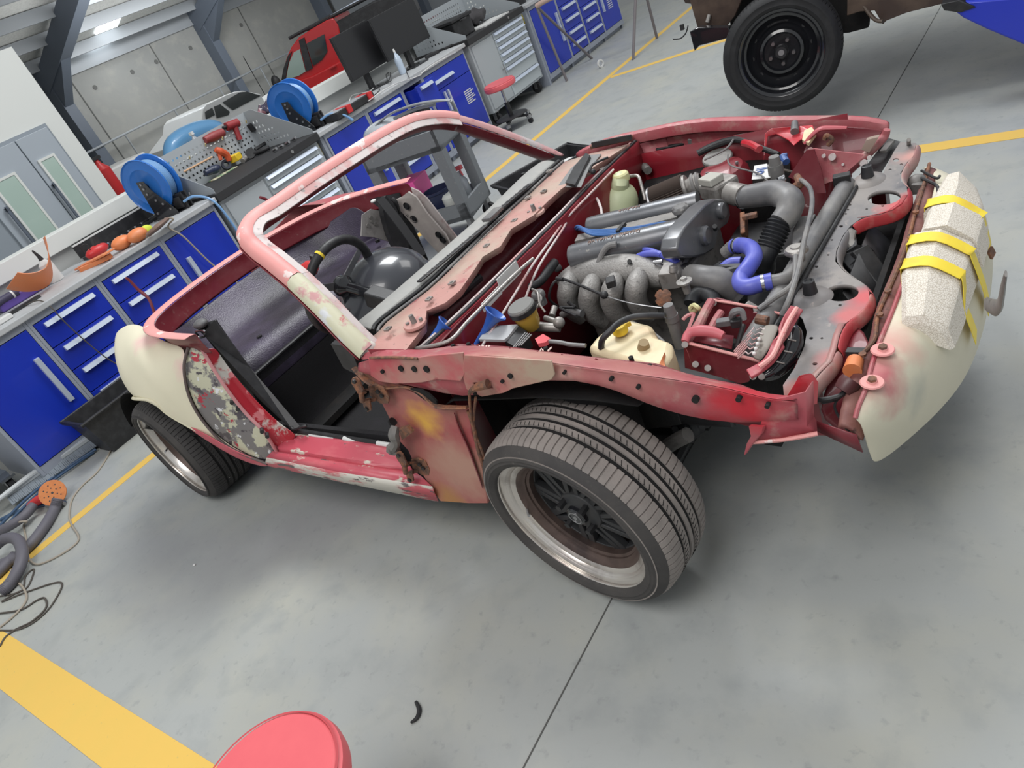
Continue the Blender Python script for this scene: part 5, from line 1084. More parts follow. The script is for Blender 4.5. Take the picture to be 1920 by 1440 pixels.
MB().plate(PZ((1486, 430, .64), (1500, 405, .65), (1530, 400, .65), (1508, 440, .64), (1484, 470, .63)), [], (0, 0, -.03)).build('radiator_shroud', GREYP, car, bevel=.004)
MB().plate(PZ((1400, 545, .60), (1440, 540, .62), (1470, 560, .62), (1455, 600, .60), (1400, 590, .58)), [], (0, 0, -.04)).build('fan_shroud', BLACK, car, bevel=.004)
MB().bar(pz(1395, 575, .64), pz(1420, 590, .62), .03, .03).build('belt_tensioner', DKMETAL, car, smooth=False, bevel=.004)
MB().bar(pz(1395, 405, .67), pz(1396, 445, .63), .015, .05).bar(pz(1392, 408, .68), pz(1420, 402, .68), .02, .015).build('pump_bracket', RUSTY, car, smooth=False, bevel=.003)
# tangle of wires and small hoses low in the bay
for k in range(34):
    u, v = random.uniform(1040, 1450), 0
    v = random.uniform(300, 640); 
    if not (-.9 * (u - 960) + 560 < v < 660): continue
    z = random.uniform(.54, .64); pts = []
    for j in range(5):
        pts.append(pz(u, v, z)); u += random.uniform(-40, 45); v += random.uniform(-26, 26); z = max(.5, min(.66, z + random.uniform(-.03, .03)))
    if any(not (-.34 < p.x < .42 and -.45 < p.y < .6) for p in pts): continue
    MB().tube(pts, random.choice((.004, .005, .007, .011)), 7, sm=5).build('engine_bay_hose' if k % 3 == 0 else 'engine_bay_wire', random.choice((BLACK, HOSE_B, HOSE_B, HOSE_G, CABLE_D)), car)

# ---- radiator support panel with two oval openings
SUPM = mat('dusty_grey_black_panel', S(112, 110, 112), .5, layers=[(5, .42, .62, S(140, 134, 130)), (11, .55, .68, S(84, 84, 90)), (40, .62, .72, S(160, 150, 144))], bump=.1)
SUPR = mat('panel_edge_red_dusted', S(176, 60, 66), .45, layers=[(7, .42, .6, S(196, 140, 132)), (16, .56, .68, S(150, 112, 106))])
stain(SUPM, [(pz(1625, 560, .62), .02, .06, S(196, 84, 88)), (pz(1600, 590, .62), .01, .05, S(190, 100, 100)), (pz(1690, 388, .64), .02, .07, S(200, 92, 94)), (pz(1560, 670, .62), .02, .06, S(178, 110, 108)), (pz(1715, 290, .66), .01, .07, S(190, 140, 132)), (pz(1500, 735, .61), .02, .06, S(176, 120, 112))])
so = [(1688, 266, .66), (1676, 284, .66), (1668, 300, .66), (1655, 326, .665), (1636, 333, .67), (1610, 340, .67), (1594, 356, .665), (1586, 378, .66), (1568, 407, .655), (1547, 450, .65), (1526, 491, .645), (1508, 530, .64), (1494, 562, .64), (1490, 582, .64), (1505, 598, .64), (1513, 622, .635), (1508, 650, .63), (1490, 690, .625), (1468, 722, .62), (1470, 742, .615), (1500, 738, .61), (1515, 729, .61), (1537, 700, .615), (1560, 678, .615), (1568, 655, .615), (1574, 630, .615), (1584, 607, .615), (1605, 592, .615), (1621, 577, .615), (1629, 562, .615), (1630, 548, .618), (1622, 534, .62), (1603, 523, .622), (1582, 508, .625), (1566, 490, .63), (1568, 470, .635), (1580, 442, .64), (1594, 424, .64), (1616, 408, .64), (1650, 402, .638), (1675, 394, .636), (1692, 382, .636), (1702, 366, .638), (1700, 350, .64), (1690, 340, .642), (1688, 325, .645), (1700, 305, .65), (1712, 293, .65), (1718, 268, .655)]
def pzp(u, v, k=None):
    z = .635
    for _ in range(4): z = .636 + .046 * pz(u, v, z).y
    return pz(u, v, z)
supo = [pzp(u, v) for u, v, z in so]
def oval(cu, cv_, ru, rv, z, n=28, tilt=-5):
    c_, s_ = math.cos(math.radians(tilt)), math.sin(math.radians(tilt))
    return [pzp(cu + ru * math.cos(a) * c_ - rv * math.sin(a) * s_, cv_ + ru * math.cos(a) * s_ + rv * math.sin(a) * c_) for a in [2 * PI * k / n for k in range(n)]]
h1, h2 = oval(1578, 549, 33, 16, .621), oval(1658, 370, 32, 14, .641)
smh = [oval(u, v, r_, r_ * .6, z, 8) for u, v, r_, z in ((1594, 384, 2.5, .65), (1590, 393, 2.5, .65), (1586, 401, 2.5, .65), (1577, 424, 4, .645), (1531, 500, 3.5, .64), (1560, 450, 2.5, .64), (1553, 478, 2.5, .638), (1528, 682, 5, .612), (1521, 634, 4, .62), (1541, 634, 3, .618), (1680, 300, 6, .655), (1690, 308, 3, .65), (1669, 318, 3, .66), (1575, 572, 3.5, .617), (1655, 386, 3, .64), (1625, 392, 2.5, .643))]
sp_ = MB().plate(supo, [h1, h2] + smh, (0, 0, -.004)).build('radiator_support_panel', SUPM, car, ang=25)
# rolled front lip in red along the outer side, and rims of the openings
DUSTR = mat('dusty_pink_lip', S(176, 128, 124), .5, layers=[(7, .42, .6, S(166, 150, 142)), (16, .58, .7, S(164, 84, 88))])
for i0, i1, mt in ((20, 25, DUSTR), (24, 31, SUPR), (30, 38, SUPM), (37, 44, SUPR), (43, 49, DUSTR)):
    q_ = supo[i0:i1]
    MB().grid([q_, [p + V(.008, 0, -.006) for p in q_], [p + V(.013, 0, -.022) for p in q_], [p + V(.010, 0, -.036) for p in q_]]).build('support_front_lip', mt, sp_, solid=.003, sub=1, ang=60)
lipb = [i for i in range(22, 33)]
def lipstrip(ids, w, mt):
    a = [supo[i] + V(0, 0, .0015) for i in ids]; b = [supo[i] + V(-w, 0, .0015) for i in ids]
    return MB().grid([a, b]).build('support_red_edge', mt, sp_, solid=.001)
lipstrip(range(21, 27), .014, DUSTR); lipstrip(range(38, 43), .012, SUPR)
for h in (h1, h2):
    ctr = sum(h, V(0, 0, 0)) / len(h)
    MB().grid([h + h[:1], [ctr + (p - ctr) * .985 + V(0, 0, -.012) for p in h + h[:1]]]).build('opening_rim', SUPM, sp_, solid=.002)
MB().grid([[p, p + V(-.004, 0, -.05)] for p in supo[6:14]]).build('support_rear_flange', SUPM, sp_, solid=.003)
# raised swages around the rubber stops
for u, v, z, d_ in ((1521, 556, .64, 1), (1628, 338, .668, -1)):
    q = pzp(u, v)
    MB().lathe([(.052, -.002), (.040, .010), (.018, .014), (.0, .014)], q + V(0, 0, -.002), (0, 0, 1), 30).build('pressed_swage', SUPM, sp_)
    MB().lathe([(.018, .010), (.016, .030), (.014, .046), (.010, .048), (.007, .044), (0, .044)], q, (0, 0, 1), 22).build('rubber_stop', HOSE_B, sp_)
MB().cyl(pz(1704, 272, .66), pz(1704, 262, .69), .006, n=10).build('lift_stud', DKMETAL, sp_)

# ---- nose behind the bumper: black ducting, dark beam, indicator
MB().grid([[V(.60, y, .60) for y in (-.16, 0, .1, .2)], [V(.66, y, .50) for y in (-.18, 0, .1, .22)], [V(.68, y, .30) for y in (-.2, 0, .1, .25)]]).build('air_duct', BLACK, car, solid=.004)
MB().plate(PZ((1584, 440, .60), (1603, 425, .62), (1607, 458, .62), (1632, 462, .60), (1640, 470, .58), (1665, 525, .50), (1660, 560, .50), (1640, 556, .52), (1615, 520, .56), (1590, 500, .58), (1572, 480, .60)), [], (0, 0, -.012)).build('headlight_duct', HOSE_B, car, bevel=.002)
MB().bar(pz(1608, 468, .60), pz(1655, 530, .52), .05, .03).build('duct_channel', BLACK, car, smooth=False, bevel=.004)
MB().tube(PZ((1598, 432, .635), (1594, 450, .62), (1600, 462, .61)), .012, 8, flat=.5).build('latch_bracket', DKMETAL, car)
MB().plate(PZ((1628, 410, .625), (1668, 396, .625), (1664, 402, .62), (1640, 412, .62), (1618, 424, .62), (1612, 424, .62)), [], (0, 0, -.006)).build('latch_arm', SUPM, car)
MB().bx(.50, .735, .02, .47, .50, .51).bx(.52, .66, -.34, -.12, .44, .46).bx(.66, .675, -.30, .40, .34, .57).build('dark_shade_backing', SOOT, car, smooth=False)  # dark sheets added to stand for the shade inside the panel openings
MB().bx(.56, .60, -.48, -.44, .40, .60).build('support_upright', RED_BAY, car, smooth=False)
MB().bx(.56, .60, .42, .47, .36, .62).build('support_upright', RED_BAY, car, smooth=False)
BEAM = mat('brown_red_beam', S(112, 66, 62), .6, layers=[(8, .45, .62, S(140, 98, 90)), (30, .6, .7, S(84, 58, 54))], bump=.2)
bl_ = PZ((1733, 310, .60), (1722, 350, .61), (1700, 405, .612), (1690, 450, .612), (1672, 500, .612), (1650, 550, .61), (1634, 590, .61), (1632, 640, .605), (1608, 660, .60), (1578, 735, .585), (1568, 800, .56))
br_ = PZ((1760, 316, .59), (1752, 350, .60), (1745, 410, .60), (1728, 460, .60), (1712, 510, .60), (1690, 565, .60), (1668, 610, .60), (1652, 645, .60), (1630, 690, .595), (1612, 760, .57), (1606, 815, .54))
bm = MB().grid([[p + V(-.004, 0, -.05) for p in bl_], bl_, [(a + b) / 2 + V(0, 0, .010 if i % 2 else .002) for i, (a, b) in enumerate(zip(bl_, br_))], br_, [p + V(.01, 0, -.04) for p in br_]]).build('bumper_beam', BEAM, car, solid=.004, sub=1, ang=60)
MB().tube([p + V(.003, 0, .008) for p in [(a * .7 + b * .3) for a, b in zip(bl_, br_)]][:-2], .005, 8).build('beam_seam', RUSTY, bm)
for i, t in ((2, .4), (3, .5), (5, .4), (6, .5), (8, .5)):
    q = bl_[i].lerp(br_[i], t) + V(0, 0, .012); MB().cyl(q, q + V(0, 0, .006), .008, n=10).build('beam_bolt', RUSTY, bm)
MB().tube(PZ((1716, 330, .62), (1742, 340, .62), (1758, 352, .61), (1752, 380, .61), (1735, 400, .61)), .005, 8).tube(PZ((1728, 320, .62), (1755, 334, .62), (1762, 330, .62)), .004, 8).build('wiring_tail', BLACK, car)
MB().ball(pz(1720, 345, .60), (.03, .025, .03)).bar(pz(1712, 352, .60), pz(1738, 350, .60), .03, .03).build('side_lamp_holder', DKMETAL, car)
# near side: inner panel, indicator and wires
MB().grid([PZ((1528, 780, .52), (1556, 700, .57), (1585, 640, .59), (1610, 600, .60)), PZ((1560, 800, .48), (1590, 735, .55), (1612, 690, .58), (1632, 640, .60)), PZ((1600, 838, .40), (1608, 790, .48), (1622, 730, .56), (1640, 680, .59))]).build('nose_side_panel', RED_DARK, car, solid=.003, sub=1)
MB().grid([PY((1530, 790, -.60), (1560, 800, -.62), (1605, 815, -.64)), PY((1532, 808, -.60), (1570, 826, -.62), (1618, 848, -.64))]).build('nose_lower_panel', RED_DARK, car, solid=.003)
MB().tube(PZ((1604, 676, .60), (1598, 696, .60)), [.018, .020], 16, sm=0).build('indicator_lens', ORANGE, car)
MB().lathe([(0, .0), (.022, 0), (.024, -.01), (.020, -.03), (.0, -.03)], pz(1597, 712, .60), (.5, .6, .5), 20).build('indicator_socket', mat('brown_socket', S(86, 50, 52), .4), car)
MB().tube(PZ((1590, 725, .585), (1575, 742, .58), (1540, 750, .58), (1524, 746, .60)), .006, 8).build('indicator_wire', BLACK, car)
MB().tube(PZ((1590, 728, .585), (1565, 760, .56), (1582, 795, .52), (1594, 812, .50)), .003, 6).tube(PZ((1592, 726, .585), (1572, 748, .57), (1540, 756, .57)), .003, 6).build('indicator_wire', HOSE_B, car)
MB().bar(pz(1587, 659, .60), pz(1628, 660, .60), .02, .012).build('lamp_bracket', BLACK, car, smooth=False, bevel=.002)
MB().plate(PZ((1568, 660, .58), (1570, 640, .60), (1584, 616, .60), (1590, 628, .60), (1588, 648, .59), (1576, 658, .58)), [], (0, 0, -.03)).build('indicator_lens', ORANGE, car, label='orange indicator lens')
MB().tube(PZ((1592, 800, .50), (1598, 818, .47), (1604, 828, .45)), .010, 8).build('bumper_stay', RUSTY, car)

# ---- bumper cover in cream primer
bp = [
 [(1600, 786, .585), (1612, 792, .575), (1618, 812, .545), (1624, 836, .50), (1632, 858, .46), (1638, 872, .43)],
 [(1606, 764, .60), (1628, 772, .595), (1652, 800, .54), (1664, 824, .48), (1668, 842, .43), (1670, 852, .40)],
 [(1620, 730, .615), (1648, 738, .61), (1690, 770, .54), (1706, 794, .47), (1712, 806, .42), (1714, 814, .385)],
 [(1630, 690, .62), (1668, 700, .615), (1722, 728, .54), (1742, 752, .46), (1752, 768, .41), (1756, 776, .37)],
 [(1645, 645, .625), (1700, 656, .62), (1764, 684, .53), (1784, 706, .45), (1792, 720, .40), (1796, 730, .36)],
 [(1668, 590, .625), (1740, 605, .615), (1796, 636, .53), (1812, 664, .44), (1816, 680, .39), (1818, 692, .35)],
 [(1692, 525, .63), (1780, 545, .61), (1828, 580, .53), (1838, 606, .44), (1838, 625, .39), (1838, 640, .34)],
 [(1718, 455, .63), (1808, 470, .61), (1848, 505, .53), (1856, 535, .44), (1856, 555, .39), (1854, 570, .34)],
 [(1738, 395, .625), (1818, 400, .605), (1852, 436, .53), (1862, 470, .44), (1862, 490, .39), (1860, 505, .34)],
 [(1750, 350, .61), (1806, 348, .595), (1836, 372, .52), (1850, 408, .43), (1852, 430, .38), (1850, 445, .34)],
 [(1756, 328, .60), (1775, 323, .59), (1792, 332, .52), (1806, 352, .43), (1810, 370, .38), (1812, 385, .34)]]
bpr = [PZ(*r) for r in bp]
_stb = [(pz(1636, 700, .62), .02, .10, S(186, 108, 112)), (pz(1660, 640, .625), .01, .09, S(206, 160, 148)), (pz(1740, 740, .53), .005, .06, S(178, 178, 164))]
bpr.append([V(p.x - .06, p.y + .09, p.z - .01) for p in bpr[-1]])
BUMP = mat('bumper_cream_primer_with_red_edge', S(214, 208, 186), .55, layers=[(2, .40, .65, S(208, 202, 180))])
stain(BUMP, _stb)
bc = MB().grid(bpr).build('bumper_cover', BUMP, car, solid=.006, sub=2, ang=70)
MB().tube([p for p in [r[0] + V(.004, 0, .003) for r in bpr[:8]]], .005, 8).build('bumper_edge', RED, bc)
for u, v, z in ((1655, 656, .635), (1635, 717, .625)):
    q = pz(u, v, z); MB().lathe([(.0, .006), (.010, .006), (.011, .003), (.022, .003), (.024, 0), (.022, -.002)], q, (.12, 0, 1), 28).build('bumper_washer', PINK, bc)
    MB().lathe([(0, .012), (.009, .012), (.0095, .004)], q, (.12, 0, 1), 6).build('bumper_bolt', RUSTY, bc)
MB().tube(PX((1850, 570, .93), (1866, 577, .95), (1875, 570, .96), (1880, 545, .97), (1886, 513, .98)), [.014, .016, .014, .012, .006], 8, flat=.35, up=(1, 0, 0)).build('towing_bracket', DKMETAL, bc, label='bent black bracket')
MB().bar(pxx(1856, 468, .89), pxx(1862, 480, .895), .006, .02).build('bumper_tab', RUSTY, bc, smooth=False)

# ---- white bead foam blocks taped on the bumper
def foam(st, name='foam_block'):
    return MB().grid([[V(*p) for p in s_] for s_ in st], True)
def fsec(y, x0, x1, zt, zt2, zb=.60, xm=.5, sh=0):
    xm = x0 + (x1 - x0) * xm
    return [(x0, y, zb), (x0 + .002, y, zt - .012), (x0 + .012, y, zt), (xm, y, zt + .004), (x1 - .008, y, zt2 + .006), (x1, y, zt2 - .006), (x1 + .01, y, zb - .03), (x0 + .05, y, zb - .012)]
s1_ = [fsec(-.345, .766, .842, .625, .600, .585), fsec(-.335, .760, .85, .640, .612, .585), fsec(-.25, .750, .86, .672, .640, .59), fsec(-.21, .744, .862, .682, .648, .60), fsec(-.05, .742, .874, .692, .650, .60)]
f1 = foam(s1_); f1.f += [tuple(range(7, -1, -1)), tuple(range(32, 40))]
fo = f1.build('foam_block', FOAM, car, ang=25, label='largest bead foam block, nearest')
s2_ = [fsec(-.045, .762, .878, .698, .655, .61), fsec(.07, .764, .882, .698, .655, .61)]
f2 = foam(s2_); f2.f += [tuple(range(7, -1, -1)), tuple(range(8, 16))]; f2.build('foam_block', FOAM, car, ang=25, label='middle bead foam block')
s3_ = [fsec(.075, .752, .876, .690, .650, .61), fsec(.16, .770, .872, .700, .650, .61), fsec(.262, .776, .85, .690, .645, .60)]
f3 = foam(s3_); f3.f += [tuple(range(7, -1, -1)), tuple(range(16, 24))]; f3.build('foam_block', FOAM, car, ang=25, label='farthest bead foam block')
for y, tp, st in ((-.185, PZ((1806, 578, .575), (1816, 606, .53), (1826, 634, .47)), s1_), (-.085, PZ((1838, 530, .56), (1845, 556, .51), (1850, 580, .45)), s1_), (.095, PZ((1848, 448, .55), (1853, 468, .50)), s3_)):
    # follow the foam section at this y, then down over the bumper
    i = max(k for k in range(len(st)) if st[k][0][1] <= y); i = min(i, len(st) - 2); t = (y - st[i][0][1]) / (st[i + 1][0][1] - st[i][0][1])
    q = [V(*st[i][k]).lerp(V(*st[i + 1][k]), t) for k in range(6)]
    o_ = [(-.002, 0), (-.002, .001), (-.001, .003), (0, .0035), (.002, .003), (.003, .001)]
    P = [V(p.x + o[0], y + .01 - .022 * k / 5, p.z + o[1]) for k, (p, o) in enumerate(zip(q, o_))]
    e = P[-1]
    P += [p + V(.005, 0, .002) for p in tp]
    MB().ribbon(P, .042, .0015, side=(0, 1, 0), sm=3).build('yellow_tape', TAPE, car)

# ---- headlamps (folded down in their wells), near side
hl = MB().plate([py_(u, v, -.50) for u, v in ((1281, 641), (1424, 677), (1404, 716), (1388, 720), (1345, 706), (1284, 690))], [], (0, .005, 0)).build('headlamp_cradle', RED_DARK, car, bevel=.001)
MB().tube(PY((1281, 641, -.503), (1350, 658, -.503), (1424, 677, -.503)), .004, 6).build('cradle_rim', PINK, hl)
MB().plate([py_(u, v, -.30) for u, v in ((1331, 562), (1345, 560), (1410, 576), (1412, 586), (1420, 588), (1428, 580), (1466, 590), (1452, 628), (1400, 640), (1322, 622))], [], (0, .005, 0)).build('cradle_rear_plate', RED_DARK, hl)
MB().tube(PY((1331, 562, -.303), (1410, 575, -.303), (1466, 589, -.303)), .0035, 6).build('cradle_rim', PINK, hl)
MB().grid([[py_(1331, 562, -.30), py_(1326, 590, -.33), py_(1322, 620, -.33)], [py_(1306, 600, -.40), py_(1310, 620, -.41), py_(1316, 645, -.42)], [py_(1281, 641, -.50), py_(1290, 660, -.50), py_(1300, 690, -.50)]]).build('cradle_arm', RED, hl, solid=.004)
MB().tube(PZ((1333, 566, .70), (1322, 585, .70), (1312, 606, .695), (1306, 620, .69)), .012, 10).build('cradle_tube', RED, hl)
MB().tube(PZ((1352, 585, .685), (1342, 600, .68), (1332, 618, .675)), .010, 10).build('cradle_tube', RED, hl)
MB().tube(PZ((1284, 640, .705), (1292, 625, .712), (1310, 620, .715), (1335, 622, .712), (1356, 630, .705)), [.009, .012, .014, .013, .010], 12, flat=.6).build('lift_arm', mat('pink_arm', S(186, 92, 100), .45), hl)
MB().grid([PZ((1300, 640, .67), (1340, 648, .67), (1372, 655, .66)), PZ((1312, 622, .67), (1340, 626, .67), (1376, 630, .66))]).build('cradle_basin', RED_DARK, hl, solid=.003)
for u, v in ((1338, 568), (1284, 646), (1304, 683), (1327, 690), (1412, 706), (1428, 706)): MB().cyl(py_(u, v, -.515 if v > 630 else -.31), py_(u, v, -.50 if v > 630 else -.295), .008, n=12).build('cradle_bolt', CASTB, hl)
MB().bar(pz(1344, 606, .705), pz(1371, 602, .705), .020, .016).build('relay', GREYP, hl, smooth=False, bevel=.002)
MB().bar(pz(1371, 606, .707), pz(1390, 603, .707), .022, .020).build('connector', BLACK, hl, smooth=False, bevel=.002)
MB().tube(PZ((1372, 598, .71), (1376, 586, .73), (1390, 584, .73), (1396, 600, .71)), [.007, .010, .008, .006], 8).build('connector_lead', HOSE_G, hl)
MB().tube([pz(1393, 612 + i * .5, .70) for i in range(2)] + [pz(1382, 650, .66)], .006, 8).build('connector_lead', BLACK, hl)
bowl_c = pz(1452, 664, .60)
MB().lathe([(.030, -.055), (.055, -.045), (.078, -.012), (.084, .0)], bowl_c + V(.0, .01, .0), (.82, .1, -.12), 40).build('lamp_bucket', mat('dusty_lamp_bucket', S(142, 136, 128), .6), hl, solid=.002) if 0 else None
MB().grid([PZ((1433, 608, .68), (1425, 620, .68), (1416, 645, .67), (1407, 671, .66)), PZ((1455, 607, .685), (1446, 625, .68), (1436, 650, .675), (1420, 676, .66)), PZ((1462, 612, .68), (1455, 630, .675), (1442, 656, .67), (1425, 680, .65))]).build('lamp_bucket', mat('dusty_lamp_bucket', S(142, 136, 128), .6), hl, solid=.003, sub=1)
MB().ribbon(PZ((1494, 578, .70), (1480, 600, .695), (1468, 625, .69), (1458, 650, .685), (1442, 676, .675), (1422, 692, .665), (1404, 702, .66)), .030, .008, side=(0, 1, .2)).build('lamp_bezel_bar', RED, hl, bevel=.002)
MB().tube(PZ((1494, 578, .71), (1478, 604, .705), (1464, 634, .70), (1448, 668, .69), (1424, 688, .68)), .006, 8).build('bezel_ridge', PINK, hl)
ringp = PZ((1484, 612, .66), (1491, 622, .65), (1491, 642, .63), (1484, 664, .615), (1470, 684, .605), (1452, 700, .60), (1434, 708, .60))
MB().tube(ringp, [.010, .018, .022, .022, .020, .016, .010], 14, flat=.7).build('lamp_ring', BLACKG, hl)
for i in (2, 3, 4): MB().tube([ringp[i] + V(-.01, -.012, .018), ringp[i] + V(.008, -.014, .014)], .002, 6, sm=0).build('ring_clip', CASTB, hl)
for k in range(6):                                      # lamp cradle spring wires
    u0, v0 = 1376 + k * 1.6, 655 + k * 2.6; dx, dy = 1414 - k * 3.2, 614 + k * 9.0
    MB().tube(PZ((u0, v0 + 4, .66), (dx, dy, .68), (dx + 5, dy + 5, .68), (dx + 12, dy + 1, .68), (dx + 20, dy + 4, .68)), .0018, 6, sm=0).build('spring_wire', PINK_EDGE, hl)
    if k > 1: MB().ball(pz(dx + 16, dy + 4, .685), .005, 8, 6).build('wire_clip', LABELW, hl)
MB().ball(pz(1300, 580, .69), .012).tube(PZ((1294, 578, .70), (1300, 572, .71), (1308, 576, .71), (1312, 580, .70)), .006, 6).build('cream_clip', mat('cream_clip', S(206, 200, 150), .5), hl)
MB().tube(PZ((1280, 600, .69), (1288, 592, .695), (1300, 590, .695), (1290, 618, .69), (1283, 640, .69)), .006, 6, flat=.5).build('cradle_flange', RED, hl)
MB().tube([pz(1418, 598, .68), pz(1440, 602, .675)], .012, 10, sm=0).build('spring', RUSTY, hl)
# far headlamp cradle
fh = MB().plate(PY((1506, 285, .60), (1516, 262, .61), (1536, 244, .62), (1585, 238, .62), (1620, 240, .62), (1655, 246, .62), (1640, 270, .60), (1604, 300, .56), (1580, 322, .54), (1566, 338, .52), (1548, 344, .52), (1530, 330, .54), (1515, 305, .57)), [], (0, .005, 0)).build('headlamp_cradle', RED_DARK, car, bevel=.002)
MB().plate(PY((1516, 280, .50), (1526, 279, .50), (1570, 284, .50), (1620, 290, .50), (1608, 305, .49), (1572, 336, .47), (1545, 345, .46), (1530, 310, .49)), [], (0, .005, 0)).build('cradle_side_plate', RED, fh)
MB().plate(PY((1478, 332, .42), (1512, 282, .44), (1526, 280, .44), (1540, 320, .43), (1548, 362, .40), (1530, 362, .40), (1510, 345, .41)), [], (0, .006, 0)).build('cradle_arm', RED_DARK, fh)
MB().tube(PY((1663, 243, .60), (1658, 256, .60), (1640, 276, .58), (1612, 302, .55), (1592, 322, .53), (1576, 338, .51)), [.010, .014, .014, .012, .010], 12).build('lamp_bezel_bar', RED, fh)
MB().tube(PY((1508, 270, .55), (1520, 256, .56), (1538, 242, .57), (1560, 240, .57), (1588, 240, .57)), [.007, .010, .012, .011, .008], 12, flat=.6).build('lift_arm', mat('far_pink_arm', S(178, 80, 88), .45), fh)
MB().plate(PY((1617, 276, .56), (1626, 258, .57), (1640, 254, .57), (1650, 252, .57), (1632, 282, .56)), [], (0, -.02, 0)).build('lamp_motor_cover', mat('tan_cover', S(148, 128, 116), .6), fh, bevel=.003)
for u, v, r_ in ((1561, 294, .011), (1620, 306, .011), (1630, 295, .006), (1545, 292, .006), (1581, 308, .004), (1520, 281, .008)):
    q = py_(u, v, .485); MB().cyl(q, q + V(0, -.006, .002), r_, n=16).build('cradle_bolt', PINK_EDGE, fh)
MB().tube(PY((1546, 262, .55), (1550, 254, .55), (1560, 262, .55), (1552, 272, .55)), .008, 8).build('lamp_linkage', RUSTY, fh)
MB().plate(PZ((1664, 258, .63), (1690, 266, .63), (1668, 296, .62), (1652, 322, .62), (1618, 332, .62), (1598, 345, .61), (1640, 290, .62)), [], (0, 0, -.004)).build('far_well_liner', BLACK, car)
MB().bar(pz(1655, 285, .645), pz(1672, 265, .645), .02, .01).build('well_bracket', DKMETAL, car, smooth=False, bevel=.002)

# ---- things inside the cockpit that belong to the car
# steering wheel and column
sw_c = py_(640, 535, -.36); sw_n = V(-.88, 0, .30)
sx = _n(V(0, 1, 0)); sy = _n(sw_n.cross(sx))
swp = [sw_c + sx * (.165 * math.cos(a)) + sy * (.165 * math.sin(a)) for a in [2 * PI * k / 40 for k in range(40)]]
sw = MB().tube(swp, .017, 12, closed=True, sm=0).build('steering_wheel', BLACK, car)
for a in (PI / 2, PI * 1.15, PI * 1.85): MB().bar(sw_c, sw_c + (sx * math.cos(a) + sy * math.sin(a)) * .155, .028, .004, up=sw_n).build('wheel_spoke', STEEL, sw, smooth=False)
MB().lathe([(0, .01), (.035, .01), (.04, 0), (.04, -.02), (.02, -.04), (.02, -.22), (0, -.22)], sw_c, sw_n, 28).build('wheel_hub', BLACKG, sw)
def seg(a0, a1, rr, k=5): return [sw_c + sx * (.165 * math.cos(a0 + (a1 - a0) * i / k)) + sy * (.165 * math.sin(a0 + (a1 - a0) * i / k)) for i in range(k + 1)]
best = min(range(40), key=lambda i: (swp[i] - py_(614, 487, swp[i].y)).length)
a_ = 2 * PI * best / 40; MB().tube(seg(a_ - .03, a_ + .03, 0, 2), .0185, 14, sm=0, cap=False).build('centre_mark_tape', TAPE, sw)
MB().bar(sw_c + V(.12, 0, -.05), V(-.56, sw_c.y, .70), .06, .06).build('steering_column', BLACK, car, smooth=False, bevel=.006)
# glossy black rounded instrument hood under the dash edge
hc = pz(738, 560, .70)
MB().lathe([(0, .165)] + [(.20 * math.sin(t), .165 * math.cos(t)) for t in [PI * k / 24 for k in range(1, 13)]] + [(.203, -.004), (.20, -.012), (.15, -.03), (0, -.035)], hc + V(-.02, 0, .02), (-.20, -.12, .9), 56).build('moulded_black_dome', mat('semi_gloss_black', S(58, 60, 66), .28, coat=.5), car)
dq = pz(738, 560, .70)
MB().tube([pz(676, 566, .74), pz(668, 582, .73), pz(640, 592, .72), pz(610, 590, .72)], [.010, .012, .008, .005], 8).build('dome_bracket', STEEL, car)
MB().cyl(pz(632, 592, .72), pz(632, 590, .735), .012, n=12).build('bracket_bolt', STEEL, car)
# far belt tower and B pillar
ltw = MB().plate(PX((678, 403, -1.62), (694, 392, -1.62), (708, 395, -1.62), (722, 410, -1.62), (735, 455, -1.62), (700, 445, -1.62), (676, 443, -1.62)), [], (.006, 0, 0)).build('belt_tower_plate', mat('silver_painted_plate', S(150, 146, 144), .5, layers=[(20, .5, .7, S(124, 120, 118))]), car)
for u, v in ((695, 408), (689, 423), (703, 420), (697, 415)): q = pxx(u, v, -1.61); MB().cyl(q, q + V(.006, 0, 0), .009, n=12).build('plate_bolt', DKMETAL, ltw)
MB().plate(PX((708, 378, -1.60), (716, 368, -1.60), (735, 390, -1.60), (752, 430, -1.60), (760, 470, -1.60), (740, 478, -1.60), (722, 440, -1.60), (712, 405, -1.60)), [], (.03, 0, 0)).build('belt_retractor', BLACK, car, smooth=False)
MB().ribbon(PX((712, 372, -1.55), (735, 400, -1.52), (765, 440, -1.48), (792, 480, -1.44)), .06, .004, side=(0, 1, -.5)).build('seat_belt', mat('belt_webbing', S(44, 44, 46), .7), car)
lp = MB().plate(PY((735, 378, .60), (752, 370, .62), (765, 360, .63), (780, 370, .63), (800, 400, .63), (835, 440, .63), (850, 470, .62), (825, 478, .60), (790, 440, .60), (755, 400, .60)), [], (0, .01, 0)).build('far_door_jamb', mat('far_jamb_grey', S(156, 148, 144), .5, layers=[(6, .45, .65, S(176, 168, 162)), (10, .62, .7, S(150, 90, 92))]), car)
for u, v in ((762, 387), (762, 407), (775, 411), (822, 441), (830, 450)): q = py_(u, v, .602); MB().lathe([(.0, 0), (.012, 0), (.012, -.004), (.017, -.006), (.02, 0)], q, (0, -1, 0), 18).build('jamb_hole', BLACK, lp)
MB().plate(PY((770, 352, .68), (784, 358, .68), (800, 372, .68), (845, 430, .69), (862, 452, .69), (850, 470, .68), (826, 432, .67), (796, 392, .66), (776, 368, .66)), [], (0, .008, 0)).build('far_door_shut', mat('far_shut_grey', S(168, 160, 158), .5, layers=[(9, .5, .6, S(150, 132, 130))]), car)
MB().ball(py_(700, 377, .50), (.016, .014, .008)).build('belt_anchor_cap', LABELW, car)
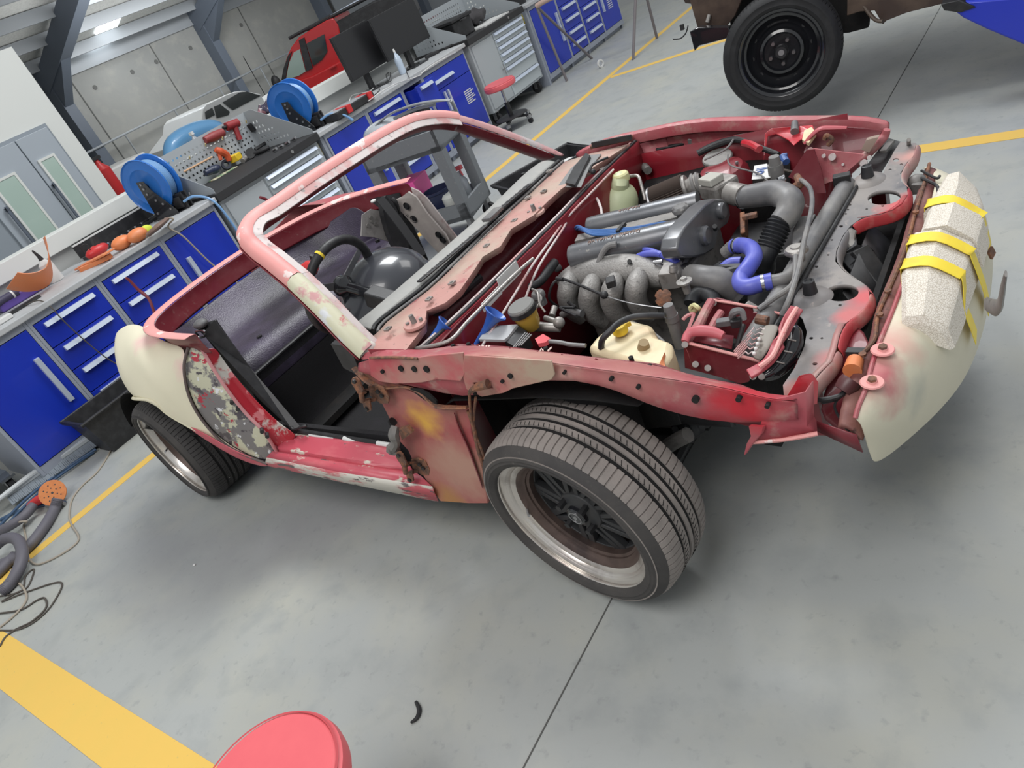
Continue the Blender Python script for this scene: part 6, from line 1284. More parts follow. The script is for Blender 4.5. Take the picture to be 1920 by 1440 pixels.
MB().tube(PY((735, 372, .57), (742, 380, .57), (748, 400, .57)), .012, 8).build('latch_hook', BLACK, car)
# small red bottle bolted behind the seats
ea, eb = pz(556, 522, .72), pz(590, 497, .76)
ex = MB().lathe([(0, 0), (.03, 0), (.038, .008), (.038, (eb - ea).length * .8), (.028, (eb - ea).length * .95), (.012, (eb - ea).length), (.012, (eb - ea).length + .02)], ea, eb - ea, 28).build('fire_extinguisher', REDP, car)
MB().lathe([(.0385, .03), (.0388, .03), (.0388, .075), (.0385, .075)], ea, eb - ea, 28).build('extinguisher_label', LABELW, ex)
MB().bar(eb, eb + V(.02, 0, .05), .015, .02).build('extinguisher_lever', BLACK, ex, smooth=False)

# ================================================================ vehicle on the hoist, top right
van = thing('pickup_truck', 'dark brown vehicle raised on a blue hoist with a black steel wheel', 'vehicle', (1.2, 3.2, 0))
wc = py_(1464, 101, 2.6); dep = (wc - CAM).dot(c2w((0, 0, 1)))
RW = 107 * dep / F_PX
vw = make_wheel((wc.x, 2.6, wc.z), RW, RW * .70, .20, .22, .10, RUBBER_B, spokes=False, par=van)
for o in list(COL.objects):
    if o.parent == vw and o.name.startswith('tyre_sidewall'): o.data = o.data.copy(); o.data.materials[0] = RUBBER_B
def slab(pts, y, th, name, mt, par, bev=.004): return MB().plate(PY(*[(u, v, y) for u, v in pts]), [], (0, th, 0)).build(name, mt, par, bevel=bev)
slab(((1290, -70), (1293, 0), (1307, 50), (1352, 62), (1378, 30), (1420, -70)), 2.75, .03, 'inner_wing', BROWNV, van)
slab(((1293, 60), (1302, 96), (1311, 86), (1357, 74), (1372, 67), (1366, 52), (1307, 52)), 2.62, .05, 'chassis_bracket', BLACKG, van)
slab(((1590, -70), (1588, 30), (1612, 22), (1640, 20), (1655, 46), (1662, 39), (1700, 24), (1772, 6), (1900, -34), (1960, -70)), 2.78, .04, 'sill_panel', BROWNV, van)
slab(((1360, -70), (1370, 60), (1480, 70), (1590, 62), (1628, 52), (1640, -70)), 2.95, .04, 'wheel_housing', SOOT, van)
MB().tube(PY((1655, 40, 2.74), (1640, 36, 2.75), (1620, 10, 2.8), (1608, -20, 2.85)), .02, 8, flat=.5).build('wing_stay', mat('brown_stay', S(92, 80, 70), .5), van)
MB().bx(-.7, 3.4, 3.0, 4.2, .76, .87).build('chassis_floor', SOOT, van, smooth=False)
MB().bx(-.9, 3.6, 2.80, 4.4, .86, 1.45).build('body_side', BROWNV, van, smooth=False, bevel=.05)
MB().tube(PY((1290, 48, 2.7), (1286, 62, 2.7), (1276, 72, 2.7), (1262, 74, 2.7)), .004, 6).build('dangling_lead', BLACK, van)
MB().bar(py_(1278, 46, 2.7), py_(1280, 56, 2.7), .02, .02).build('lead_plug', BLACK, van, smooth=False)
MB().cyl(py_(1330, 28, 2.74), py_(1326, 42, 2.72), .012, n=10).build('wing_bolt', CASTB, van)
hs = thing('hoist_arm', 'blue vehicle hoist arm under the raised truck at the right edge', 'vehicle hoist', (2.0, 3.0, 0))
arm = MB().plate(PY((1765, 8, 2.55), (1800, 4, 2.55), (1960, -10, 2.55), (1990, 110, 2.55), (1924, 86, 2.55), (1850, 55, 2.55), (1806, 34, 2.55), (1788, 20, 2.55)), [], (0, .12, 0)).build('arm', BLUEL, hs, bevel=.01)
MB().plate(PY((1764, 8, 2.54), (1800, 0, 2.54), (1830, 14, 2.54), (1800, 24, 2.54), (1770, 20, 2.54)), [], (0, .14, 0)).build('lift_pad', BLACK, hs, bevel=.004)
pz_ = py_(1960, 20, 2.6)
MB().bx(pz_.x + .1, pz_.x + .5, 2.42, 2.72, 0, 1.6).build('post', BLUEL, hs, smooth=False, bevel=.01)

# ================================================================ stools
def stool(loc, label, rz=0, R=.185, H=.47):
    LOCAL[0] = True
    t = thing('workshop_stool', label, 'stool', loc, rz, 'red round rolling stools')
    MB().lathe([(0, 0), (R * .9, 0), (R * .985, -.012), (R, -.03), (R * .985, -.05), (R * .92, -.06), (0, -.06)], (0, 0, H), (0, 0, 1), 56).build('seat', REDV, t)
    MB().lathe([(R * .93, -.001), (R * .94, .002), (R * .955, -.003)], (0, 0, H), (0, 0, 1), 56).build('seat_piping', REDV, t)
    MB().cyl((0, 0, .12), (0, 0, .26), .026).build('gas_lift', BLACK, t)
    MB().cyl((0, 0, .25), (0, 0, H - .055), .014).build('lift_rod', STEEL, t)
    MB().lathe([(0, .125), (.15, .125), (.17, .118), (.17, .11), (0, .105)], (0, 0, 0), (0, 0, 1), 32).build('tool_tray', BLACK, t)
    for k in range(5):
        a = 2 * PI * k / 5; c, s = math.cos(a), math.sin(a)
        l = MB().bar((0, 0, .105), (c * .21, s * .21, .085), .035, .022, w2=.022).build('base_leg', BLACK, t, smooth=False, bevel=.003)
        cs = MB().bx(-.013, .013, -.02, .02, 0, .03).xf(Matrix.Translation((c * .21, s * .21, .05))).cyl((c * .21, s * .21, .05), (c * .21, s * .21, .09), .005, n=8).build('caster_fork', STEEL, t, smooth=False)
        MB().cyl((c * .21 - s * .012, s * .21 + c * .012, .027), (c * .21 + s * .012, s * .21 - c * .012, .027), .027, n=18).build('caster_wheel', RUBBER_B, cs)
    LOCAL[0] = False
    return t
stool(tuple(pz(492, 1480, .47).xy) + (0,), 'red vinyl round stool seat at the bottom edge of the photo', R=.175)
stool((-3.62, 4.39, 0), 'red round rolling stool in front of the right-hand tool trolley', R=.17)

# ================================================================ grey service cart with clear lamps and bottles
ct = thing('service_cart', 'grey plastic two-shelf service cart seen through the windscreen frame', 'cart', (-2.75, 2.0, 0))
A0 = Vector((-2.27, 1.76, 0)); ux = _n(Vector((-.80, -.20, 0))); uy = Vector((-ux.y, ux.x, 0)) * -1   # A is the near right corner
if uy.y < 0: uy = -uy
LX, LY = .62, .42
def cc(a, b, z): return A0 + ux * (a * LX) + uy * (b * LY) + Vector((0, 0, z))
def cbox(mb, a0, a1, b0, b1, z0, z1):
    p = [cc(a, b, z) for z in (z0, z1) for a, b in ((a0, b0), (a1, b0), (a1, b1), (a0, b1))]
    return mb.add(p, [(3, 2, 1, 0), (4, 5, 6, 7), (0, 1, 5, 4), (1, 2, 6, 5), (2, 3, 7, 6), (3, 0, 4, 7)])
for z0, z1, nm in ((.66, .80, 'top_shelf'), (.16, .28, 'lower_shelf')):
    m_ = MB(); cbox(m_, 0, 1, 0, 1, z0, z0 + .03)
    for q in ((0, 1, 0, .05), (0, 1, .95, 1), (0, .04, 0, 1), (.96, 1, 0, 1)): cbox(m_, *q, z0, z1)
    m_.build(nm, CARTM, ct, smooth=False, bevel=.004)
for a0, a1, b0, b1 in ((0, .13, 0, .18), (.87, 1, 0, .18), (0, .13, .82, 1), (.87, 1, .82, 1)):
    m_ = MB(); cbox(m_, a0, a1, b0, b1, .16, .70); m_.build('leg', CARTM, ct, smooth=False, bevel=.004)
    q = cc((a0 + a1) / 2, (b0 + b1) / 2, .06)
    cs = MB().bx(q.x - .02, q.x + .02, q.y - .02, q.y + .02, .06, .16).build('caster_fork', STEEL, ct, smooth=False)
    MB().cyl(q + Vector((0, -.015, 0)), q + Vector((0, .015, 0)), .058, n=18).build('caster_wheel', RUBBER_B, cs)
m_ = MB().tube([cc(1.0, .1, .78), cc(1.14, .15, .80), cc(1.16, .5, .80), cc(1.14, .85, .80), cc(1.0, .9, .78)], .014, 8); m_.build('push_handle', CARTM, ct)
def lump(name, label, cat, mb, mt, group=None, **k): return tag(mb.build(name, mt, **k), label, cat, group)
# clear plastic headlamp assembly and grey bumper trim resting on the cart
hd = thing('headlamp_assembly', 'clear and silver headlamp unit resting on the grey cart', 'car headlamp', tuple(cc(.75, .5, .80)))
c0 = cc(.72, .45, .86)
MB().ball(c0, (.20, .14, .085), 24, 14).build('lens', CLEARP, hd)
MB().ball(c0 + V(.02, -.09, -.0), (.07, .06, .05)).build('reflector', CHROME, hd)
MB().ball(c0 + V(-.19, .0, -.02), (.07, .05, .03)).build('corner_lens', mat('blue_grey_lens', S(150, 158, 190), .2, coat=.5), hd)
tr = MB().tube(PZ((705, 235, .93), (735, 212, .97), (780, 196, .99), (820, 189, .98), (845, 188, .96)), [.012, .016, .018, .016, .010], 10, flat=.5)
tr.tube(PZ((740, 222, .93), (780, 204, .96), (815, 195, .96)), .012, 8)
tr.tube(PZ((845, 188, .96), (852, 200, .90), (857, 212, .85)), .010, 8)
tag(tr.build('bumper_trim', mat('silver_grey_trim', S(150, 154, 158), .35, .3)), 'curved silver grille trim lying on top of the cart above the headlamp unit', 'car trim')
lump('black_lamp_socket', 'black lamp carrier with square recesses lying under the curved trim on the cart', 'lamp part', MB().bar(pz(752, 222, .91), pz(800, 203, .92), .07, .05), BLACK, smooth=False, bevel=.006)
lump('storage_box', 'bright pink plastic box on the lower shelf of the grey cart', 'box', MB().plate([cc(.60, .22, .195), cc(.85, .22, .195), cc(.85, .78, .195), cc(.60, .78, .195)], [], (0, 0, .30)), PINKP, bevel=.008)
q = cc(.42, .38, .192)
bk = MB().lathe([(0, 0), (.085, 0), (.10, .17), (.108, .175), (.108, .19), (.10, .19), (.083, .01), (0, .01)], q, (0, 0, 1), 32); lump('bucket', 'dark navy rimmed bucket on the lower shelf of the grey cart', 'bucket', bk, mat('navy_bucket', S(40, 48, 78), .4))
q = cc(.23, .30, .192)
wt = MB().lathe([(0, 0), (.07, 0), (.078, .02), (.078, .13), (.06, .15), (.0, .155)], q, (0, 0, 1), 28); wt = lump('plastic_container', 'translucent white tub with a green label at the right end of the cart', 'container', wt, mat('frosted_white', S(214, 218, 212), .4))
MB().lathe([(.0785, .03), (.0795, .03), (.0795, .08), (.0785, .08)], q, (0, 0, 1), angs=[PI * (-.9 + k * .05) for k in range(14)]).build('green_label', mat('lime_label', S(190, 206, 90), .5), wt, world=True) if 0 else None
q = cc(.20, .75, .192)
sb = thing('spray_bottle', 'clear spray bottle with a red and white trigger behind the bucket on the cart', 'spray bottle', tuple(q))
MB().lathe([(0, 0), (.04, 0), (.042, .02), (.042, .15), (.015, .2), (.012, .22), (0, .22)], q, (0, 0, 1), 20).build('bottle', CLEARP, sb)
MB().bar(q + V(-.03, 0, .24), q + V(.05, 0, .25), .025, .03).bar(q + V(.02, 0, .24), q + V(.04, -.01, .19), .012, .012).build('trigger_head', REDV, sb, smooth=False, bevel=.003)

# ================================================================ black tubs on the floor
def tub(o, ux_, L_, uy_, W_, h, label, fl=.04, mt=BLACK, name='storage_tub'):
    o, ux_ = Vector(o), _n(Vector(ux_)); uy_ = _n(Vector(uy_)); t = thing(name, label, 'tub', tuple(o + ux_ * L_ / 2 + uy_ * W_ / 2))
    def ring(e, z): return [o + ux_ * (-e) + uy_ * (-e) + V(0, 0, z), o + ux_ * (L_ + e) + uy_ * (-e) + V(0, 0, z), o + ux_ * (L_ + e) + uy_ * (W_ + e) + V(0, 0, z), o + ux_ * (-e) + uy_ * (W_ + e) + V(0, 0, z)]
    MB().grid([ring(-fl - .1, .01), ring(-fl, .0), ring(0, h), ring(.02, h), ring(.02, h - .015)], True).build('body', mt, t, solid=.006, smooth=False)
    b = MB().plate(ring(-fl - .01, .012), [], (0, 0, -.006)).build('bottom', mt, t)
    MB().tube(ring(.02, h), .010, 8, closed=True, sm=0).build('rim', mt, t)
    return t
tub((-3.86, -.66, 0), (.27, .96, 0), .84, (.96, -.27, 0), .30, .30, 'long black plastic tub on the floor in front of the blue drawers behind the rear wheel') if 0 else \
tub((-3.88, -.68, 0), (.0, 1, 0), .84, (1, 0, 0), .28, .27, 'long black plastic tub on the floor before the blue drawers, beside the rear wheel')
tub((-2.18, 2.02, 0), (.45, .75, 0), .62, (.80, -.48, 0), .34, .27, 'black tub on the floor beyond the dashboard with white items in it')
for k, (dx, dy) in enumerate(((.16, .10), (.26, .30))):
    q = V(-2.0 + dx * .8, 2.0 + dy * 1.35, .12)
    lump('crumpled_cloth', ('nearer', 'farther')[k] + ' white crumpled cloth in the black tub beyond the dashboard', 'cloth', MB().ball(q, (.11, .12, .10), 18, 10), LABELW)
lump('cable', 'black cord hanging over the edge of the black tub beyond the dashboard', 'cable', MB().tube([V(-2.02, 2.12, .22), V(-1.98, 2.1, .28), V(-1.93, 2.16, .24), V(-1.9, 2.25, .2)], .008, 8), BLACK)

# ================================================================ broom, sander, hoses and leads at left
br = thing('broom', 'wide floor broom with pale bristles lying in front of the leftmost cabinet', 'broom', (-3.99, -.92, 0))
ba, bb = pz(10, 932, .05) + V(.05, 0, 0), pz(186, 812, .05) + V(.03, 0, 0); dv = _n(bb - ba)
MB().bar(ba + V(0, 0, .025), bb + V(0, 0, .025), .06, .03).build('head', mat('pale_grey_plastic', S(176, 182, 186), .5), br, smooth=False, bevel=.006)
n_ = 60; bris = MB(); sd = _n(V(dv.y, -dv.x, 0))
if sd.x < 0: sd = -sd
for i in range(n_):
    p = ba.lerp(bb, (i + .5) / n_) + V(0, 0, .01)
    for k in range(2): bris.bar(p + sd * (.012 + .02 * k), p + sd * (.075 + .012 * k) + V(0, 0, -.035), .012, .006, w2=.016)
bris = bris.build('bristles', mat('grey_bristles', S(126, 134, 142), .8), br, smooth=False); bris['kind'] = 'stuff'
hm = ba.lerp(bb, .42)
MB().tube([hm + V(0, 0, .03), hm + V(.0, -.15, .045), hm + V(-.04, -.6, .03), hm + V(-.10, -1.3, .014)], [.022, .016, .013, .013], 10).build('handle', mat('white_handle', S(196, 200, 202), .4), br)
cw_ = thing('caster_frame', 'chrome caster wheel of a stand at the left edge of the photo', 'caster', (-4.4, -1.1, 0))
q = pz(18, 905, .07)
MB().bx(q.x - .05, q.x + .04, q.y - .04, q.y + .05, .10, .115).bx(q.x - .03, q.x + .03, q.y - .03, q.y - .022, .04, .11).bx(q.x - .03, q.x + .03, q.y + .022, q.y + .03, .04, .11).build('caster_plate', CHROME, cw_, smooth=False)
MB().cyl((q.x, q.y - .018, .045), (q.x, q.y + .018, .045), .045, n=20).build('wheel', RUBBER_B, cw_)
MB().bx(q.x - .4, q.x + .02, q.y - .6, q.y + .03, .115, .15).build('stand_frame', STEELB, cw_, smooth=False)
# sanding disc tool
sdz = thing('disc_sander', 'red air sander with an orange perforated sanding disc on the floor by the yellow line', 'sander', tuple(pz(98, 923, 0)))
sc_ = pz(98, 924, .075)
nrm = _n(V(.72, -.35, .6))
MB().lathe([(0, .0), (.074, 0), (.075, -.003), (.074, -.008), (.0, -.010)], sc_, nrm, 48).build('sanding_disc', SAND, sdz)
MB().lathe([(.0, -.009), (.066, -.009), (.06, -.03), (.0, -.032)], sc_, nrm, 40).build('backing_pad', BLACK, sdz)
tx = _n(nrm.cross(V(0, 0, 1))); ty_ = nrm.cross(tx)
hl_ = [(0, 0, .007)] + [(.048 * math.cos(a), .048 * math.sin(a), .0042) for a in [k * PI / 4 for k in range(8)]] + [(.028 * math.cos(a), .028 * math.sin(a), .004) for a in [k * PI / 3 + .3 for k in range(6)]]
for (a, b, r_) in hl_: p = sc_ + tx * a + ty_ * b; MB().cyl(p + nrm * .0005, p - nrm * .002, r_, n=12).build('dust_hole', BLACK, sdz)
MB().tube([sc_ - nrm * .03, pz(72, 938, .05), pz(55, 950, .04)], [.034, .028, .02], 14).build('sander_body', REDP, sdz)
def floor_tube(name, label, cat, pts, r, mt, z=None, group=None, n=8, ridged=False):
    P = [pz(u, v, (zz if zz is not None else r)) for u, v, zz in [(p + (None,))[:3] for p in pts]]
    if ridged:
        C_ = catmull(P, 16); mb = MB(); mb.tube(C_, [r * (1 + (.06 if i % 2 else -.03)) for i in range(len(C_))], n, sm=0)
    else: mb = MB().tube(P, r, n, sm=8)
    return tag(mb.build(name, mt, ang=60), label, cat, group)
floor_tube('air_hose', 'blue air hose with a brass fitting crossing beside the orange sanding disc', 'hose', [(0, 975), (30, 960), (60, 952), (90, 945), (122, 942)], .010, BLUEAIR)
fh_ = MB().cyl(pz(88, 949, .016), pz(121, 944, .016), .0115, n=12).cyl(pz(100, 947, .016), pz(104, 946, .016), .014, n=12)
lump('hose_coupling', 'steel coupling on the blue air hose below the orange sanding disc', 'coupling', fh_, STEEL)
floor_tube('air_hose', 'dark blue air hose running along the floor beneath the broom to the black tub', 'hose', [(0, 985, .02), (50, 935, .05), (100, 895, .02), (140, 868, .02), (180, 842, .02)], .009, BLUEAIR)
floor_tube('air_hose', 'second dark blue hose lying against the first in front of the broom', 'hose', [(0, 1000, .02), (40, 955, .06), (95, 905, .02), (140, 872, .02), (176, 848, .01)], .008, BLUEAIR)
VG = 'grey ribbed vacuum hoses in the coil'
floor_tube('vacuum_hose', 'grey ribbed vacuum hose loop ending nearest the sanding disc', 'hose', [(0, 1060), (30, 1045), (58, 1020), (85, 985), (102, 955), (108, 935, .06)], .028, VAC, ridged=True, n=14)
floor_tube('vacuum_hose', 'grey ribbed vacuum hose arching over the yellow line at the left edge', 'hose', [(-10, 1025, .07), (10, 1010, .08), (32, 1012, .08), (42, 1035, .07), (36, 1065, .05), (18, 1095, .03), (0, 1112)], .028, VAC, ridged=True, n=14)
floor_tube('vacuum_hose', 'dark grey ribbed vacuum hose between the two loops', 'hose', [(-10, 1000, .05), (20, 985, .06), (45, 968, .06), (62, 948, .06)], .026, VAC, ridged=True, n=14)
floor_tube('vacuum_hose', 'grey vacuum hose lying lowest of the coil at the photo edge', 'hose', [(-10, 1080, .03), (12, 1058, .03), (30, 1040, .03)], .027, VAC, ridged=True, n=14)
floor_tube('extension_lead', 'beige cable curving from the black tub across the yellow line', 'cable', [(216, 822), (205, 850), (182, 885), (155, 910), (136, 935), (130, 965), (135, 985), (147, 1005), (142, 1020), (110, 1042), (72, 1058), (55, 1048), (52, 1030), (48, 1005), (44, 985), (50, 978, .05), (30, 980, .06), (0, 990, .06)], .0052, CABLE)
floor_tube('extension_lead', 'thin dark cable tangled in large loops over the wide yellow band', 'cable', [(0, 1118), (40, 1108), (48, 1080), (64, 1068), (52, 1100), (30, 1112), (4, 1128), (50, 1110), (114, 1092), (100, 1130), (70, 1162), (35, 1180), (0, 1182)], .0042, CABLE_D)
floor_tube('extension_lead', 'beige cable looping once over the corner of the wide yellow band', 'cable', [(0, 1150), (40, 1143), (70, 1125), (84, 1122), (86, 1140), (60, 1165), (30, 1180), (10, 1195), (0, 1212)], .0046, CABLE_D)
floor_tube('extension_lead', 'pale cable crossing vertically through the tangled loops', 'cable', [(20, 1068), (26, 1085), (42, 1100), (50, 1120), (40, 1140), (20, 1160), (0, 1176)], .0055, CABLE)
lump('rubber_scrap', 'small curved black rubber scrap on the floor at bottom centre', 'debris', MB().tube(PZ((780, 1316, .006), (786, 1330, .006), (782, 1345, .006), (770, 1355, .006)), [.005, .007, .006, .003], 8), BLACK)
for u, v, lb in ((364, 1059, 'tiny white paint chip on the floor below the rear wheel'),):
    lump('paint_chip', lb, 'debris', MB().ball(pz(u, v, .003), (.008, .006, .003), 8, 6), LABELW)

# ================================================================ items on the left worktop
def at(u, v, z=.92): return pz(u, v, z)
def onb(u, v, x): return pxx(u, v, x)
bt = thing('white_bottle', 'white plastic bottle with a black nozzle on the left worktop', 'bottle', (-4.42, -.04, .91))
b0, b1 = onb(98, 512, -4.42), onb(72, 470, -4.42)
MB().tube([V(-4.42, b0.y, .912), V(-4.42, b0.y, 1.04)], .045, 20, sm=0).tube([V(-4.42, b0.y, 1.04), V(-4.42, b0.y, 1.07)], [.045, .018], 20, sm=0).build('bottle_body', LABELW, bt)
MB().tube([V(-4.42, b0.y, 1.07), V(-4.42, b0.y, 1.10), V(-4.42, b0.y - .01, 1.15)], [.017, .012, .006], 12, sm=0).build('nozzle', BLACK, bt)
of = MB(); arc = [V(-4.26 + .0, -.27 + .33 * t, .985 + .17 * (2 * t - 1) ** 2 * (.5 if t < .5 else 1.25)) for t in [k / 12 for k in range(13)]]
of.ribbon(arc, .20, .004, side=(1, 0, .75), sm=2)
tag(of.build('bumper_offcut', ORANGE), 'curved orange plastic offcut standing like a shell on the left worktop', 'plastic part')
of = MB().bar(at(150, 500, .925), at(205, 472, .96), .10, .012).bar(at(152, 506, .92), at(207, 480, .93), .04, .03)
tag(of.build('orange_board', ORANGE, smooth=False, bevel=.003), 'flat orange board propped beside the shell-shaped offcut', 'plastic part')
for k, (u, v, lb) in enumerate(((228, 455, 'left orange plastic cup of the pair lying on the worktop'), (257, 441, 'right orange plastic cup of the pair lying on the worktop'))):
    q = at(u, v, .955); tag(MB().ball(q, (.055, .075, .045), 24, 14).build('orange_cup', ORANGE), lb, 'plastic part', 'orange cups')
rt = thing('red_grinder', 'red and black power tool on the left worktop behind the orange board', 'power tool', tuple(at(180, 470, .91)))
q = at(182, 470, .95)
MB().ball(q, (.05, .09, .04)).build('tool_body', REDP, rt); MB().bar(q + V(0, .02, .03), q + V(0, .04, .09), .04, .04).build('battery', BLACK, rt, smooth=False)
MB().tube([q + V(0, -.07, .01), q + V(.0, -.08, .07), q + V(.02, -.04, .07), q + V(.02, -.05, -.01)], .004, 6).build('tool_cable', BLACK, rt)
pc = MB().bx(-.10, .10, -.17, .17, 0, .06).bx(-.08, .08, -.14, .14, .06, .075).xf(Matrix.Translation((-4.52, -.22, .912)))
tag(pc.build('tool_case', PURPLE, smooth=False, bevel=.01), 'purple plastic case behind the orange offcut on the left worktop', 'case')
sg = thing('electric_sander', 'white and grey electric sander at the far left end of the worktop', 'sander', (-4.42, -.55, .91))
q = V(-4.38, -.56, .95)
MB().tube([q + V(0, -.12, 0), q, q + V(-.02, .10, .02)], [.05, .055, .035], 18).build('sander_body', LABELW, sg)
MB().tube([q + V(-.03, .10, .02), q + V(-.05, .20, .03), q + V(-.05, .32, .03)], [.026, .024, .026], 14).build('sander_grip', mat('dark_grip', S(64, 60, 84), .5), sg)
MB().lathe([(.0265, 0), (.027, .0), (.027, .012), (.0265, .012)], q + V(-.05, .28, .03), (0, 1, 0), 20).build('grip_ring', LABELW, sg)
tag(MB().tube([V(-4.2, -.33, .915), V(-3.99, -.30, .925), V(-3.925, -.29, .86), V(-3.915, -.29, .78), V(-3.915, -.27, .62), V(-3.91, -.23, .42), V(-3.88, -.18, .30)], .004, 8).build('hanging_cable', CABLE_D), 'thin cord hanging over the drawer handles under the electric sander', 'cable')
tag(MB().bx(-.03, .03, -.045, .045, 0, .03).xf(Matrix.Translation((-4.08, -.50, .912))).build('power_brick', LABELW, smooth=False, bevel=.005), 'small white block on the worktop edge next to the electric sander', 'adapter')
tag(MB().bx(-4.20, -4.17, -.62, -.22, .912, .93).build('steel_ruler', BLACK, smooth=False), 'black straight bar lying along the worktop next to the electric sander', 'tool')
# black spanner case with a white edge, brown glove, tape, cable
cs = thing('socket_case', 'long black open socket case with white edge behind the orange cups', 'case', (-4.52, .62, .91))
MB().bx(-4.60, -4.46, .30, .95, .912, .93).build('case_base', BLACK, cs, smooth=False); MB().bx(-4.63, -4.61, .30, .95, .93, 1.02).build('case_lid', BLACK, cs, smooth=False)
MB().bx(-4.63, -4.61, .30, .95, 1.02, 1.03).build('case_rim', LABELW, cs, smooth=False)
for k in range(9): MB().cyl((-4.58, .36 + k * .06, .931), (-4.50, .36 + k * .06, .94), .008, n=8).build('socket', CHROME, cs)
tag(MB().tube([at(278, 440, .93), at(296, 425, .95), at(312, 412, .95)], [.03, .04, .028], 12, flat=.5).build('leather_glove', mat('brown_glove', S(120, 98, 88), .7)), 'brown glove lying next to the left hose reel', 'glove')
tag(MB().ball(at(274, 432, .95), (.03, .05, .035)).build('yellow_rag', mat('lime_cloth', S(204, 216, 70), .7)), 'small lime yellow item between orange cups and brown glove', 'cloth')
tag(MB().tube([at(309, 410, .96), at(325, 410, .94), V(-3.93, .66, .90), V(-3.90, .70, .80), V(-3.90, .76, .55), V(-3.88, .85, .3), V(-3.86, .9, .03)], .006, 8).build('hanging_cable', CABLE), 'beige power cord hanging over the blue door beside the left hose reel', 'cable')

# ================================================================ items on the left trolley
tz = .925
def tt(u, v, z=.935):
    p = pz(u, v, z); return p if p.x > -4.62 else pxx(u, v, -4.62)
tag(MB().tube([tt(385, 325, .94), tt(400, 318, .97)], [.025, .035], 14, sm=0).ball(tt(404, 317, .965), (.04, .05, .035)).build('glue_bottle', mat('navy_bottle', S(44, 52, 76), .4)), 'navy blue bottle lying at the left end of the trolley top', 'bottle')
tag(MB().lathe([(.022, -.02), (.04, -.02), (.04, .02), (.022, .02)], tt(424, 309, .965), (.9, -.3, .3), 28, closed=True).build('tape_roll', mat('navy_roll', S(40, 46, 60), .5)), 'dark blue roll of tape on the left trolley top', 'tape roll')
tag(MB().bx(-.05, .05, -.05, .05, 0, .055).xf(Matrix.Translation(tt(443, 302, .925)) @ Matrix.Rotation(.5, 4, 'Z')).build('yellow_box', YELLOWC, bevel=.006), 'yellow box on the left trolley top beside the tape roll', 'box')
ag = thing('angle_drill', 'silver and black air tool on the left trolley top', 'air tool', tuple(tt(462, 295, .925)))
MB().cyl(tt(455, 302, .945), tt(466, 290, .96), .022, n=18).build('tool_head', CASTB, ag); MB().lathe([(0, 0), (.045, 0), (.045, .012), (0, .014)], tt(470, 288, .965), (.5, -.5, .4), 28).build('tool_disc', BLACK, ag)
MB().tube([tt(474, 290, .95), tt(490, 283, .95), tt(505, 276, .95)], [.018, .022, .018], 12).build('tool_grip', BLACK, ag)
tag(MB().tube([tt(478, 280, .945), tt(525, 252, .95)], .016, 4, sm=0).build('torque_wrench', BLACK, smooth=False), 'long black ratchet case across the back of the left trolley top', 'tool')
for k, (u, v) in enumerate(((512, 282), (524, 276), (536, 270), (548, 262), (530, 262), (545, 255))):
    tag(MB().cyl(tt(u, v, .94), tt(u + 6, v - 4, .95), .011, n=10).build('socket', CHROME), 'small chrome sockets scattered at the right end of the left trolley top', 'socket', 'chrome sockets on trolley')
tag(MB().bx(-.05, .05, -.14, .12, 0, .006).xf(Matrix.Translation(tt(420, 326, .927))).build('paper_sheets', mat('mixed_paper', S(214, 208, 180), .6, layers=[(14, .5, .55, S(120, 160, 120)), (20, .6, .64, S(210, 160, 120))])), 'papers and green wrapper at the front left of the left trolley top', 'papers')
# tools hanging on the pegboard (x = -4.68)
XP = -4.66
def pg(u, v, x=XP): return pxx(u, v, x)
dg_ = thing('cordless_drill', 'red pistol-grip drill hanging on the pegboard', 'drill', tuple(pg(435, 240)))
MB().cyl(pg(424, 238), pg(446, 230), .035, n=18).tube([pg(440, 236), pg(445, 250), pg(450, 262)], [.026, .022, .024], 10, sm=0).build('drill_body', mat('maroon_tool', S(150, 48, 52), .5), dg_)
MB().cyl(pg(418, 240), pg(424, 238), .014, n=10).build('drill_chuck', BLACK, dg_)
lump('air_ratchet', 'red cylindrical air tool hanging at the left of the pegboard', 'air tool', MB().tube([pg(384, 263), pg(400, 256), pg(418, 248)], [.028, .038, .034], 14), mat('maroon_tool_2', S(146, 62, 62), .5))
lump('spray_gun', 'orange spray gun resting against the pegboard', 'spray gun', MB().tube([pg(404, 280, -4.6), pg(412, 284, -4.6), pg(424, 290, -4.6), pg(430, 302, -4.6)], [.02, .035, .03, .02], 10).tube([pg(410, 284, -4.6), pg(414, 300, -4.6)], .016, 8, sm=0), mat('orange_red_tool', S(208, 90, 52), .5))
lump('wooden_stick', 'thin wooden stick leaning on the pegboard hooks', 'stick', MB().cyl(pg(345, 322, -4.6), pg(398, 294, -4.6), .008, n=8), mat('light_wood', S(206, 166, 130), .6))
lump('bit_holder', 'black bit holder clipped on the pegboard', 'bit holder', MB().bar(pg(466, 233), pg(476, 246), .05, .03), BLACK, smooth=False, bevel=.004)
HK = 'yellow pegboard hooks'
for (u, v) in ((356, 298), (386, 274), (418, 262), (462, 230), (480, 225)):
    tag(MB().tube([pg(u, v), pg(u, v, -4.6) , pg(u - 1, v - 5, -4.59)], .006, 6, sm=0).build('peg_hook', mat('brass_hook', S(200, 184, 130), .5)), {356: 'yellowish hook at the far left of the left pegboard', 386: 'yellowish hook below the red cylindrical air tool', 418: 'yellowish hook just left of the red drill', 462: 'yellowish hook left of the black bit holder', 480: 'yellowish hook at the right end of the left pegboard'}[u], 'hook')

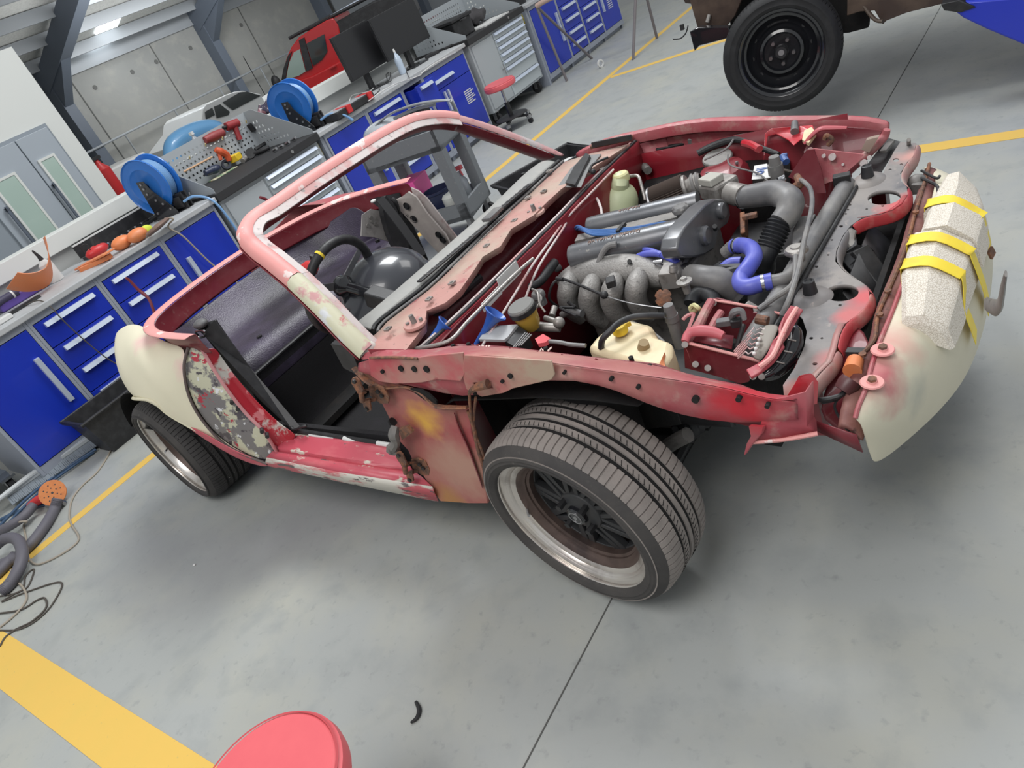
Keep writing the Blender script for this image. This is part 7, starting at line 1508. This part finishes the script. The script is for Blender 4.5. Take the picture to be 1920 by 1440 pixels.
# ================================================================ items on the middle bench
bc_ = thing('battery_charger', 'long black flat device with two red end clamps on the middle worktop', 'charger', (-4.35, 2.95, .91))
a, b = at(622, 222, .945), at(690, 180, .945)
MB().bar(a, b, .16, .06).build('charger_body', BLACK, bc_, smooth=False, bevel=.008)
MB().bar(a + V(0, 0, .032), b + V(0, 0, .032), .15, .004).build('charger_top', mat('grey_top_plate', S(150, 152, 156), .4), bc_, smooth=False)
for t in (.30, .88): q = a.lerp(b, t); MB().bar(q - _n(b - a) * .03 + V(0.01, 0, .005), q + _n(b - a) * .03 + V(.01, 0, .005), .17, .066).build('red_clamp', REDP, bc_, smooth=False, bevel=.004)
wbt = thing('water_bottle', 'clear plastic water bottle between the monitor stands', 'bottle', (-4.28, 3.85, .91))
q = at(757, 138, .912)
MB().lathe([(0, 0), (.035, 0), (.038, .02), (.036, .07), (.038, .12), (.034, .16), (.014, .20), (.013, .215)], q, (0, 0, 1), 24).build('bottle_body', mat('clear_bottle', S(186, 200, 216), .1, coat=.6), wbt)
MB().lathe([(0, .24), (.012, .24), (.015, .215), (.015, .205)], q, (0, 0, 1), 18).build('bottle_cap', LABELW, wbt)
MBc = MB()
for k, pts in enumerate((((700, 180), (712, 168), (706, 160), (722, 158), (735, 150)), ((690, 190), (715, 172), (740, 158), (770, 148), (790, 140)), ((728, 155), (724, 140), (732, 136), (730, 150)), ((790, 138), (810, 122), (835, 108), (855, 98)), ((770, 150), (762, 132), (772, 118), (785, 112)), ((655, 190), (662, 178), (690, 172), (700, 165)))):
    tag(MB().tube([at(u, v, .925 + .02 * (i % 2)) for i, (u, v) in enumerate(pts)], .004, 6).build('monitor_cable', BLACK if k % 2 == 0 else LABELW), ('black cable bundle in front of the left monitor stand', 'white cable running along the worktop below both monitors', 'black adapter lead standing up between the monitor stands', 'white cable along the worktop right of the right monitor stand', 'black cable looping behind the water bottle', 'white cable between the black charger and the left monitor')[k], 'cable')
tag(MB().bar(at(798, 108, .927), at(822, 96, .927), .06, .03).build('power_board', BLACK, smooth=False, bevel=.004), 'black power board on the worktop right of the monitors', 'power board')
tag(MB().bar(at(832, 92, .922), at(848, 84, .922), .04, .02).build('hand_scanner', BLACK, smooth=False, bevel=.004), 'small black device next to the power board beside the right trolley', 'device')
# right trolley top items
cbx = thing('black_case', 'black plastic tote box on the right-hand trolley top', 'box', (-4.3, 4.85, .925))
q = V(-4.30, 4.80, .93)
MB().bx(q.x - .22, q.x + .18, q.y - .14, q.y + .20, .926, 1.10).build('box_body', BLACK, cbx, smooth=False, bevel=.01); MB().bx(q.x - .24, q.x + .20, q.y - .16, q.y + .22, 1.10, 1.13).build('box_rim', BLACK, cbx, smooth=False, bevel=.006)
MB().tube([q + V(.21, -.03, .16), q + V(.225, 0, .16), q + V(.21, .08, .16)], .008, 8).build('box_handle', BLACK, cbx)
cj = MB(); cj.ball((-4.32, 5.28, 1.03), (.16, .17, .08), 24, 14)
for v in cj.v: v += Vector((math.sin(v.y * 41) * .012, math.cos(v.x * 37) * .012, math.sin(v.x * 50 + v.y * 44) * .016))
tag(cj.build('dark_jacket', mat('charcoal_cloth', S(66, 64, 66), .9, bump=.4)), 'crumpled dark grey jacket on the right-hand trolley top', 'jacket')
tag(MB().bx(-4.25, -3.98, 5.0, 5.5, .926, .94).build('paper_sheet', LABELW, smooth=False), 'white sheet under the dark jacket on the right trolley', 'paper')
tag(MB().lathe([(0, 0), (.16, 0), (.19, .10), (.185, .13), (.17, .13), (.15, .03), (0, .03)], (-4.25, 6.02, .911), (0, 0, 1), 28).build('black_bowl', BLACK), 'black plastic basin on the far worktop at the top edge', 'basin')

# ================================================================ trestles beyond
def trestle(top, feet, label, w_=.022):
    t = thing('trestle', label, 'trestle', (feet[0][0], feet[0][1], 0), group='steel trestle stands')
    MB().tube(top, .028, 12, sm=4).build('padded_bar', mat('padded_tan', S(186, 160, 148), .6), t)
    for a, b in zip([top[0], top[0], top[-1], top[-1]], feet): MB().cyl(a, b, .016, n=10).build('leg', mat('grey_tube', S(128, 122, 124), .4, .3), t); 
    return t
T1 = V(-3.60, 6.05, .80); trestle([V(-3.78, 5.75, .86), V(-3.65, 5.78, .88), V(-3.4, 5.9, .88), V(-2.75, 6.3, .88)], [pz(1063, 152, 0), pz(1110, 110, 0), pz(1187, 112, 0), pz(1232, 72, 0)], 'steel trestle with a padded tan bar standing before the far blue cabinets')
tag(MB().lathe([(.030, -.008), (.045, -.008), (.045, .008), (.030, .008)], pz(1126, 119, .045), (.9, -.3, .0), 24, closed=True).build('masking_tape_roll', LABELW), 'white tape ring standing on the floor by the trestle', 'tape roll')

# ================================================================ cars behind the partition
def ring_prism(pts, x0, x1, name, mt, par, bev=.02): return MB().plate([V(x0, p[0], p[1]) for p in pts], [], (x1 - x0, 0, 0)).build(name, mt, par, bevel=bev, ang=40)
ut = thing('red_pickup', 'red pickup with black roof rack behind the partition', 'pickup truck', (-7.4, 6.4, 0))
UP0, UN = V(-6.5, 5.2, 1), _n(V(.6, -.8, 0)); UT = V(.8, .6, 0)
def up_(u, v, k=0): return ppl(u, v, UP0 + UN * k, UN)
def uprism(pts, k0, k1, name, mt, bev=.02): return MB().plate([p + UN * k0 for p in pts], [], UN * (k1 - k0)).build(name, mt, ut, bevel=bev, ang=40)
_a, _b = up_(532, 158), up_(655, 112)
uprism([_a, up_(585, 142), up_(650, 108), _b + UT * 1.2, V(_b.x + UT.x * 1.2, _b.y + UT.y * 1.2, .45), V(_a.x - UT.x * .3, _a.y - UT.y * .3, .42), _a - UT * .3 - V(0, 0, .1)], -1.6, 0, 'body', CARR)
uprism([up_(527, 162), up_(531, 130), up_(537, 108), up_(546, 88), up_(560, 70), up_(585, 54), up_(612, 38), up_(624, 34), up_(634, 48), up_(640, 80), up_(648, 105), up_(656, 132), up_(656, 175), up_(530, 185)], -1.5, -.02, 'cabin', CARR, .02)
def win(pts, name, mt, k=.0, th=.02): MB().plate([up_(u, v, k) for u, v in pts], [], -UN * th).build(name, mt, ut)
win(((536, 150), (542, 118), (551, 98), (562, 92), (573, 134), (560, 142)), 'front_side_window', WINDOWL)
win(((574, 82), (608, 64), (614, 96), (604, 112), (587, 124)), 'rear_side_window', WINDOWM)
win(((560, 76), (570, 70), (586, 128), (574, 134)), 'door_pillar', BLACK, .006)
win(((526, 160), (531, 130), (540, 104), (547, 96), (540, 120), (533, 160)), 'windscreen_pillar', BLACK, .006)
MB().cyl(up_(619, 128, .03), up_(630, 122, .03), .02, n=8).build('door_handle', CARR, ut)
MB().ball(up_(519, 156, .12), (.06, .06, .10)).build('wing_mirror', BLACK, ut)
for p0_, p1_ in (((542, 72), (620, 30)), ((575, 56), (700, -10))): MB().cyl(up_(*p0_, -.1), up_(*p1_, -.1), .02, n=8).build('roof_rack_bar', BLACK, ut)
MB().tube([up_(590, 50, -.15), up_(630, 26, -.15), up_(700, -14, -.15)], .022, 6, sm=0).build('roof_rack_rail', HANDLE, ut)
uprism([up_(636, 64), up_(628, 42), up_(700, 2), up_(760, -20), up_(780, 30), up_(650, 104)], -1.45, -.03, 'tub_canopy', BLACK)
for k_ in (.25, 2.5):
    q = _a + UT * k_; q.z = .38
    w_ = MB().cyl(q - UN * .25, q + UN * .01, .38, n=32).build('wheel', RUBBER_B, ut)
    MB().cyl(q + UN * .01, q + UN * .02, .22, n=24).build('rim', STEEL, w_)
wc_ = thing('white_pickup', 'small white double-cab pickup far behind the pegboard', 'pickup truck', (-12.2, 7.2, 0))
Wp = lambda u, v: (lambda p: (p.y, p.z))(pxx(u, v, -11.5))
ring_prism([Wp(378, 224), Wp(380, 205), Wp(386, 196), Wp(425, 177), Wp(440, 172), Wp(455, 170), Wp(488, 176), Wp(500, 196), (10.2, .9), (10.3, .3), (5.6, .3), (5.6, .85)], -13.0, -11.5, 'body', CARW, wc_)
for pts, nm in ((((384, 210), (397, 202), (402, 216), (386, 224)), 'rear_side_window'), (((401, 200), (412, 196), (430, 210), (428, 216), (406, 222)), 'front_side_window'), (((417, 192), (448, 174), (462, 172), (488, 180), (436, 207)), 'windscreen')):
    MB().plate([pxx(u, v, -11.495) for u, v in pts], [], (.02, 0, 0)).build(nm, WINDOWM, wc_)
MB().cyl(pxx(497, 178, -11.4), pxx(456, 106, -11.4), .008, n=6).build('aerial', BLACK, wc_)
for y in (6.5, 9.4): MB().cyl((-11.7, y, .33), (-11.48, y, .33), .33, n=24).build('wheel', RUBBER_B, wc_)
bl2 = thing('blue_machine', 'sky blue rounded machine cover partly hidden behind the left pegboard', 'machine', (-7.2, 3.3, 0))
mb = MB(); o_ = pxx(360, 252, -7.2)
mb.tube([V(-7.2, o_.y - .45, .9), V(-7.2, o_.y - .3, o_.z - .02), V(-7.2, o_.y, o_.z + .02), V(-7.2, o_.y + .3, o_.z - .05), V(-7.2, o_.y + .42, .9)], .10, 14).build('cover', mat('sky_blue_shell', S(110, 168, 216), .3, coat=.4), bl2)
MB().bx(-7.5, -6.9, o_.y - .5, o_.y + .45, 0, .95).build('base', LABELW, bl2, smooth=False, bevel=.02)
q = pxx(364, 250, -6.6)
bt2 = thing('spray_bottle', 'white trigger bottle standing on the ledge in front of the blue machine', 'bottle', (-4.8, q.y, 1.15)); q = pxx(366, 262, -4.80)
MB().lathe([(0, 0), (.03, 0), (.03, .09), (.012, .12), (.012, .14)], V(-4.80, q.y, 1.152), (0, 0, 1), 18).build('bottle_body', CLEARP, bt2); MB().bx(-4.82, -4.78, q.y - .012, q.y + .012, 1.285, 1.31).build('trigger_head', LABELW, bt2, smooth=False)
wb = pxx(290, 275, -6.8)
tag(MB().bx(-7.6, -6.95, wb.y - .75, wb.y - .05, 0, wb.z + .0).build('white_bin', LABELW, smooth=False, bevel=.02), 'large off-white bin behind the partition left of the blue machine', 'bin')
q = pxx(192, 318, -6.6)
fe_ = thing('fire_extinguisher', 'red fire extinguisher beside the white booth corner', 'fire extinguisher', (-6.6, q.y, .7))
MB().bx(-6.75, -6.45, q.y - .15, q.y + .15, 0, q.z - .3).build('stand', STEELB, fe_, smooth=False)
MB().lathe([(0, 0), (.07, 0), (.075, .03), (.075, .3), (.03, .36), (.02, .4), (0, .4)], V(-6.6, q.y, q.z - .3), (0, 0, 1), 20).build('cylinder', REDP, fe_); MB().bx(-6.63, -6.57, q.y - .05, q.y + .05, q.z + .1, q.z + .13).build('valve', BLACK, fe_, smooth=False)
# crumpled clothing on the partition cap
cj = MB(); q = pxx(512, 192, -4.8); cj.ball((-4.80, q.y, 1.19), (.10, .22, .05), 24, 12)
for v in cj.v: v += Vector((0, 0, math.sin(v.y * 60 + v.x * 40) * .02))
tag(cj.build('checked_shirt', mat('checked_cloth', S(170, 120, 130), .9, layers=[(14, .45, .5, S(60, 56, 74)), (22, .55, .6, S(214, 206, 206))])), 'crumpled pink and black patterned shirt on the partition ledge', 'shirt')
